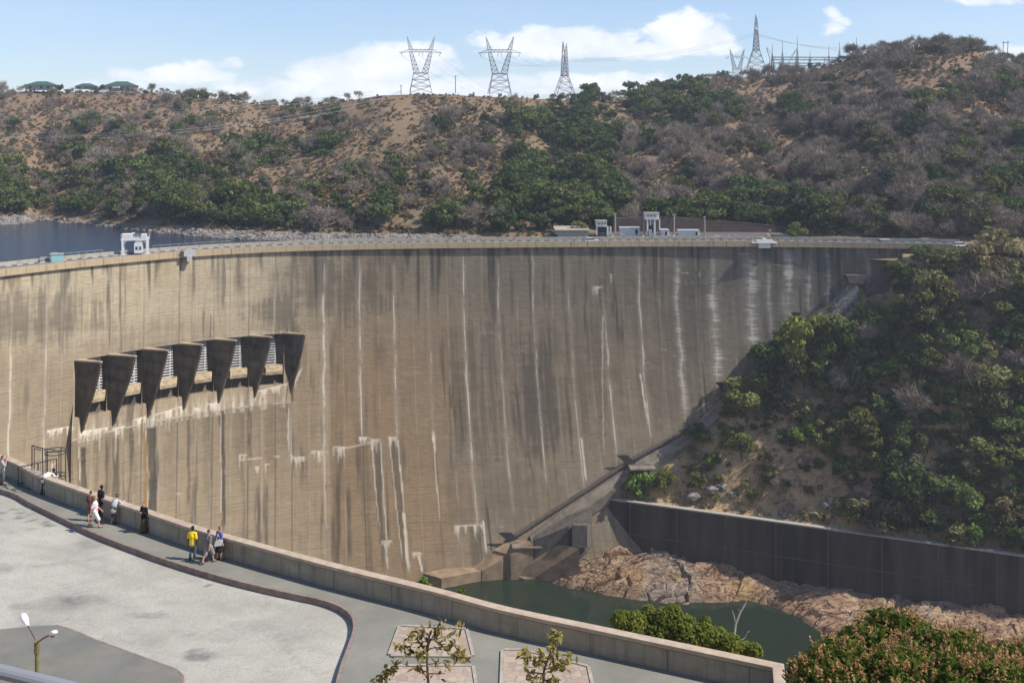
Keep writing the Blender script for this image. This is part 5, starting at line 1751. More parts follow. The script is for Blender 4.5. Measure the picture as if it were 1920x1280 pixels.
def person(px, py, height, face, label, skin, top, bottom, hair, pose='stand', skirt=False, sleeves='short', shorts=False, shoes=(.05, .04, .035), long_hair=False, hat=None, coat=0.0):
    p0 = atz(px, py, 0.0)
    k = height / 1.72
    e = empty('person', p0, -face); e.scale = (k, k, k)
    tag(e, label, 'person', 'people on the walkway')
    V = Vector
    lean = 0.0; stride = .12; hipz = .93
    sh = V((0, 0, 1.41))
    if pose == 'walk':
        stride = .27
    if pose == 'lean':
        lean = .24
    if pose == 'over':
        lean = .50
    sp = V((0, lean, 1.41 - lean * .55))                      # base of the neck
    chest = V((0, lean * .62, 1.24 - lean * .28)); waist = V((0, lean * .2, 1.06)); hip = V((0, 0, .93))
    head = sp + V((0, .03 + lean * .35, .20 - lean * .12))
    body = []; arms = {}; legs = {}
    for sx in (-1, 1):
        f = stride * sx if pose == 'walk' else (.03 * sx)
        h_ = V((sx * .09, 0, .90)); kn = V((sx * .095, f * .6 + .05, .49)); an = V((sx * .10, f - (.03 if f > 0 else .06), .085 + (.05 if f < -.2 else 0)))
        toe_ = an + V((sx * .02, .15, -.05))
        legs[sx] = (h_, kn, an, toe_)
        s_ = sp + V((sx * .175, -.01, -.05))
        if pose == 'walk':
            el = s_ + V((sx * .05, -f * .35 - .03, -.28)); wr = el + V((sx * .01, -f * .5 + .09, -.24))
        elif pose in ('lean', 'over'):
            el = s_ + V((sx * .10, .16, -.22)); wr = el + V((-sx * .06, .22, .06))
        elif pose == 'photo':
            el = s_ + V((sx * .10, .14, -.22)); wr = V((sx * .07, .24, head.z - .04))
        elif pose == 'fold':
            el = s_ + V((sx * .07, .02, -.27)); wr = V((sx * .04, .20, el.z + .06))
        else:
            el = s_ + V((sx * .055, -.02, -.28)); wr = el + V((-sx * .01, .07, -.24))
        arms[sx] = (s_, el, wr)
    tone = skin
    body += [(hip, .125, waist, .115), (waist, .12, chest, .145), (chest, .145, sp - V((0, 0, .06)), .10), (sp - V((0, 0, .04)), .056, head - V((0, 0, .06)), .052)]
    body += [(head, (.075, .095, .112), 0), (head + V((0, .03, -.055)), (.055, .062, .06), 0), (head + V((0, .098, -.02)), .014, head + V((0, .088, .02)), .009)]
    for sx in (-1, 1):
        body.append((head + V((sx * .077, -.005, -.01)), (.012, .022, .03), 0))
        s_, el, wr = arms[sx]; h_, kn, an, toe_ = legs[sx]
        body += [(s_ - V((sx * .08, 0, 0)), .07, s_, .058), (s_, .052, el, .041), (el, .041, wr, .028)]
        body += hand(wr, (wr - el), -sx if pose != 'photo' else sx, V((0, 0, 1)) if pose in ('lean', 'over', 'photo', 'fold') else V((0, 1, 0)))
        body += [(h_, .085, kn, .058), (kn, .056, (kn + an) / 2 + V((0, -.015, .03)), .052), ((kn + an) / 2 + V((0, -.015, .03)), .05, an, .036), (an, .04, toe_, .034)]
    caps(body, .011, 'body', tone, e)
    # eyes and mouth
    mb = MB()
    for sx in (-1, 1):
        mb.ball(head + V((sx * .032, .083, .012)), .010, 6)
    mb.box(head + V((0, .090, -.062)), (.045, .012, .009)); mb.build('face_features', M['eye'], e)
    # clothes
    g = .020
    up_ = [(hip + V((0, 0, -.10 - coat)), .15 + g * .5, waist, .128 + g), (waist, .13 + g, chest, .152 + g), (chest, .152 + g, sp - V((0, 0, .055)), .095 + g)]
    for sx in (-1, 1):
        up_.append((hip + V((sx * .055, 0, -.08 - coat)), .11 + g, waist + V((sx * .04, 0, 0)), .10 + g)); up_.append((waist + V((sx * .04, 0, 0)), .10 + g, chest + V((sx * .06, 0, .02)), .105 + g))
        s_, el, wr = arms[sx]
        up_.append((s_ - V((sx * .07, 0, 0)), .072 + g, s_, .060 + g)); end = el if sleeves == 'short' else wr
        if sleeves == 'short':
            up_.append((s_, .058 + g, s_.lerp(el, .78), .056 + g))
        else:
            up_ += [(s_, .055 + g, el, .045 + g), (el, .045 + g, el.lerp(wr, .92), .034 + g)]
    caps(up_, .014, 'shirt', top, e)
    lo = []
    if skirt:
        for i in range(7):
            a = 2 * math.pi * i / 7
            lo.append((V((.05 * math.cos(a), .04 * math.sin(a), .98)), .09, V((.17 * math.cos(a), .15 * math.sin(a), .98 - skirt)), .075))
        caps(lo, .02, 'skirt', bottom, e)
    else:
        for sx in (-1, 1):
            h_, kn, an, toe_ = legs[sx]
            lo += [(V((0, 0, .96)), .125, h_, .115), (h_, .098 + g * .6, kn, .072 + g * .6)]
            if shorts:
                lo[-1] = (h_, .10 + g, kn + V((0, 0, -.04)), .082 + g)
            else:
                lo.append((kn, .070 + g * .6, an + V((0, 0, .015)), .052 + g * .4))
        caps(lo, .014, 'trousers', bottom, e)
    sh_ = []
    for sx in (-1, 1):
        an, toe_ = legs[sx][2], legs[sx][3]
        sh_ += [(an + V((0, -.035, -.04)), .046, toe_ + V((0, .01, -.002)), .04)]
    mb2 = caps(sh_, .013, 'shoes', mat('shoe', shoes, .7, .1, 9), e)
    hp = [(head + V((0, -.018, .032)), (.084, .096, .096), 0)]
    if long_hair:
        hp += [(head + V((0, -.06, 0)), .07, head + V((0, -.075, -.16)), .06), (head + V((-.05, -.03, 0)), .04, head + V((-.06, -.03, -.14)), .035), (head + V((.05, -.03, 0)), .04, head + V((.06, -.03, -.14)), .035)]
    caps(hp, .012, 'hair', hair, e)
    if hat:
        mb = MB(); mb.tube(head + V((0, 0, .07)), head + V((0, 0, .085)), .17, .165, 16); mb.tube(head + V((0, 0, .08)), head + V((0, 0, .17)), .098, .085, 14); mb.build('hat', hat, e)
    return e, head, arms


M['eye'] = mat('eye_dark', (.03, .02, .018), .4, .1, 5)
HB = mat('brown_hair', (.10, .05, .025), .8, .2, 20); HK = mat('black_hair', (.012, .010, .010), .8, .2, 20); HO = mat('ginger_hair', (.30, .10, .03), .8, .2, 20); HBl = mat('fair_hair', (.30, .19, .08), .8, .2, 20)
C_ = cloth
person(4, 908, 1.76, 1.0, 'person in a pale grey shirt holding up a camera, cut by the photo edge', M['skin_light'], C_('grey_shirt', (.36, .34, .32)), C_('grey_trousers', (.15, .13, .14)), HB, 'photo', sleeves='short')
person(82, 927, 1.72, .5, 'person in white bending far over the parapet beside the steel cage', M['skin_dark'], C_('white_shirt', (.72, .68, .66)), C_('dark_grey_trousers', (.05, .052, .055)), HK, 'over', sleeves='long')
person(125, 937, 1.02, .3, 'small child in a pale shirt and black trousers in the wall shadow', M['skin_dark'], C_('child_shirt', (.40, .36, .32)), C_('black_trousers', (.015, .015, .015)), HK, 'lean')
person(190, 967, 1.74, .6, 'person in dark clothes with black hair, half hidden behind the woman in white and pink', M['skin_dark'], C_('black_shirt', (.02, .02, .022)), C_('dark_blue_trousers', (.03, .034, .042)), HK, 'stand')
person(170, 976, 1.66, .2, 'person with reddish legs hidden behind the woman in white and pink, at her left', M['skin_light'], C_('maroon_shirt', (.16, .07, .06)), C_('brown_shorts', (.20, .12, .09)), HB, 'stand', shorts=True)
e, hd, ar = person(178, 988, 1.72, 1.4, 'woman in a white and pink top and white cropped trousers walking near the kerb', M['skin_light'], C_('white_pink_top', (.72, .62, .62), .1), C_('white_trousers', (.68, .66, .60)), HBl, 'walk', shorts=True, long_hair=True, shoes=(.2, .12, .08))
caps([(Vector((0, 0, .90)), .165, Vector((0, 0, 1.0)), .16)], .014, 'pink_hem', C_('pink_hem', (.75, .30, .36)), e)
person(213, 982, 1.70, .3, 'person in a long pale grey shirt, dark trousers and a brown hat facing the wall', M['skin_light'], C_('pale_grey_shirt', (.42, .42, .42)), C_('dark_trousers', (.075, .07, .07)), HB, 'lean', sleeves='long', hat=C_('brown_hat', (.16, .11, .07)), coat=.1)
person(270, 998, 1.66, 3.6, 'woman in a black top and long olive skirt leaning back against the parapet', M['skin_light'], C_('black_top', (.012, .012, .013)), C_('olive_skirt', (.085, .065, .03)), HO, 'fold', skirt=.86, sleeves='long')
person(361, 1049, 1.70, .25, 'person in a bright yellow T-shirt and blue jeans seen from behind', M['skin_dark'], C_('yellow_shirt', (.80, .58, .03), .06), C_('blue_jeans', (.075, .11, .15)), HK, 'stand')
person(391, 1055, 1.68, .5, 'person in a grey T-shirt and grey patterned shorts walking near the kerb', M['skin_light'], C_('grey_tee', (.16, .15, .155)), mat('camo_shorts', (.27, .26, .24), .9, .5, 14), HB, 'walk', shorts=True)
e, hd, ar = person(412, 1049, 1.70, .75, 'woman with ginger hair in a blue top and dark skirt carrying a white bag', M['skin_light'], C_('blue_top', (.11, .11, .30)), C_('dark_skirt', (.02, .02, .024)), HO, 'stand', skirt=.5)
bp_ = e.matrix_basis @ Vector((.0, 0, 0))
bw = atz(412, 1049, 0)
mb = MB(); c = bw + Vector((-.02, -.26, .93))
mb.prism([c + Vector((-.19, 0, -.17)), c + Vector((.17, 0, -.12)), c + Vector((.22, 0, .14)), c + Vector((.06, 0, .19)), c + Vector((-.15, 0, .06))], (0, .1, 0))
bag = mb.build('bag', M['white']); tag(bag, 'white bag hanging at the hip of the woman in blue', 'bag')
mb = MB(); mb.path([c + Vector((-.1, .05, .08)), c + Vector((-.03, .07, .45)), c + Vector((.1, .1, .12))], .012, 5); mb.build('strap', M['white'], bag)

# steel viewing cage over the parapet
mb = MB(); Z = Vector((0, 0, 1))
def P3(x, y, z):
    """plan point below the photo position of a point on the parapet top, lifted to z"""
    p = atz(x, y, WALL_H); return Vector((p.x, p.y, z))


a = P3(60, 880, 0); b = P3(80, 888, 0); c = P3(104, 897, 0); out = Vector((.35, .93, 0))
T = 2.5
for p, q_ in ((a, b),):
    mb.path([p + Z * .95, p + Z * T, q_ + Z * (T + .1), q_ + Z * .95], .035, 5)
    mb.path([p + Vector((.14, 0, .95)), p + Vector((.14, 0, T - .15)), q_ + Vector((-.1, 0, T - .02))], .03, 5)
    mb.path([p + Z * T, p + out * .2 + Z * T], .03, 5)
cc = (b + c) / 2 + out * .5
n = 14; rr = .62
for z in (T, T - .2, 1.0, .8):
    mb.path([cc + Vector((rr * math.cos(2 * math.pi * i / n), rr * .8 * math.sin(2 * math.pi * i / n), z)) for i in range(n + 1)], .03, 5)
for i in range(0, n, 3):
    p = cc + Vector((rr * math.cos(2 * math.pi * i / n), rr * .8 * math.sin(2 * math.pi * i / n), 0)); mb.tube(p + Z * .6, p + Z * T, .03, .03, 5)
mb.path([b + Z * (T + .08), cc + Z * T], .03, 5)
cg = mb.build('steel_cage', M['dark_steel']); tag(cg, 'dark steel hoop cage of the viewing bay rising above the parapet', 'cage')
mb = MB(); a = atz(34, 911, 0); b = atz(62, 912, 0)
d_ = Vector((.55, .6, 0))
for p in (a, a + d_ * 1.5, a + d_ * 2.9):
    mb.tube(p, p + Z * 1.15, .035, .035, 5)
mb.path([a + Z * 1.15, a + d_ * 2.9 + Z * 1.15], .035, 5); mb.path([a + Z * .12, a + d_ * 2.9 + Z * .12], .035, 5)
for i in range(1, 12):
    p = a + d_ * (2.9 * i / 12); mb.tube(p + Z * .12, p + Z * 1.15, .012, .012, 4)
mb.path([a, a + Vector((.9, -.55, .02)), a + Vector((1.3, -.3, .02))], .03, 5)
tag(mb.build('steel_barrier', M['dark_steel']), 'dark steel barrier frame in the wall shadow left of the leaning person', 'barrier')

# double street lamp
base = at(69.5, 250 + 21.67 / 36 * F, 36.0)
lamp = empty('street_lamp', base); tag(lamp, 'double headed street lamp with white heads on the dark asphalt apron', 'street lamp')
top = at(69.5, 1204, 36) - base
mb = MB(); mb.tube((0, 0, 0), top, .085, .07, 10); mb.tube(top - Vector((0, 0, .35)), top + Vector((0, 0, .04)), .10, .10, 10); mb.build('pole', mat('olive_pole', (.17, .16, .075), .6, .15, 3), lamp)
M['lamp_white'] = mat('lamp_white', (.82, .80, .79), .45, .04, 3)
for (x, y, D, hl) in ((52, 1172, 37.2, (42.5, 1151, 38.0)), (95, 1189, 35.0, (102, 1184.5, 34.4))):
    a = top; b = at(x, y, D) - base; h2 = at(*hl) - base
    mb = MB(); mb.path([a, a.lerp(b, .5) + Vector((0, 0, .02)), b], .028, 7); ar_ = mb.build('arm', mat('rusty_arm', (.20, .12, .09), .7, .2, 5), lamp)
    d = (h2 - b); L = d.length; u = d.orthogonal().normalized(); d.normalize(); u = Vector((0, 0, 1)) - d * d.z; u.normalize(); w = d.cross(u)
    rings = []
    for t, r in ((-.05, .03), (0, .05), (.25, .085), (.6, .13), (.9, .12), (1.05, .06)):
        c = b + d * L * t
        rings.append([c + (w * math.cos(q_) * r + u * math.sin(q_) * r * .62) for q_ in np.linspace(0, 2 * math.pi, 12, endpoint=False)])
    mb = MB(); mb.loft(rings, True, 0, True); mb.build('lamp_head', M['lamp_white'], lamp, True)
    mb = MB(); c = b + d * L * .62 - u * .075; mb.ball(c, .1, 10, 0, (1, 1, .5)); mb.build('lens', mat('lamp_lens', (.25, .25, .25), .2, .05, 4), lamp, True)

# guard rail in front of the viewer
mb = MB()
r0 = at(-420, 1168, 4.0); r1 = at(0, 1258, 4.0); r2 = at(160, 1297, 3.98); r3 = at(700, 1440, 3.9)
mb.path([r0, r1, r2, r3], .026, 14)
gr = mb.build('guard_rail', mat('rail_paint', (.20, .21, .23), .4, .05, 3)); tag(gr, 'blurred pale grey handrail crossing the lower left corner in front of the viewer', 'handrail')
mb = MB()
for p in (r0 + (r1 - r0) * .1, r3):
    mb.tube(p, Vector((p.x, p.y, p.z - 1.6)), .02, .02, 8)
mb.build('post', M['grey_paint'], gr)
# ------------------------------------------------------------------ vegetation
def leaf_cards(rng, centres, normals, size, elong=1.7, jitter=.8):
    """diamond leaf clumps: arrays of vertices and quads"""
    n = len(centres)
    nr = normals + rng.normal(0, jitter, (n, 3)); nr /= np.linalg.norm(nr, axis=1)[:, None] + 1e-9
    t = rng.normal(0, 1, (n, 3)); t -= nr * (t * nr).sum(1)[:, None]; t /= np.linalg.norm(t, axis=1)[:, None] + 1e-9
    b = np.cross(nr, t)
    sz_ = size * rng.uniform(.6, 1.35, n)[:, None]
    a = t * sz_ * .5 * elong; b = b * sz_ * .5
    bend = nr * sz_ * rng.uniform(-.15, .2, n)[:, None]
    V = np.stack([centres - a, centres - b * .9 + bend, centres + a, centres + b + bend], 1).reshape(-1, 3)
    Fc = np.arange(n * 4).reshape(n, 4)
    return V, Fc


def crown_arrays(rng, Rr, base, top, nlobe, nleaf, size, squash=.75, gap=.55, elong=1.7):
    """leaf clumps spread over a set of lobes that fill an uneven crown"""
    mid = (base + top) / 2; hh = (top - base) / 2
    lc = []; lr = []
    for i in range(nlobe):
        a = rng.uniform(0, 2 * np.pi); r = Rr * np.sqrt(rng.uniform(0.02, 1)) * .72; z = mid + hh * rng.uniform(-.75, .8) * np.sqrt(max(.1, 1 - (r / Rr) ** 2))
        lc.append((r * np.cos(a), r * np.sin(a), z)); lr.append(Rr * rng.uniform(.24, .44))
    lc = np.array(lc); lr = np.array(lr)
    w = lr ** 2; which = rng.choice(nlobe, nleaf, p=w / w.sum())
    d = rng.normal(0, 1, (nleaf, 3)); d[:, 2] = np.where(d[:, 2] < -.2, d[:, 2] * .35, d[:, 2]); d /= np.linalg.norm(d, axis=1)[:, None]
    rad = lr[which][:, None] * rng.uniform(gap, 1.06, (nleaf, 1)) ** .7
    C = lc[which] + d * rad * np.array([1, 1, squash])
    V, Fc = leaf_cards(rng, C, d * .9 + np.array([0, 0, .35]), size, elong)
    lobet = rng.uniform(0, .55, nlobe)[which]
    tint = np.clip(lobet + rng.uniform(-.1, .5, nleaf), 0, 1).repeat(4)
    return V, Fc, tint, lc, lr


def limb_tree(rng, H, r0, lc, spread=.5):
    """tapered trunk with limbs that reach the lobes"""
    mb = MB()
    fork = H * rng.uniform(.22, .35)
    lean = Vector((rng.uniform(-.1, .1) * H, rng.uniform(-.1, .1) * H, 0))
    k = Vector((0, 0, fork)) + lean * .4
    mb.tube((0, 0, -.8), k * .5, r0 * 1.25, r0, 7); mb.tube(k * .5, k, r0, r0 * .85, 7)
    for c in lc[:9]:
        c = Vector(c); m = k.lerp(c, .5) + Vector((rng.uniform(-.1, .1), rng.uniform(-.1, .1), .08)) * H * .5
        mb.tube(k, m, r0 * .55, r0 * .32, 5); mb.tube(m, c, r0 * .32, r0 * .10, 5)
    return mb


def bare_arrays(rng, H, Rr, ntw, tw, length, r0):
    """a leafless tree: branching tubes and a haze of fine twigs"""
    mb = MB(); tips = []

    def grow(p, d, L, r, lev):
        q_ = p + d * L
        mb.tube(p, q_, r, r * .68, 5 if lev < 2 else 3, caps=False)
        tips.append((q_, d, lev))
        if lev >= 4 or r < .012:
            return
        for _ in range(3 if lev < 2 else 2):
            nd = (d + Vector(rng.normal(0, .55, 3)) + Vector((0, 0, .12))).normalized()
            grow(q_, nd, L * rng.uniform(.58, .85), r * .62, lev + 1)
    for _ in range(rng.integers(1, 3)):
        grow(Vector((0, 0, -.5)), Vector((rng.normal(0, .18), rng.normal(0, .18), 1)).normalized(), H * .30, r0, 0)
    pts = np.array([t[0] for t in tips if t[2] >= 2]); dr = np.array([t[1] for t in tips if t[2] >= 2])
    i = rng.integers(0, len(pts), ntw)
    d = dr[i] + rng.normal(0, .55, (ntw, 3)); d /= np.linalg.norm(d, axis=1)[:, None]
    s_ = pts[i] + rng.normal(0, .10 * Rr, (ntw, 3)); L = length * rng.uniform(.5, 1.2, (ntw, 1))
    side = np.cross(d, rng.normal(0, 1, (ntw, 3))); side /= np.linalg.norm(side, axis=1)[:, None]
    V = np.stack([s_ - side * tw * .5, s_ + side * tw * .5, s_ + d * L + side * tw * .15, s_ + d * L - side * tw * .15], 1).reshape(-1, 3)
    Fc = np.arange(ntw * 4).reshape(ntw, 4)
    tint = rng.uniform(0, 1, ntw).repeat(4)
    bv = np.array(mb.v); bf = [f for f in mb.f if len(f) == 4]
    V = np.vstack([V, bv]); Fc = np.vstack([Fc, np.array(bf) + ntw * 4]); tint = np.concatenate([tint, np.full(len(bv), .35)])
    return V, Fc, tint


def crown_mesh(name, arr, material):
    me = mesh_np(name, arr[0], arr[1], {'tint': arr[2]}); me.materials.append(material); return me


rng = np.random.default_rng(5)
PROT = {}


def add_proto(kind, V, Fc, tint, material, trunk=None, tm=None):
    me = crown_mesh(kind, (V, Fc, tint), material)
    t = None
    if trunk:
        t = bpy.data.meshes.new(kind + '_trunk'); t.from_pydata(trunk.v, [], trunk.f); t.materials.append(tm or M['bark'])
    PROT.setdefault(kind, []).append((me, t, (V, Fc, tint)))


for v in range(4):                                            # far trees: crown radius about 4 m, height about 7 m
    a = crown_arrays(rng, 4.2, 1.4, 7.2, 11, 620, .62); add_proto('green', a[0], a[1], a[2], M['leaf_green'], limb_tree(rng, 7, .22, a[3]))
    a = crown_arrays(rng, 4.0, 1.2, 6.6, 10, 620, .60); add_proto('dark', a[0], a[1], a[2], M['leaf_dark'], limb_tree(rng, 6.5, .2, a[3]))
    a = bare_arrays(rng, 7.0, 3.6, 1500, .10, 1.5, .20); add_proto('bare', *a, M['twig'])
    a = crown_arrays(rng, 2.6, .2, 3.4, 8, 300, .5, gap=.2); add_proto('olive', a[0], a[1], a[2], M['leaf_olive'])
    a = crown_arrays(rng, 2.2, .2, 3.0, 7, 210, .5, gap=.2); add_proto('dry', a[0], a[1], a[2], M['leaf_dry'])
for v in range(3):
    for nm_, mt_ in (('tuft_olive', 'leaf_olive'), ('tuft_dry', 'leaf_dry'), ('tuft_grey', 'twig'), ('tuft_straw', 'straw')):
        a = crown_arrays(rng, 1.0, .05, 1.3, 5, 44, .48, gap=.2); add_proto(nm_, a[0], a[1], a[2], M[mt_])
a = bare_arrays(rng, 8.0, 4.5, 420, .10, 1.5, .55); add_proto('baobab', *a, M['twig'])
a = bare_arrays(rng, 8.0, 4.0, 160, .16, 1.6, .30); add_proto('pale_bare', *a, M['twig_pale'])
for v in range(4):                                            # gorge trees, nearer: finer leaves
    a = crown_arrays(rng, 4.6, 1.8, 8.2, 15, 1500, .50); add_proto('gorge_green', a[0], a[1], a[2], M['gorge_leaf_green_lit'], limb_tree(rng, 8, .24, a[3]))
    a = crown_arrays(rng, 4.4, 1.2, 7.4, 14, 1500, .48); add_proto('gorge_dark', a[0], a[1], a[2], M['gorge_leaf_dark_lit'], limb_tree(rng, 7, .24, a[3]))
    a = crown_arrays(rng, 3.8, .8, 6.4, 13, 1200, .46, gap=.3); add_proto('gorge_olive', a[0], a[1], a[2], M['gorge_leaf_olive_lit'], limb_tree(rng, 6, .18, a[3]))
    a = crown_arrays(rng, 3.4, .6, 5.4, 12, 1200, .42); add_proto('gorge_bright', a[0], a[1], a[2], M['leaf_bright'], limb_tree(rng, 5, .16, a[3]))
    a = bare_arrays(rng, 6.5, 3.0, 1300, .08, 1.3, .15); add_proto('gorge_bare', *a, M['twig'])

COUNT = {}


def plant(kind, pos, scale, rz, name, label, cat, group, zs=1.0):
    me, t, _ = PROT[kind][COUNT.get(kind, 0) % len(PROT[kind])]; COUNT[kind] = COUNT.get(kind, 0) + 1
    if t is None:
        o = bpy.data.objects.new(name, me); COL.objects.link(o); o.location = pos
    else:
        o = empty(name, pos)
        for nm, m_ in (('trunk', t), ('crown', me)):
            c = bpy.data.objects.new(nm, m_); COL.objects.link(c); c.parent = o
    o.rotation_euler = (0, 0, rz); o.scale = (scale, scale, scale * zs)
    tag(o, label, cat, group)
    return o


STUFF = {}


def scatter(key, kind, pos, scale, rz):
    STUFF.setdefault((key, kind), []).append((pos, scale, rz))


def flush_stuff(key, name, label):
    """everything past the individuals of a kind: one object"""
    mats_ = []; Vs = []; Fs = []; Ts = []; Ms = []; off = 0
    for (k, kind), lst in STUFF.items():
        if k != key:
            continue
        for i, (p, s_, rz) in enumerate(lst):
            me, t, (V, Fc, tint) = PROT[kind][i % len(PROT[kind])]
            keep = 1 if len(Fc) < 320 else 2
            Fk = Fc[::keep] if keep > 1 else Fc
            used = Fk.ravel(); Vk = V[used].copy()
            if keep > 1 and 'bare' not in kind:
                c = Vk.reshape(-1, 4, 3); m = c.mean(1, keepdims=True); Vk = (m + (c - m) * 1.35).reshape(-1, 3)
            ca, sa = math.cos(rz), math.sin(rz)
            Vk = np.stack([Vk[:, 0] * ca - Vk[:, 1] * sa, Vk[:, 0] * sa + Vk[:, 1] * ca, Vk[:, 2]], 1) * s_ + np.array(p)
            Vs.append(Vk); Fs.append(np.arange(len(Vk)).reshape(-1, 4) + off); off += len(Vk)
            Ts.append(np.clip(tint[used] + rng.uniform(-.25, .25), 0, 1))
            mt = PROT[kind][0][0].materials[0]
            if mt not in mats_:
                mats_.append(mt)
            Ms.append(np.full(len(Fk), mats_.index(mt), np.int32))
    if not Vs:
        return
    me = mesh_np(name, np.vstack(Vs), np.vstack(Fs), {'tint': np.concatenate(Ts)})
    for m_ in mats_:
        me.materials.append(m_)
    me.polygons.foreach_set('material_index', np.concatenate(Ms))
    o = bpy.data.objects.new(name, me); COL.objects.link(o); o['kind'] = 'stuff'; o['label'] = label
    return o


# ---- far hills: which plants grow where (photo column, row)
def hill_mix(px, py):
    ry = float(np.interp(px, _rp, _ry))
    h = py - ry                                               # below the skyline
    if px < 640 and py < 300 - .06 * px:
        return dict(dry=.40, bare=.36, olive=.17, green=.07), 1.05
    if px < 470:
        return (dict(dark=.30, green=.32, olive=.18, bare=.20), 1.15) if py > 328 else (dict(dry=.18, bare=.36, olive=.28, green=.18), .72)
    if px < 640:
        if py > 320 and px < 560 and py > 320 + (px - 470) * .6:
            return dict(dark=.22, green=.2, olive=.28, bare=.3), .8
        if py < 300:
            return dict(dark=.22, green=.18, olive=.32, bare=.28), .8
        return dict(dark=.07, green=.10, olive=.5, bare=.23, dry=.10), .55
    if px < 1000 and h < 62 - max(0, px - 900) * .35:
        return dict(olive=.52, dry=.26, bare=.22), .45
    if px < 960 and py < 320:
        return dict(olive=.55, dark=.03, green=.05, bare=.25, dry=.12), .6
    if px < 940:
        return dict(olive=.36, dark=.09, green=.15, bare=.34, dry=.06), .85
    if px < 1135 + (py - 200) * .12 and py > 190:
        return (dict(dark=.5, green=.38, olive=.06, bare=.06), 1.35) if py > 285 or px > 1010 else (dict(dark=.25, green=.3, olive=.25, bare=.2), .9)
    if px < 1330 and h < 95:
        return dict(dark=.24, green=.22, olive=.26, bare=.28), .95
    if py > 398 and px > 1130:
        return dict(dark=.4, bare=.38, green=.12, olive=.1), 1.0
    return dict(bare=.62, olive=.16, dark=.06, green=.05, dry=.11), 1.1


SIZE = dict(green=(.75, 1.35), dark=(.7, 1.35), bare=(.65, 1.2), olive=(.5, 1.25), dry=(.45, 1.1))
cand = []
r_ = np.random.default_rng(21)
for _ in range(21000):
    px = r_.uniform(-180, 2100); py = r_.uniform(60, 446)
    mixd, dens = hill_mix(px, py)
    if r_.uniform() > dens * .62:
        continue
    fb = float(fbm(px / 55, py / 30, 301, 3))
    if fb < .44 and r_.uniform() < (.93 if px > 655 and px < 1030 else .72 if px > 1130 else .5 if py < 322 else .12):
        continue
    p = hills.hit(px, py)
    if p is None or p.z < Z_LAKE + 3.5 or p.y > 900:
        continue
    if px > 1030 and (p.z < -16.2 and p.y < 425 or (px < 1500 and p.y < 419)):
        continue
    ks = [k for k in ('dry', 'olive', 'bare', 'green', 'dark') if k in mixd]; cw = np.cumsum([mixd[k] for k in ks]) / sum(mixd.values())
    u_ = float(np.clip((float(fbm(px / 75 + 40, py / 36, 331, 3)) - .5) * 1.5 + .5 + r_.normal(0, .25), 0, .999)); kind = ks[int(np.searchsorted(cw, u_, 'right'))]
    s_ = r_.uniform(*SIZE[kind]) * float(np.clip(.62 + (fb - .36) * 2.4, .6, 1.35)) * (1.25 if r_.uniform() < .1 else 1.0)
    if py < float(np.interp(px, _rp, _ry)) + 12 and 640 < px < 1030:
        s_ *= .45
    cand.append((p, px, py, kind, s_, r_.uniform(0, 6.28)))
# fringe of plants along the skyline
for px in np.arange(-150, 2080, 7.0):
    if 655 < px < 1030 and r_.uniform() < .9:
        continue
    if 30 < px < 260 and r_.uniform() < .5:
        continue
    D = float(np.interp(px, _rp, _rd)) + r_.uniform(-6, 10)
    p = hills.ground(px + r_.uniform(-3, 3), D); pr = np.array([.55, .2, .12, .13]) if px > 1330 else np.array([.42, .18, .1, .3])
    kind = ['bare', 'olive', 'green', 'dry'][r_.choice(4, p=pr)]
    cand.append((p, px, float(pxy(p.x, p.y, p.z)[1]), kind, r_.uniform(.45, .95), r_.uniform(0, 6.28)))


def region(px, py):
    if px < 640 and py > 300:
        return 0
    if px < 655:
        return 1
    if px < 1010:
        return 2
    if px < 1200 and py > 180:
        return 3
    return 4


WHERE = ['of the wooded shore across the lake', 'on the red hillside under the far lodges', 'on the hill below the two V-shaped pylons', 'in the green gully right of the bald ridge', 'on the steep grey hill above the intake quay']
LOOK = dict(green=('green_tree', 'leafy green tree', 'tree'), dark=('dark_tree', 'dark green round tree', 'tree'), bare=('bare_tree', 'grey leafless tree', 'leafless tree'),
            olive=('scrub_bush', 'olive green scrub bush', 'bush'), dry=('dry_bush', 'orange brown dry bush', 'dry bush'))
big = {}
for c in cand:
    big.setdefault(c[3], []).append(c)
for kind, lst in big.items():
    lst.sort(key=lambda c: -c[4] / c[0].y * (1.0 if -20 < c[1] < 1940 and c[2] < 452 else .0))
    lim = dict(green=140, dark=140, bare=290, olive=290, dry=250)[kind]
    nm, lk, ct = LOOK[kind]
    for i, (p, px, py, k_, s_, rz) in enumerate(lst):
        q_ = Vector((p.x, p.y, p.z - .35 * s_))
        if i < lim:
            w = WHERE[region(px, py)]
            plant(kind, q_, s_, rz, nm, f'{lk} {w}', ct, f'{lk}s {w}')
        else:
            scatter('hill', kind, q_, s_, rz)
# low ground scrub
for _ in range(26000):
    px = r_.uniform(-120, 2060); py = r_.uniform(70, 446)
    p = hills.hit(px, py)
    if p is None or p.z < Z_LAKE + 2.2 or p.y > 900 or (px > 1030 and (p.z < -16.3 or (px < 1490 and p.y < 418))):
        continue
    a = float(fbm(px / 30, py / 20, 305, 3))
    if a < .34:
        continue
    g = float(hill_green(px, py))
    kind = 'tuft_olive' if r_.uniform() < .20 + .5 * g else ('tuft_dry' if r_.uniform() < .72 else 'tuft_grey')
    scatter('hill', kind, p - Vector((0, 0, .1)), r_.uniform(.5, 1.35), r_.uniform(0, 6.28))
flush_stuff('hill', 'hill_scrub', 'low scrub and small trees covering the hills beyond the dam')

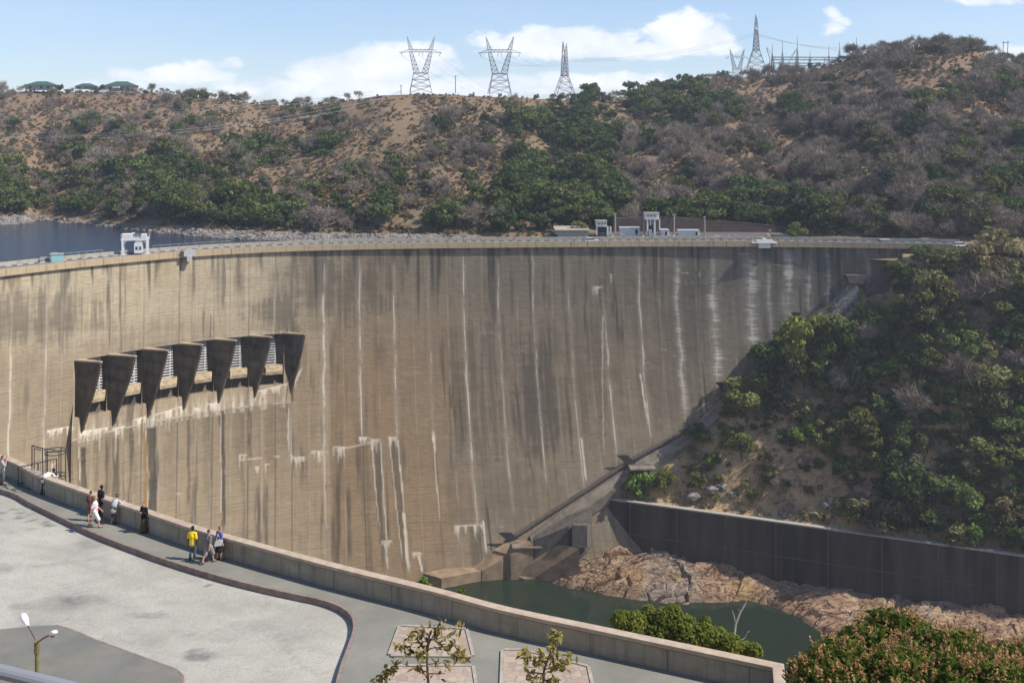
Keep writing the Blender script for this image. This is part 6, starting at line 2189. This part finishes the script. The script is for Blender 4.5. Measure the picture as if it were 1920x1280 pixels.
# named plants of the far bank and ridge
for (px, py, D, kind, s_, zs, nm, lab) in [
    (380, 180, 797, 'baobab', 1.3, 1.0, 'bare_tree', 'broad leafless tree standing on the far skyline between the lodges and the pylons'),
    (457, 186, 790, 'bare', 1.5, .85, 'bare_tree', 'wide leafless grey tree on the skyline left of the bald ridge'),
    (560, 192, 755, 'bare', 1.15, .9, 'bare_tree', 'leafless grey tree on the skyline just left of the bald ridge'),
    (4, 168, 858, 'baobab', 1.25, 1.1, 'bare_tree', 'dark leafless tree at the left end of the far ridge, cut by the photo edge'),
    (112, 168, 836, 'dark', .85, 1.5, 'dark_tree', 'dark pointed tree between the two leftmost lodges'),
    (128, 170, 836, 'dark', .8, .8, 'dark_tree', 'dark rounded tree right of the pointed one between the lodges'),
    (179, 170, 830, 'dark', .85, 1.0, 'dark_tree', 'dark round tree in front of the white porched lodge'),
    (56, 173, 828, 'bare', .7, .8, 'bare_tree', 'low grey bush in front of the leftmost lodge'),
    (92, 174, 826, 'olive', 1.3, 1.0, 'olive_bush', 'olive bush at the right corner of the leftmost lodge'),
    (150, 174, 826, 'bare', .8, .8, 'bare_tree', 'grey bush in front of the low middle lodge'),
    (207, 177, 824, 'olive', 1.2, .9, 'olive_bush', 'olive bush below the white porch of the right lodge'),
    (246, 174, 824, 'bare', 1.0, .9, 'bare_tree', 'grey leafless tree at the right corner of the porched lodge'),
    (285, 172, 828, 'bare', 1.35, .9, 'bare_tree', 'broad brown bush tree on the far skyline right of the lodges'),
    (1108, 184, 700, 'dark', 1.5, 1.15, 'dark_tree', 'tall dark green tree on the skyline beside the edge-on pylon'),
    (1128, 186, 704, 'dark', .9, .9, 'dark_tree', 'dark green tree hugging the tall skyline tree beside the edge-on pylon'),
    (1168, 176, 712, 'green', .95, .85, 'green_tree', 'rounded green bush tree on the skyline between two dark trees'),
    (1205, 172, 714, 'dark', 1.35, .9, 'dark_tree', 'wide dark green tree on the skyline at the foot of the right hill'),
    (1226, 172, 716, 'bare', .9, .9, 'bare_tree', 'thin grey tree behind the wide dark skyline tree'),
    (1440, 132, 722, 'bare', 1.1, 1.0, 'bare_tree', 'leafless tree at the foot of the substation masts'),
    (1466, 134, 722, 'bare', 1.0, .9, 'bare_tree', 'spreading leafless tree in front of the substation gantry'),
    (1594, 112, 660, 'bare', 1.6, 1.0, 'bare_tree', 'large leafless tree right of the substation gantry'),
    (1660, 94, 636, 'bare', 1.3, .8, 'bare_tree', 'leafless tree on the left shoulder of the hilltop'),
    (1808, 90, 606, 'green', .8, .9, 'green_tree', 'small green tree among bare ones on the hilltop'),
    (1835, 92, 600, 'bare', 1.2, .9, 'bare_tree', 'leafless tree at the right end of the hilltop'),
    (1850, 100, 600, 'bare', .9, .8, 'bare_tree', 'leafless bush tree leaning over the bare saddle'),
    (1915, 120, 600, 'bare', 1.2, 1.0, 'bare_tree', 'leafless tree beyond the twin pole on the right skyline'),
    (1455, 275, 560, 'pale_bare', 1.15, 1.1, 'bare_tree', 'single white leafless tree standing out on the dark right hill'),
    (1527, 150, 650, 'pale_bare', .6, 1.0, 'bare_tree', 'small whitish leafless tree high on the left flank of the right hill'),
    (1495, 452, 396, 'gorge_green', .92, .95, 'green_tree', 'round green tree at the right end of the intake quay'),
    (1642, 456, 392, 'gorge_bright', 1.02, .95, 'green_tree', 'bright yellow green tree beside the two palms'),
    (1668, 456, 394, 'gorge_olive', .82, .8, 'green_tree', 'dull olive tree right of the bright one beside the palms'),
    (1700, 458, 390, 'gorge_dark', 1.0, .9, 'dark_tree', 'dark green tree behind the small grey hut by the bank road'),
    (1730, 458, 388, 'gorge_dark', .85, .9, 'dark_tree', 'dark green tree at the hill foot right of the small grey hut'),
    (1560, 455, 398, 'gorge_dark', .9, .8, 'dark_tree', 'dark shaded tree at the hill foot left of the two palms'),
    (1085, 452, 402, 'gorge_olive', 1.1, 1.1, 'green_tree', 'pale green tree just above the quay block'),
    (1040, 452, 416, 'gorge_olive', 1.1, 1.0, 'green_tree', 'olive tree behind the left end of the quay block'),
    (488, 330, 560, 'green', 1.6, 1.05, 'green_tree', 'large rounded green tree above the shore in the middle of the lake hillside'),
    (637, 452, 430, 'bare', .7, 1.3, 'bare_tree', 'dead grey stump tree on the stony shore'),
]:
    g = hills.ground(px, D); z = at(px, py, D).z
    plant(kind, Vector((g.x, D, min(g.z, z) - .3 if abs(g.z - z) < 4 else z)), s_, px * .37, nm, lab, 'tree', None, zs)
# two palms
for i, (px, hgt) in enumerate(((1597, 10.5), (1614, 10.0))):
    e = empty('palm_tree', at(px, 455, 394)); tag(e, ['palm tree by the bank road, the left one of the pair', 'palm tree by the bank road, beside the bright yellow green tree'][i], 'palm', 'palms by the bank road')
    mb = MB(); mb.tube((0, 0, -.5), (.2, 0, hgt * .5), .24, .19, 7); mb.tube((.2, 0, hgt * .5), (0, 0, hgt - 1.2), .19, .17, 7); mb.build('trunk', M['bark'], e)
    C = []; N_ = []
    for f in range(34):
        a = r_.uniform(0, 6.28); el = r_.uniform(-.9, 1.2); d = np.array([math.cos(a) * math.cos(el), math.sin(a) * math.cos(el), math.sin(el)])
        for t in np.linspace(.25, 1, 9):
            C.append(np.array([0, 0, hgt - 1.2]) + d * t * 2.1 + np.array([0, 0, -.9 * t * t])); N_.append(np.array([0, 0, 1.0]))
    V, Fc = leaf_cards(r_, np.array(C), np.array(N_), .34, 2.6, .5)
    me = crown_mesh('crown', (V, Fc, r_.uniform(.2, .9, len(C)).repeat(4)), M['leaf_olive']); c = bpy.data.objects.new('crown', me); COL.objects.link(c); c.parent = e

# ---- stony shore
def stones(name, label, pts, smin, smax, material):
    Vs = []; Fs = []; off = 0
    bm = bmesh.new(); bmesh.ops.create_icosphere(bm, subdivisions=1, radius=1)
    bv = np.array([v.co[:] for v in bm.verts]); bf = np.array([[v.index for v in f.verts] for f in bm.faces]); bm.free()
    for p in pts:
        s_ = r_.uniform(smin, smax); sc_ = np.array([r_.uniform(.7, 1.5), r_.uniform(.7, 1.3), r_.uniform(.45, .85)]) * s_
        ang_ = r_.uniform(0, 6.28); V = bv * (1 + r_.uniform(-.28, .28, (len(bv), 1))) * sc_
        ca, sa = math.cos(ang_), math.sin(ang_); V = np.stack([V[:, 0] * ca - V[:, 1] * sa, V[:, 0] * sa + V[:, 1] * ca, V[:, 2]], 1) + np.array(p)
        Vs.append(V); Fs.append(bf + off); off += len(V)
    o = link(name, mesh_np(name, np.vstack(Vs), np.vstack(Fs)), material); o['kind'] = 'stuff'; o['label'] = label
    return o


pts = []
for _ in range(4200):
    px = r_.choice([r_.uniform(-60, 62), r_.uniform(70, 330), r_.uniform(330, 900)], p=[.30, .05, .65])
    ys = float(np.interp(px, _sp, _sy)); w = 15 if px < 62 else (7 if px < 330 else 14)
    p = hills.hit(px, ys - r_.uniform(-2, w))
    if p is not None and p.y < 640:
        pts.append(p)
stones('shore_stones', 'pale loose stones along the far water edge', pts, .35, 1.25, mat('shore_stone', (.20, .18, .16), .95, .5, .25))
pts = []
for _ in range(420):
    px = r_.uniform(-60, 1900); h_ = abs(r_.normal(0, 26)) if 640 < px < 1020 else r_.uniform(0, 190)
    p = hills.hit(px, float(np.interp(px, _rp, _ry)) + h_)
    if p is not None and p.z > -8 and float(fbm(px / 26, h_ / 16, 341, 2)) > .52:
        pts.append(p)
stones('hill_rocks', 'dark weathered rocks breaking through the hillside', pts, .6, 2.2, mat('hill_rock', (.12, .09, .07), .95, .5, .3))
# ---- gorge slope
def slope_tree(px, py, w, kind, nm, lab, cat='tree', group=None, zs=1.0):
    """a tree whose crown is centred on photo position px, py and is w pixels wide there"""
    Rr = {'gorge_green': 4.6, 'gorge_dark': 4.4, 'gorge_olive': 3.8, 'gorge_bright': 3.4, 'gorge_bare': 3.0}[kind]
    Hc = {'gorge_green': 5.0, 'gorge_dark': 4.3, 'gorge_olive': 3.6, 'gorge_bright': 3.0, 'gorge_bare': 3.6}[kind]
    k = (w / 2) / Rr * 1.05                                   # pixels per metre of the prototype
    p = slope.hit(px, min(py + k * Hc * zs, 1040)) or slope.hit(px, py)
    if p is None:
        return None
    s_ = (w / 2) / F * p.y / (Rr * .92)
    return plant(kind, p - Vector((0, 0, .4)), s_, px * .71 + py, nm, lab, cat, group, zs)


NAMED = [
    (1505, 640, 100, 'gorge_bright', 'green_tree', 'tall bright green tree against the dam face at the slope edge, its trunk in view', 1.25),
    (1440, 655, 96, 'gorge_dark', 'dark_tree', 'dark tree just left of and below the tall bright green tree by the dam', .9),
    (1400, 735, 100, 'gorge_green', 'green_tree', 'mid green spreading tree at the dam edge under the dark one', .95),
    (1205, 905, 62, 'gorge_bright', 'green_bush', 'bright green bush on top of the retaining wall beside the steel landing', 1.0),
    (1246, 897, 44, 'gorge_bright', 'green_bush', 'narrow bright green bush right of the brighter wall-top bush', 1.3),
    (1300, 803, 44, 'gorge_green', 'green_bush', 'small green bush where the slope meets the dam foot', .8),
    (1735, 474, 52, 'gorge_dark', 'dark_tree', 'low dark tree hiding the bank below the road parapet', .8),
    (1768, 482, 50, 'gorge_green', 'green_tree', 'small green tree under the road parapet left of the white car', .9),
    (1612, 800, 92, 'gorge_green', 'green_tree', 'round green tree in the middle of the gorge slope', 1.1),
    (1712, 895, 128, 'gorge_dark', 'dark_tree', 'biggest round dark green tree low on the gorge slope', .95),
    (1510, 808, 56, 'gorge_bright', 'green_bush', 'bright green bush on the dry grass of the gorge slope', 1.1),
    (1390, 828, 52, 'gorge_green', 'green_bush', 'small round green bush alone on the dry grass near the dam', 1.0),
    (1655, 958, 110, 'gorge_olive', 'green_tree', 'wide feathery olive green tree just above the retaining wall', .75),
    (1590, 950, 60, 'gorge_green', 'green_bush', 'green bush left of the wide feathery tree above the wall', .9),
    (1812, 930, 80, 'gorge_green', 'green_tree', 'green tree above the retaining wall, right of the biggest dark one', 1.1),
    (1890, 975, 76, 'gorge_olive', 'green_tree', 'olive tree above the retaining wall at the right edge', .95),
    (1740, 975, 76, 'gorge_dark', 'dark_tree', 'low dark tree at the wall top below the biggest dark one', .8),
    (1690, 500, 76, 'gorge_dark', 'dark_tree', 'dark flat topped tree against the right end of the dam', .8),
    (1742, 560, 100, 'gorge_olive', 'green_tree', 'pale olive tree with drooping crown under the right end of the dam', 1.3),
    (1800, 490, 66, 'gorge_olive', 'green_tree', 'olive tree reaching over the bank road beside the white car', 1.1),
    (1866, 478, 110, 'gorge_olive', 'green_tree', 'tall olive brown tree rising above the bank road', 1.25),
    (1720, 520, 40, 'gorge_bare', 'bare_tree', 'grey leafless tree between the flat topped tree and the olive one', 1.0),
    (1910, 540, 90, 'gorge_dark', 'dark_tree', 'dark tree below the tall olive brown one at the right edge', 1.0),
    (1640, 590, 66, 'gorge_green', 'green_tree', 'green tree right below the rubble buttress', 1.0),
        (1545, 600, 44, 'gorge_green', 'green_bush', 'green bush between the buttress and the tall bright tree', .7),
    (1850, 720, 110, 'gorge_olive', 'green_tree', 'sunlit olive tree in the right part of the gorge slope', .9),
]
for (px, py, w, kind, nm, lab, zs) in NAMED:
    slope_tree(px, py, w, kind, nm, lab, 'tree' if 'tree' in nm else 'bush', None, zs)
r_ = np.random.default_rng(33)
done = [(n[0], n[1], n[2]) for n in NAMED]
lst = []
for _ in range(5200):
    px = r_.uniform(1290, 2060); py = r_.uniform(480, 1005)
    top = float(np.interp(px, [q[0] for q in _ct], [q[1] for q in _ct])) + 18 if px < 1700 else 474
    bot = float(np.interp(px, [q[0] for q in _wtop], [q[1] for q in _wtop])) - 20
    if py < top or py > bot:
        continue
    # dry open grass lies low and left, thick bush up and right
    open_ = sstep(0, 260, (py - 690) - (px - 1350) * .55 + 170) * (1 - sstep(1560, 1700, px) * .75)
    if px < 1560 and py > 700:
        open_ = max(open_, .75)
    if r_.uniform() < open_ * .90:
        continue
    if 1530 < px < 1690 and py < 600:
        continue
    w = r_.uniform(34, 92) * (1 - .62 * open_)
    if any((px - a) ** 2 + ((py - b) * 1.2) ** 2 < (.42 * (w + c) * .5 * 1.25) ** 2 for a, b, c in done):
        continue
    kind = ['gorge_green', 'gorge_dark', 'gorge_olive', 'gorge_bright', 'gorge_bare'][r_.choice(5, p=[.26, .30, .28, .05, .11] if open_ < .5 else [.30, .10, .40, .06, .14])]
    done.append((px, py, w)); lst.append((px, py, w, kind, open_))
GN = {'gorge_green': ('green_tree', 'leafy green tree'), 'gorge_dark': ('dark_tree', 'dark green tree'), 'gorge_olive': ('olive_tree', 'olive green tree'), 'gorge_bright': ('bright_bush', 'bright green bush'), 'gorge_bare': ('bare_tree', 'grey leafless tree')}
for (px, py, w, kind, o_) in lst:
    wh = 'in the thicket of the gorge slope right of the dam' if o_ < .4 else 'on the dry open part of the gorge slope above the wall'
    nm, lk = GN[kind]
    slope_tree(px, py, w, kind, nm, f'{lk} {wh}', 'gorge bush' if 'bush' in nm or o_ > .4 else 'gorge tree', f'{lk}s {wh}', r_.uniform(.75, 1.1))
# undergrowth and straw
for _ in range(3600):
    px = r_.uniform(1120, 2050); py = r_.uniform(480, 1040)
    p = slope.hit(px, py)
    if p is None or p.z > -20 or py < (float(np.interp(px, [q[0] for q in _ct], [q[1] for q in _ct])) + 4 if px < 1700 else 480):
        continue
    if float(fbm(px / 24, py / 18, 311, 3)) < (.68 if px < 1660 and py > 700 else .46):
        continue
    scatter('gorge', 'olive' if r_.uniform() < .7 else 'dry', p, r_.uniform(.22, .62), r_.uniform(0, 6.28))
for _ in range(4200):
    px = r_.uniform(1150, 2000); py = r_.uniform(600, 1042)
    if float(fbm(px / 30, py / 16, 321, 3)) < .42 or (px > 1700 and py < 940) or (py < 700 and r_.uniform() < .6):
        continue
    p = slope.hit(px, py)
    if p is None or p.z > -24 or (px < 1700 and py < float(np.interp(px, [q[0] for q in _ct], [q[1] for q in _ct])) + 8):
        continue
    scatter('gorge', 'tuft_straw', p - Vector((0, 0, .1)), r_.uniform(.35, .8), r_.uniform(0, 6.28))
flush_stuff('gorge', 'undergrowth', 'low undergrowth between the trees of the gorge slope')
C = []; T_ = []
for _ in range(17000):
    px = r_.uniform(1120, 2000); py = r_.uniform(560, 1044)
    a = float(fbm(px / 30, py / 16, 321, 3))
    if a < .36 or (px > 1720 and py < 960) or py < 690 and r_.uniform() < .7:
        continue
    p = slope.hit(px, py)
    if p is None or p.z > -24 or (px < 1700 and py < float(np.interp(px, [q[0] for q in _ct], [q[1] for q in _ct])) + 6):
        continue
    C.append(p[:]); T_.append(r_.uniform(0, 1))
C = np.array(C); n = len(C); k = 5
base_ = C.repeat(k, 0) + r_.normal(0, .25, (n * k, 3)) * np.array([1, 1, .1])
d = r_.normal(0, .55, (n * k, 3)) + np.array([0, -.2, .9]); L = r_.uniform(.2, .5, (n * k, 1)); sd_ = np.cross(d, r_.normal(0, 1, (n * k, 3))); sd_ /= np.linalg.norm(sd_, axis=1)[:, None]
V = np.stack([base_ - sd_ * .08, base_ + sd_ * .08, base_ + d * L + sd_ * .03, base_ + d * L - sd_ * .03], 1).reshape(-1, 3)
me = crown_mesh('dry_grass', (V, np.arange(n * k * 4).reshape(-1, 4), np.array(T_).repeat(k * 4)), M['straw']); o = bpy.data.objects.new('dry_grass', me); COL.objects.link(o); o['kind'] = 'stuff'; o['label'] = 'dry straw coloured grass on the gorge slope'
pts = [slope.hit(x, y) for x, y in [(1352, 912), (1372, 925), (1335, 918), (1420, 930), (1545, 945), (1560, 950), (1300, 930), (1470, 960), (1530, 962)]]
stones('slope_boulders', 'grey boulders showing through the dry grass above the wall', [p for p in pts if p] * 2, 1.0, 2.4, M['rubble'])

# ---- plants close to the viewer
r_ = np.random.default_rng(44)
# green bush tree and dead white snag just outside the parapet
def near_bush(name, label, spots, nleaf, size, material, base, trunk_m):
    e = empty(name, base); tag(e, label, 'tree')
    Vs = []; Fs = []; Ts = []; off = 0; lc = []
    for (x, y, D, rpx, wt) in spots:
        c = np.array(at(x, y, D) - base); Rr = rpx / F * D; lc.append(c)
        n = int(nleaf * wt); dd = r_.normal(0, 1, (n, 3)); dd /= np.linalg.norm(dd, axis=1)[:, None]
        P_ = c + dd * Rr * r_.uniform(.15, 1.35, (n, 1)) ** .7 * np.array([1, 1, .95])
        V, Fc = leaf_cards(r_, P_, dd + np.array([0, 0, .5]), size, 2.2, .7)
        Vs.append(V); Fs.append(Fc + off); off += len(V); Ts.append(np.clip(r_.uniform(0, .4) + r_.uniform(0, .6, n), 0, 1).repeat(4))
    me = crown_mesh('crown', (np.vstack(Vs), np.vstack(Fs), np.concatenate(Ts)), material); c = bpy.data.objects.new('crown', me); COL.objects.link(c); c.parent = e
    mb = MB()
    for c in lc:
        mb.tube((0, 0, -.5), Vector(c) * .5 + Vector((0, 0, -.3)), .10, .06, 6); mb.tube(Vector(c) * .5 + Vector((0, 0, -.3)), c, .06, .02, 5)
    mb.build('trunk', trunk_m, e)
    return e


D0 = 50.0
M['bush_leaf'] = leafmat('bush_leaf', (.085, .115, .018), (.25, .28, .05), .0, .35)
near_bush('green_tree', 'feathery bright green tree top showing above the parapet wall', [(1165, 1162, D0, 17, .8), (1190, 1168, D0, 20, 1), (1215, 1160, D0 + .5, 19, .9), (1217, 1143, D0 + .5, 9, .4), (1250, 1165, D0, 24, 1.2), (1262, 1150, D0, 15, .7), (1285, 1180, D0 - .5, 24, 1.1), (1322, 1165, D0, 9, .4), (1320, 1190, D0 - 1, 20, 1), (1345, 1198, D0 - 1, 20, 1),
                                                                                           (1370, 1208, D0 - 1.5, 18, .8), (1395, 1217, D0 - 1.5, 14, .7), (1415, 1219, D0 - 2, 12, .6), (1230, 1190, D0, 30, 1.2), (1300, 1205, D0 - 1, 26, 1)], 2000, .085, M['bush_leaf'], at(1280, 1330, D0), M['bark'])
for (x, y, D, lab) in [(795, 1088, 52, 'small green sprig poking above the parapet near the flat slab'), (866, 1110, 49, 'tiny green sprig poking above the parapet left of the pool middle')]:
    near_bush('green_sprig', lab, [(x, y, D, 7, 1), (x + 4, y + 12, D, 8, 1)], 60, .12, M['leaf_bright'], at(x, y + 50, D), M['bark'])
mb = MB(); D = 50
P_ = lambda x, y: at(x, y, D)
br = [((1374, 1260), (1376, 1203), .07, .055), ((1376, 1203), (1379, 1170), .055, .05), ((1379, 1170), (1388, 1147), .05, .045), ((1388, 1147), (1394, 1137), .045, .04), ((1394, 1137), (1401, 1124), .04, .012), ((1379, 1170), (1377, 1156), .03, .02), ((1377, 1156), (1373, 1143), .02, .008),
      ((1376, 1203), (1390, 1199), .04, .025), ((1390, 1199), (1397, 1195), .02, .015), ((1397, 1195), (1402, 1184), .014, .008), ((1402, 1184), (1405, 1183), .02, .02), ((1376, 1235), (1362, 1200), .02, .01), ((1410, 1240), (1426, 1209), .02, .008), ((1388, 1147), (1384, 1140), .015, .006)]
for a, b, ra, rb in br:
    mb.tube(P_(*a), P_(*b), ra, rb, 7)
tag(mb.build('dead_tree', M['pale_bark']), 'bare white dead tree snag rising above the parapet over the green pool', 'dead tree')

# big flowering tree at the lower right
def flowering_tree():
    base = at(1720, 250 + 15.6 / 30 * F, 31.0); base.z = near.ground(1720, 31).z
    e = empty('flowering_tree', base); tag(e, 'large bushy mango tree covered in pinkish brown blossom beside the parapet end', 'tree')
    lob = [(1575, 1268, 30.0, 70), (1525, 1282, 30.5, 48), (1630, 1232, 31.0, 66), (1668, 1188, 31.5, 46), (1712, 1228, 31, 62), (1780, 1252, 30.5, 66), (1812, 1228, 31, 48), (1862, 1280, 29.5, 62), (1918, 1282, 30, 66), (1980, 1290, 30.5, 80), (1690, 1285, 29.0, 76), (1790, 1318, 28.5, 84),
           (1580, 1330, 29.0, 100), (1880, 1350, 28.5, 110), (1690, 1380, 28.5, 120), (1748, 1222, 32, 34), (1600, 1222, 32, 40), (1700, 1178, 32, 30), (1655, 1165, 31.8, 24), (1560, 1232, 31, 28), (1890, 1242, 31, 36), (1930, 1236, 31.5, 34), (1840, 1262, 30.5, 38), (1500, 1262, 30.8, 22)]
    Vs = []; Fs = []; Ts = []; off = 0; fV = []; fF = []; fT = []; foff = 0; lc = []
    for (x, y, D, rpx) in lob:
        c = np.array(at(x, y, D) - base); Rr = rpx / F * D; lc.append(c)
        n = int(2600 * (rpx / 80) ** 2); dd = r_.normal(0, 1, (n, 3)); dd /= np.linalg.norm(dd, axis=1)[:, None]
        lump = 1 + .22 * (fbm(dd[:, 0] * 3 + x, dd[:, 1] * 3 + dd[:, 2] * 2, 401, 2) - .5) * 2
        P_ = c + dd * Rr * lump[:, None] * r_.uniform(.45, 1.0, (n, 1)) ** .5
        V, Fc = leaf_cards(r_, P_, dd * .6 + np.array([0, 0, .3]), .085, 3.0, .8)
        Vs.append(V); Fs.append(Fc + off); off += len(V); Ts.append(np.clip(r_.uniform(0, .3) + r_.uniform(0, .7, n), 0, 1).repeat(4))
        m = int(92 * (rpx / 80) ** 2)
        q_ = r_.normal(0, 1, (m, 3)); q_[:, 2] = np.abs(q_[:, 2]) * 1.1 - .15; q_ /= np.linalg.norm(q_, axis=1)[:, None]
        lump = 1 + .22 * (fbm(q_[:, 0] * 3 + x, q_[:, 1] * 3 + q_[:, 2] * 2, 401, 2) - .5) * 2
        tip = c + q_ * Rr * lump[:, None] * r_.uniform(.95, 1.08, (m, 1))
        ax = q_ * .7 + np.array([0, 0, .9]); ax /= np.linalg.norm(ax, axis=1)[:, None]
        per = 26; t = r_.uniform(0, 1, (m, per, 1)); L = r_.uniform(.16, .34, (m, 1, 1))
        pc = tip[:, None] + ax[:, None] * (t - .35) * L + r_.normal(0, 1, (m, per, 3)) * (.052 * (1.1 - t))
        V, Fc = leaf_cards(r_, pc.reshape(-1, 3), r_.normal(0, 1, (m * per, 3)), .042, 1.4, .8)
        fV.append(V); fF.append(Fc + foff); foff += len(V); fT.append(np.clip(r_.uniform(0, 1, m)[:, None] * .75 + r_.uniform(0, .3, (m, per)), 0, 1).ravel().repeat(4))
    for nm, a, mt in (('crown', (np.vstack(Vs), np.vstack(Fs), np.concatenate(Ts)), M['mango_leaf']), ('blossom', (np.vstack(fV), np.vstack(fF), np.concatenate(fT)), M['blossom'])):
        me = crown_mesh(nm, a, mt); c = bpy.data.objects.new(nm, me); COL.objects.link(c); c.parent = e
    mb = MB(); k = Vector((0, 0, 1.3)); mb.tube((0, 0, -.5), k, .32, .26, 9)
    for c in lc:
        m_ = k.lerp(Vector(c), .5) + Vector((0, 0, -.2)); mb.tube(k, m_, .15, .09, 6); mb.tube(m_, c, .09, .03, 5)
    mb.build('trunk', M['bark'], e)


M['mango_leaf'] = leafmat('mango_leaf', (.050, .095, .012), (.19, .24, .040), .0, .3)
M['blossom'] = leafmat('blossom', (.42, .24, .08), (.68, .41, .19), .0, .2)
flowering_tree()


# two thin saplings on the bank below the viewer
def sapling(name, label, D, trunk, sprigs, nleaf):
    base = at(*trunk[0], D); g = near.ground(trunk[0][0], D); base = Vector((base.x, base.y, min(base.z, g.z)))
    e = empty(name, base); tag(e, label, 'sapling', 'saplings below the viewer')
    mb = MB(); P_ = [base] + [at(x, y, D) for x, y in trunk[1:]]; P_ = [p - base for p in P_]
    for i, (a, b) in enumerate(zip(P_[:-1], P_[1:])):
        mb.tube(a, b, .032 - .005 * i, .027 - .005 * i, 7)
    C = []; N_ = []; T_ = []
    for (x0, y0, x1, y1, n) in sprigs:
        dd = r_.uniform(-.5, .5)
        a = at(x0, y0, D) - base; b = at(x1, y1, D + dd) - base
        mb.tube(a, b, .012, .005, 5)
        tt = r_.uniform(.25, 1.05, n)
        for t in tt:
            C.append(np.array(a.lerp(b, t)) + r_.normal(0, .055, 3)); N_.append(r_.normal(0, 1, 3) * .8 + np.array([.3, -.5, .6])); T_.append(r_.uniform(0, 1))
    mb.build('stem', M['bark'], e)
    V, Fc = leaf_cards(r_, np.array(C), np.array(N_), .062, 2.6, .5)
    me = crown_mesh('foliage', (V, Fc, np.array(T_).repeat(4)), M['sapling_leaf']); c = bpy.data.objects.new('foliage', me); COL.objects.link(c); c.parent = e


M['sapling_leaf'] = leafmat('sapling_leaf', (.12, .11, .03), (.36, .33, .10), .02, .3)
sapling('sapling', 'taller thin sapling with olive yellow leaves in front of the first paving beds', 20.0, [(802, 1500), (803, 1280), (800, 1230), (805, 1190)],
        [(803, 1235, 760, 1216, 22), (760, 1216, 745, 1212, 10), (802, 1220, 770, 1185, 26), (770, 1190, 760, 1200, 14), (803, 1210, 822, 1170, 26), (822, 1172, 828, 1158, 10), (805, 1200, 845, 1190, 26), (845, 1190, 866, 1170, 20), (806, 1215, 850, 1208, 22), (850, 1208, 870, 1232, 22), (802, 1235, 790, 1225, 14), (800, 1245, 845, 1240, 16),
         (803, 1260, 745, 1240, 10), (745, 1240, 735, 1262, 26), (740, 1250, 722, 1266, 22), (735, 1262, 700, 1280, 22), (800, 1270, 780, 1232, 12), (802, 1205, 788, 1182, 20), (850, 1225, 866, 1236, 14), (803, 1262, 835, 1262, 8)], 0)
sapling('sapling', 'shorter leafy sapling with yellow green leaves, nearer the parapet end', 19.0, [(1018, 1500), (1018, 1290), (1020, 1255), (1035, 1215)],
        [(1035, 1215, 1044, 1190, 46), (1020, 1250, 985, 1230, 22), (985, 1230, 982, 1216, 14), (1022, 1245, 1015, 1222, 26), (1020, 1255, 1060, 1242, 30), (1060, 1242, 1072, 1234, 12), (1030, 1230, 1040, 1218, 24), (1018, 1262, 990, 1258, 20), (1019, 1275, 1045, 1272, 26), (1018, 1285, 1000, 1280, 24), (1030, 1235, 1050, 1250, 22), (1018, 1280, 1032, 1290, 24)], 0)

# ------------------------------------------------------------------ air
if HAZE > 0:
    mb = MB(); mb.box((0, 500, 10), (3400, 2100, 310))
    hz = mb.build('haze', None); hz['kind'] = 'stuff'; hz['label'] = 'thin dry season haze'
    m = bpy.data.materials.new('haze'); m.use_nodes = True; q = NT(m.node_tree); q.n.clear()
    out = q.node('ShaderNodeOutputMaterial'); v = q.node('ShaderNodeVolumePrincipled')
    v.inputs['Color'].default_value = (.80, .88, 1.0, 1); v.inputs['Density'].default_value = HAZE; v.inputs['Anisotropy'].default_value = .2
    q.l.new(v.outputs[0], out.inputs['Volume']); hz.data.materials.append(m)
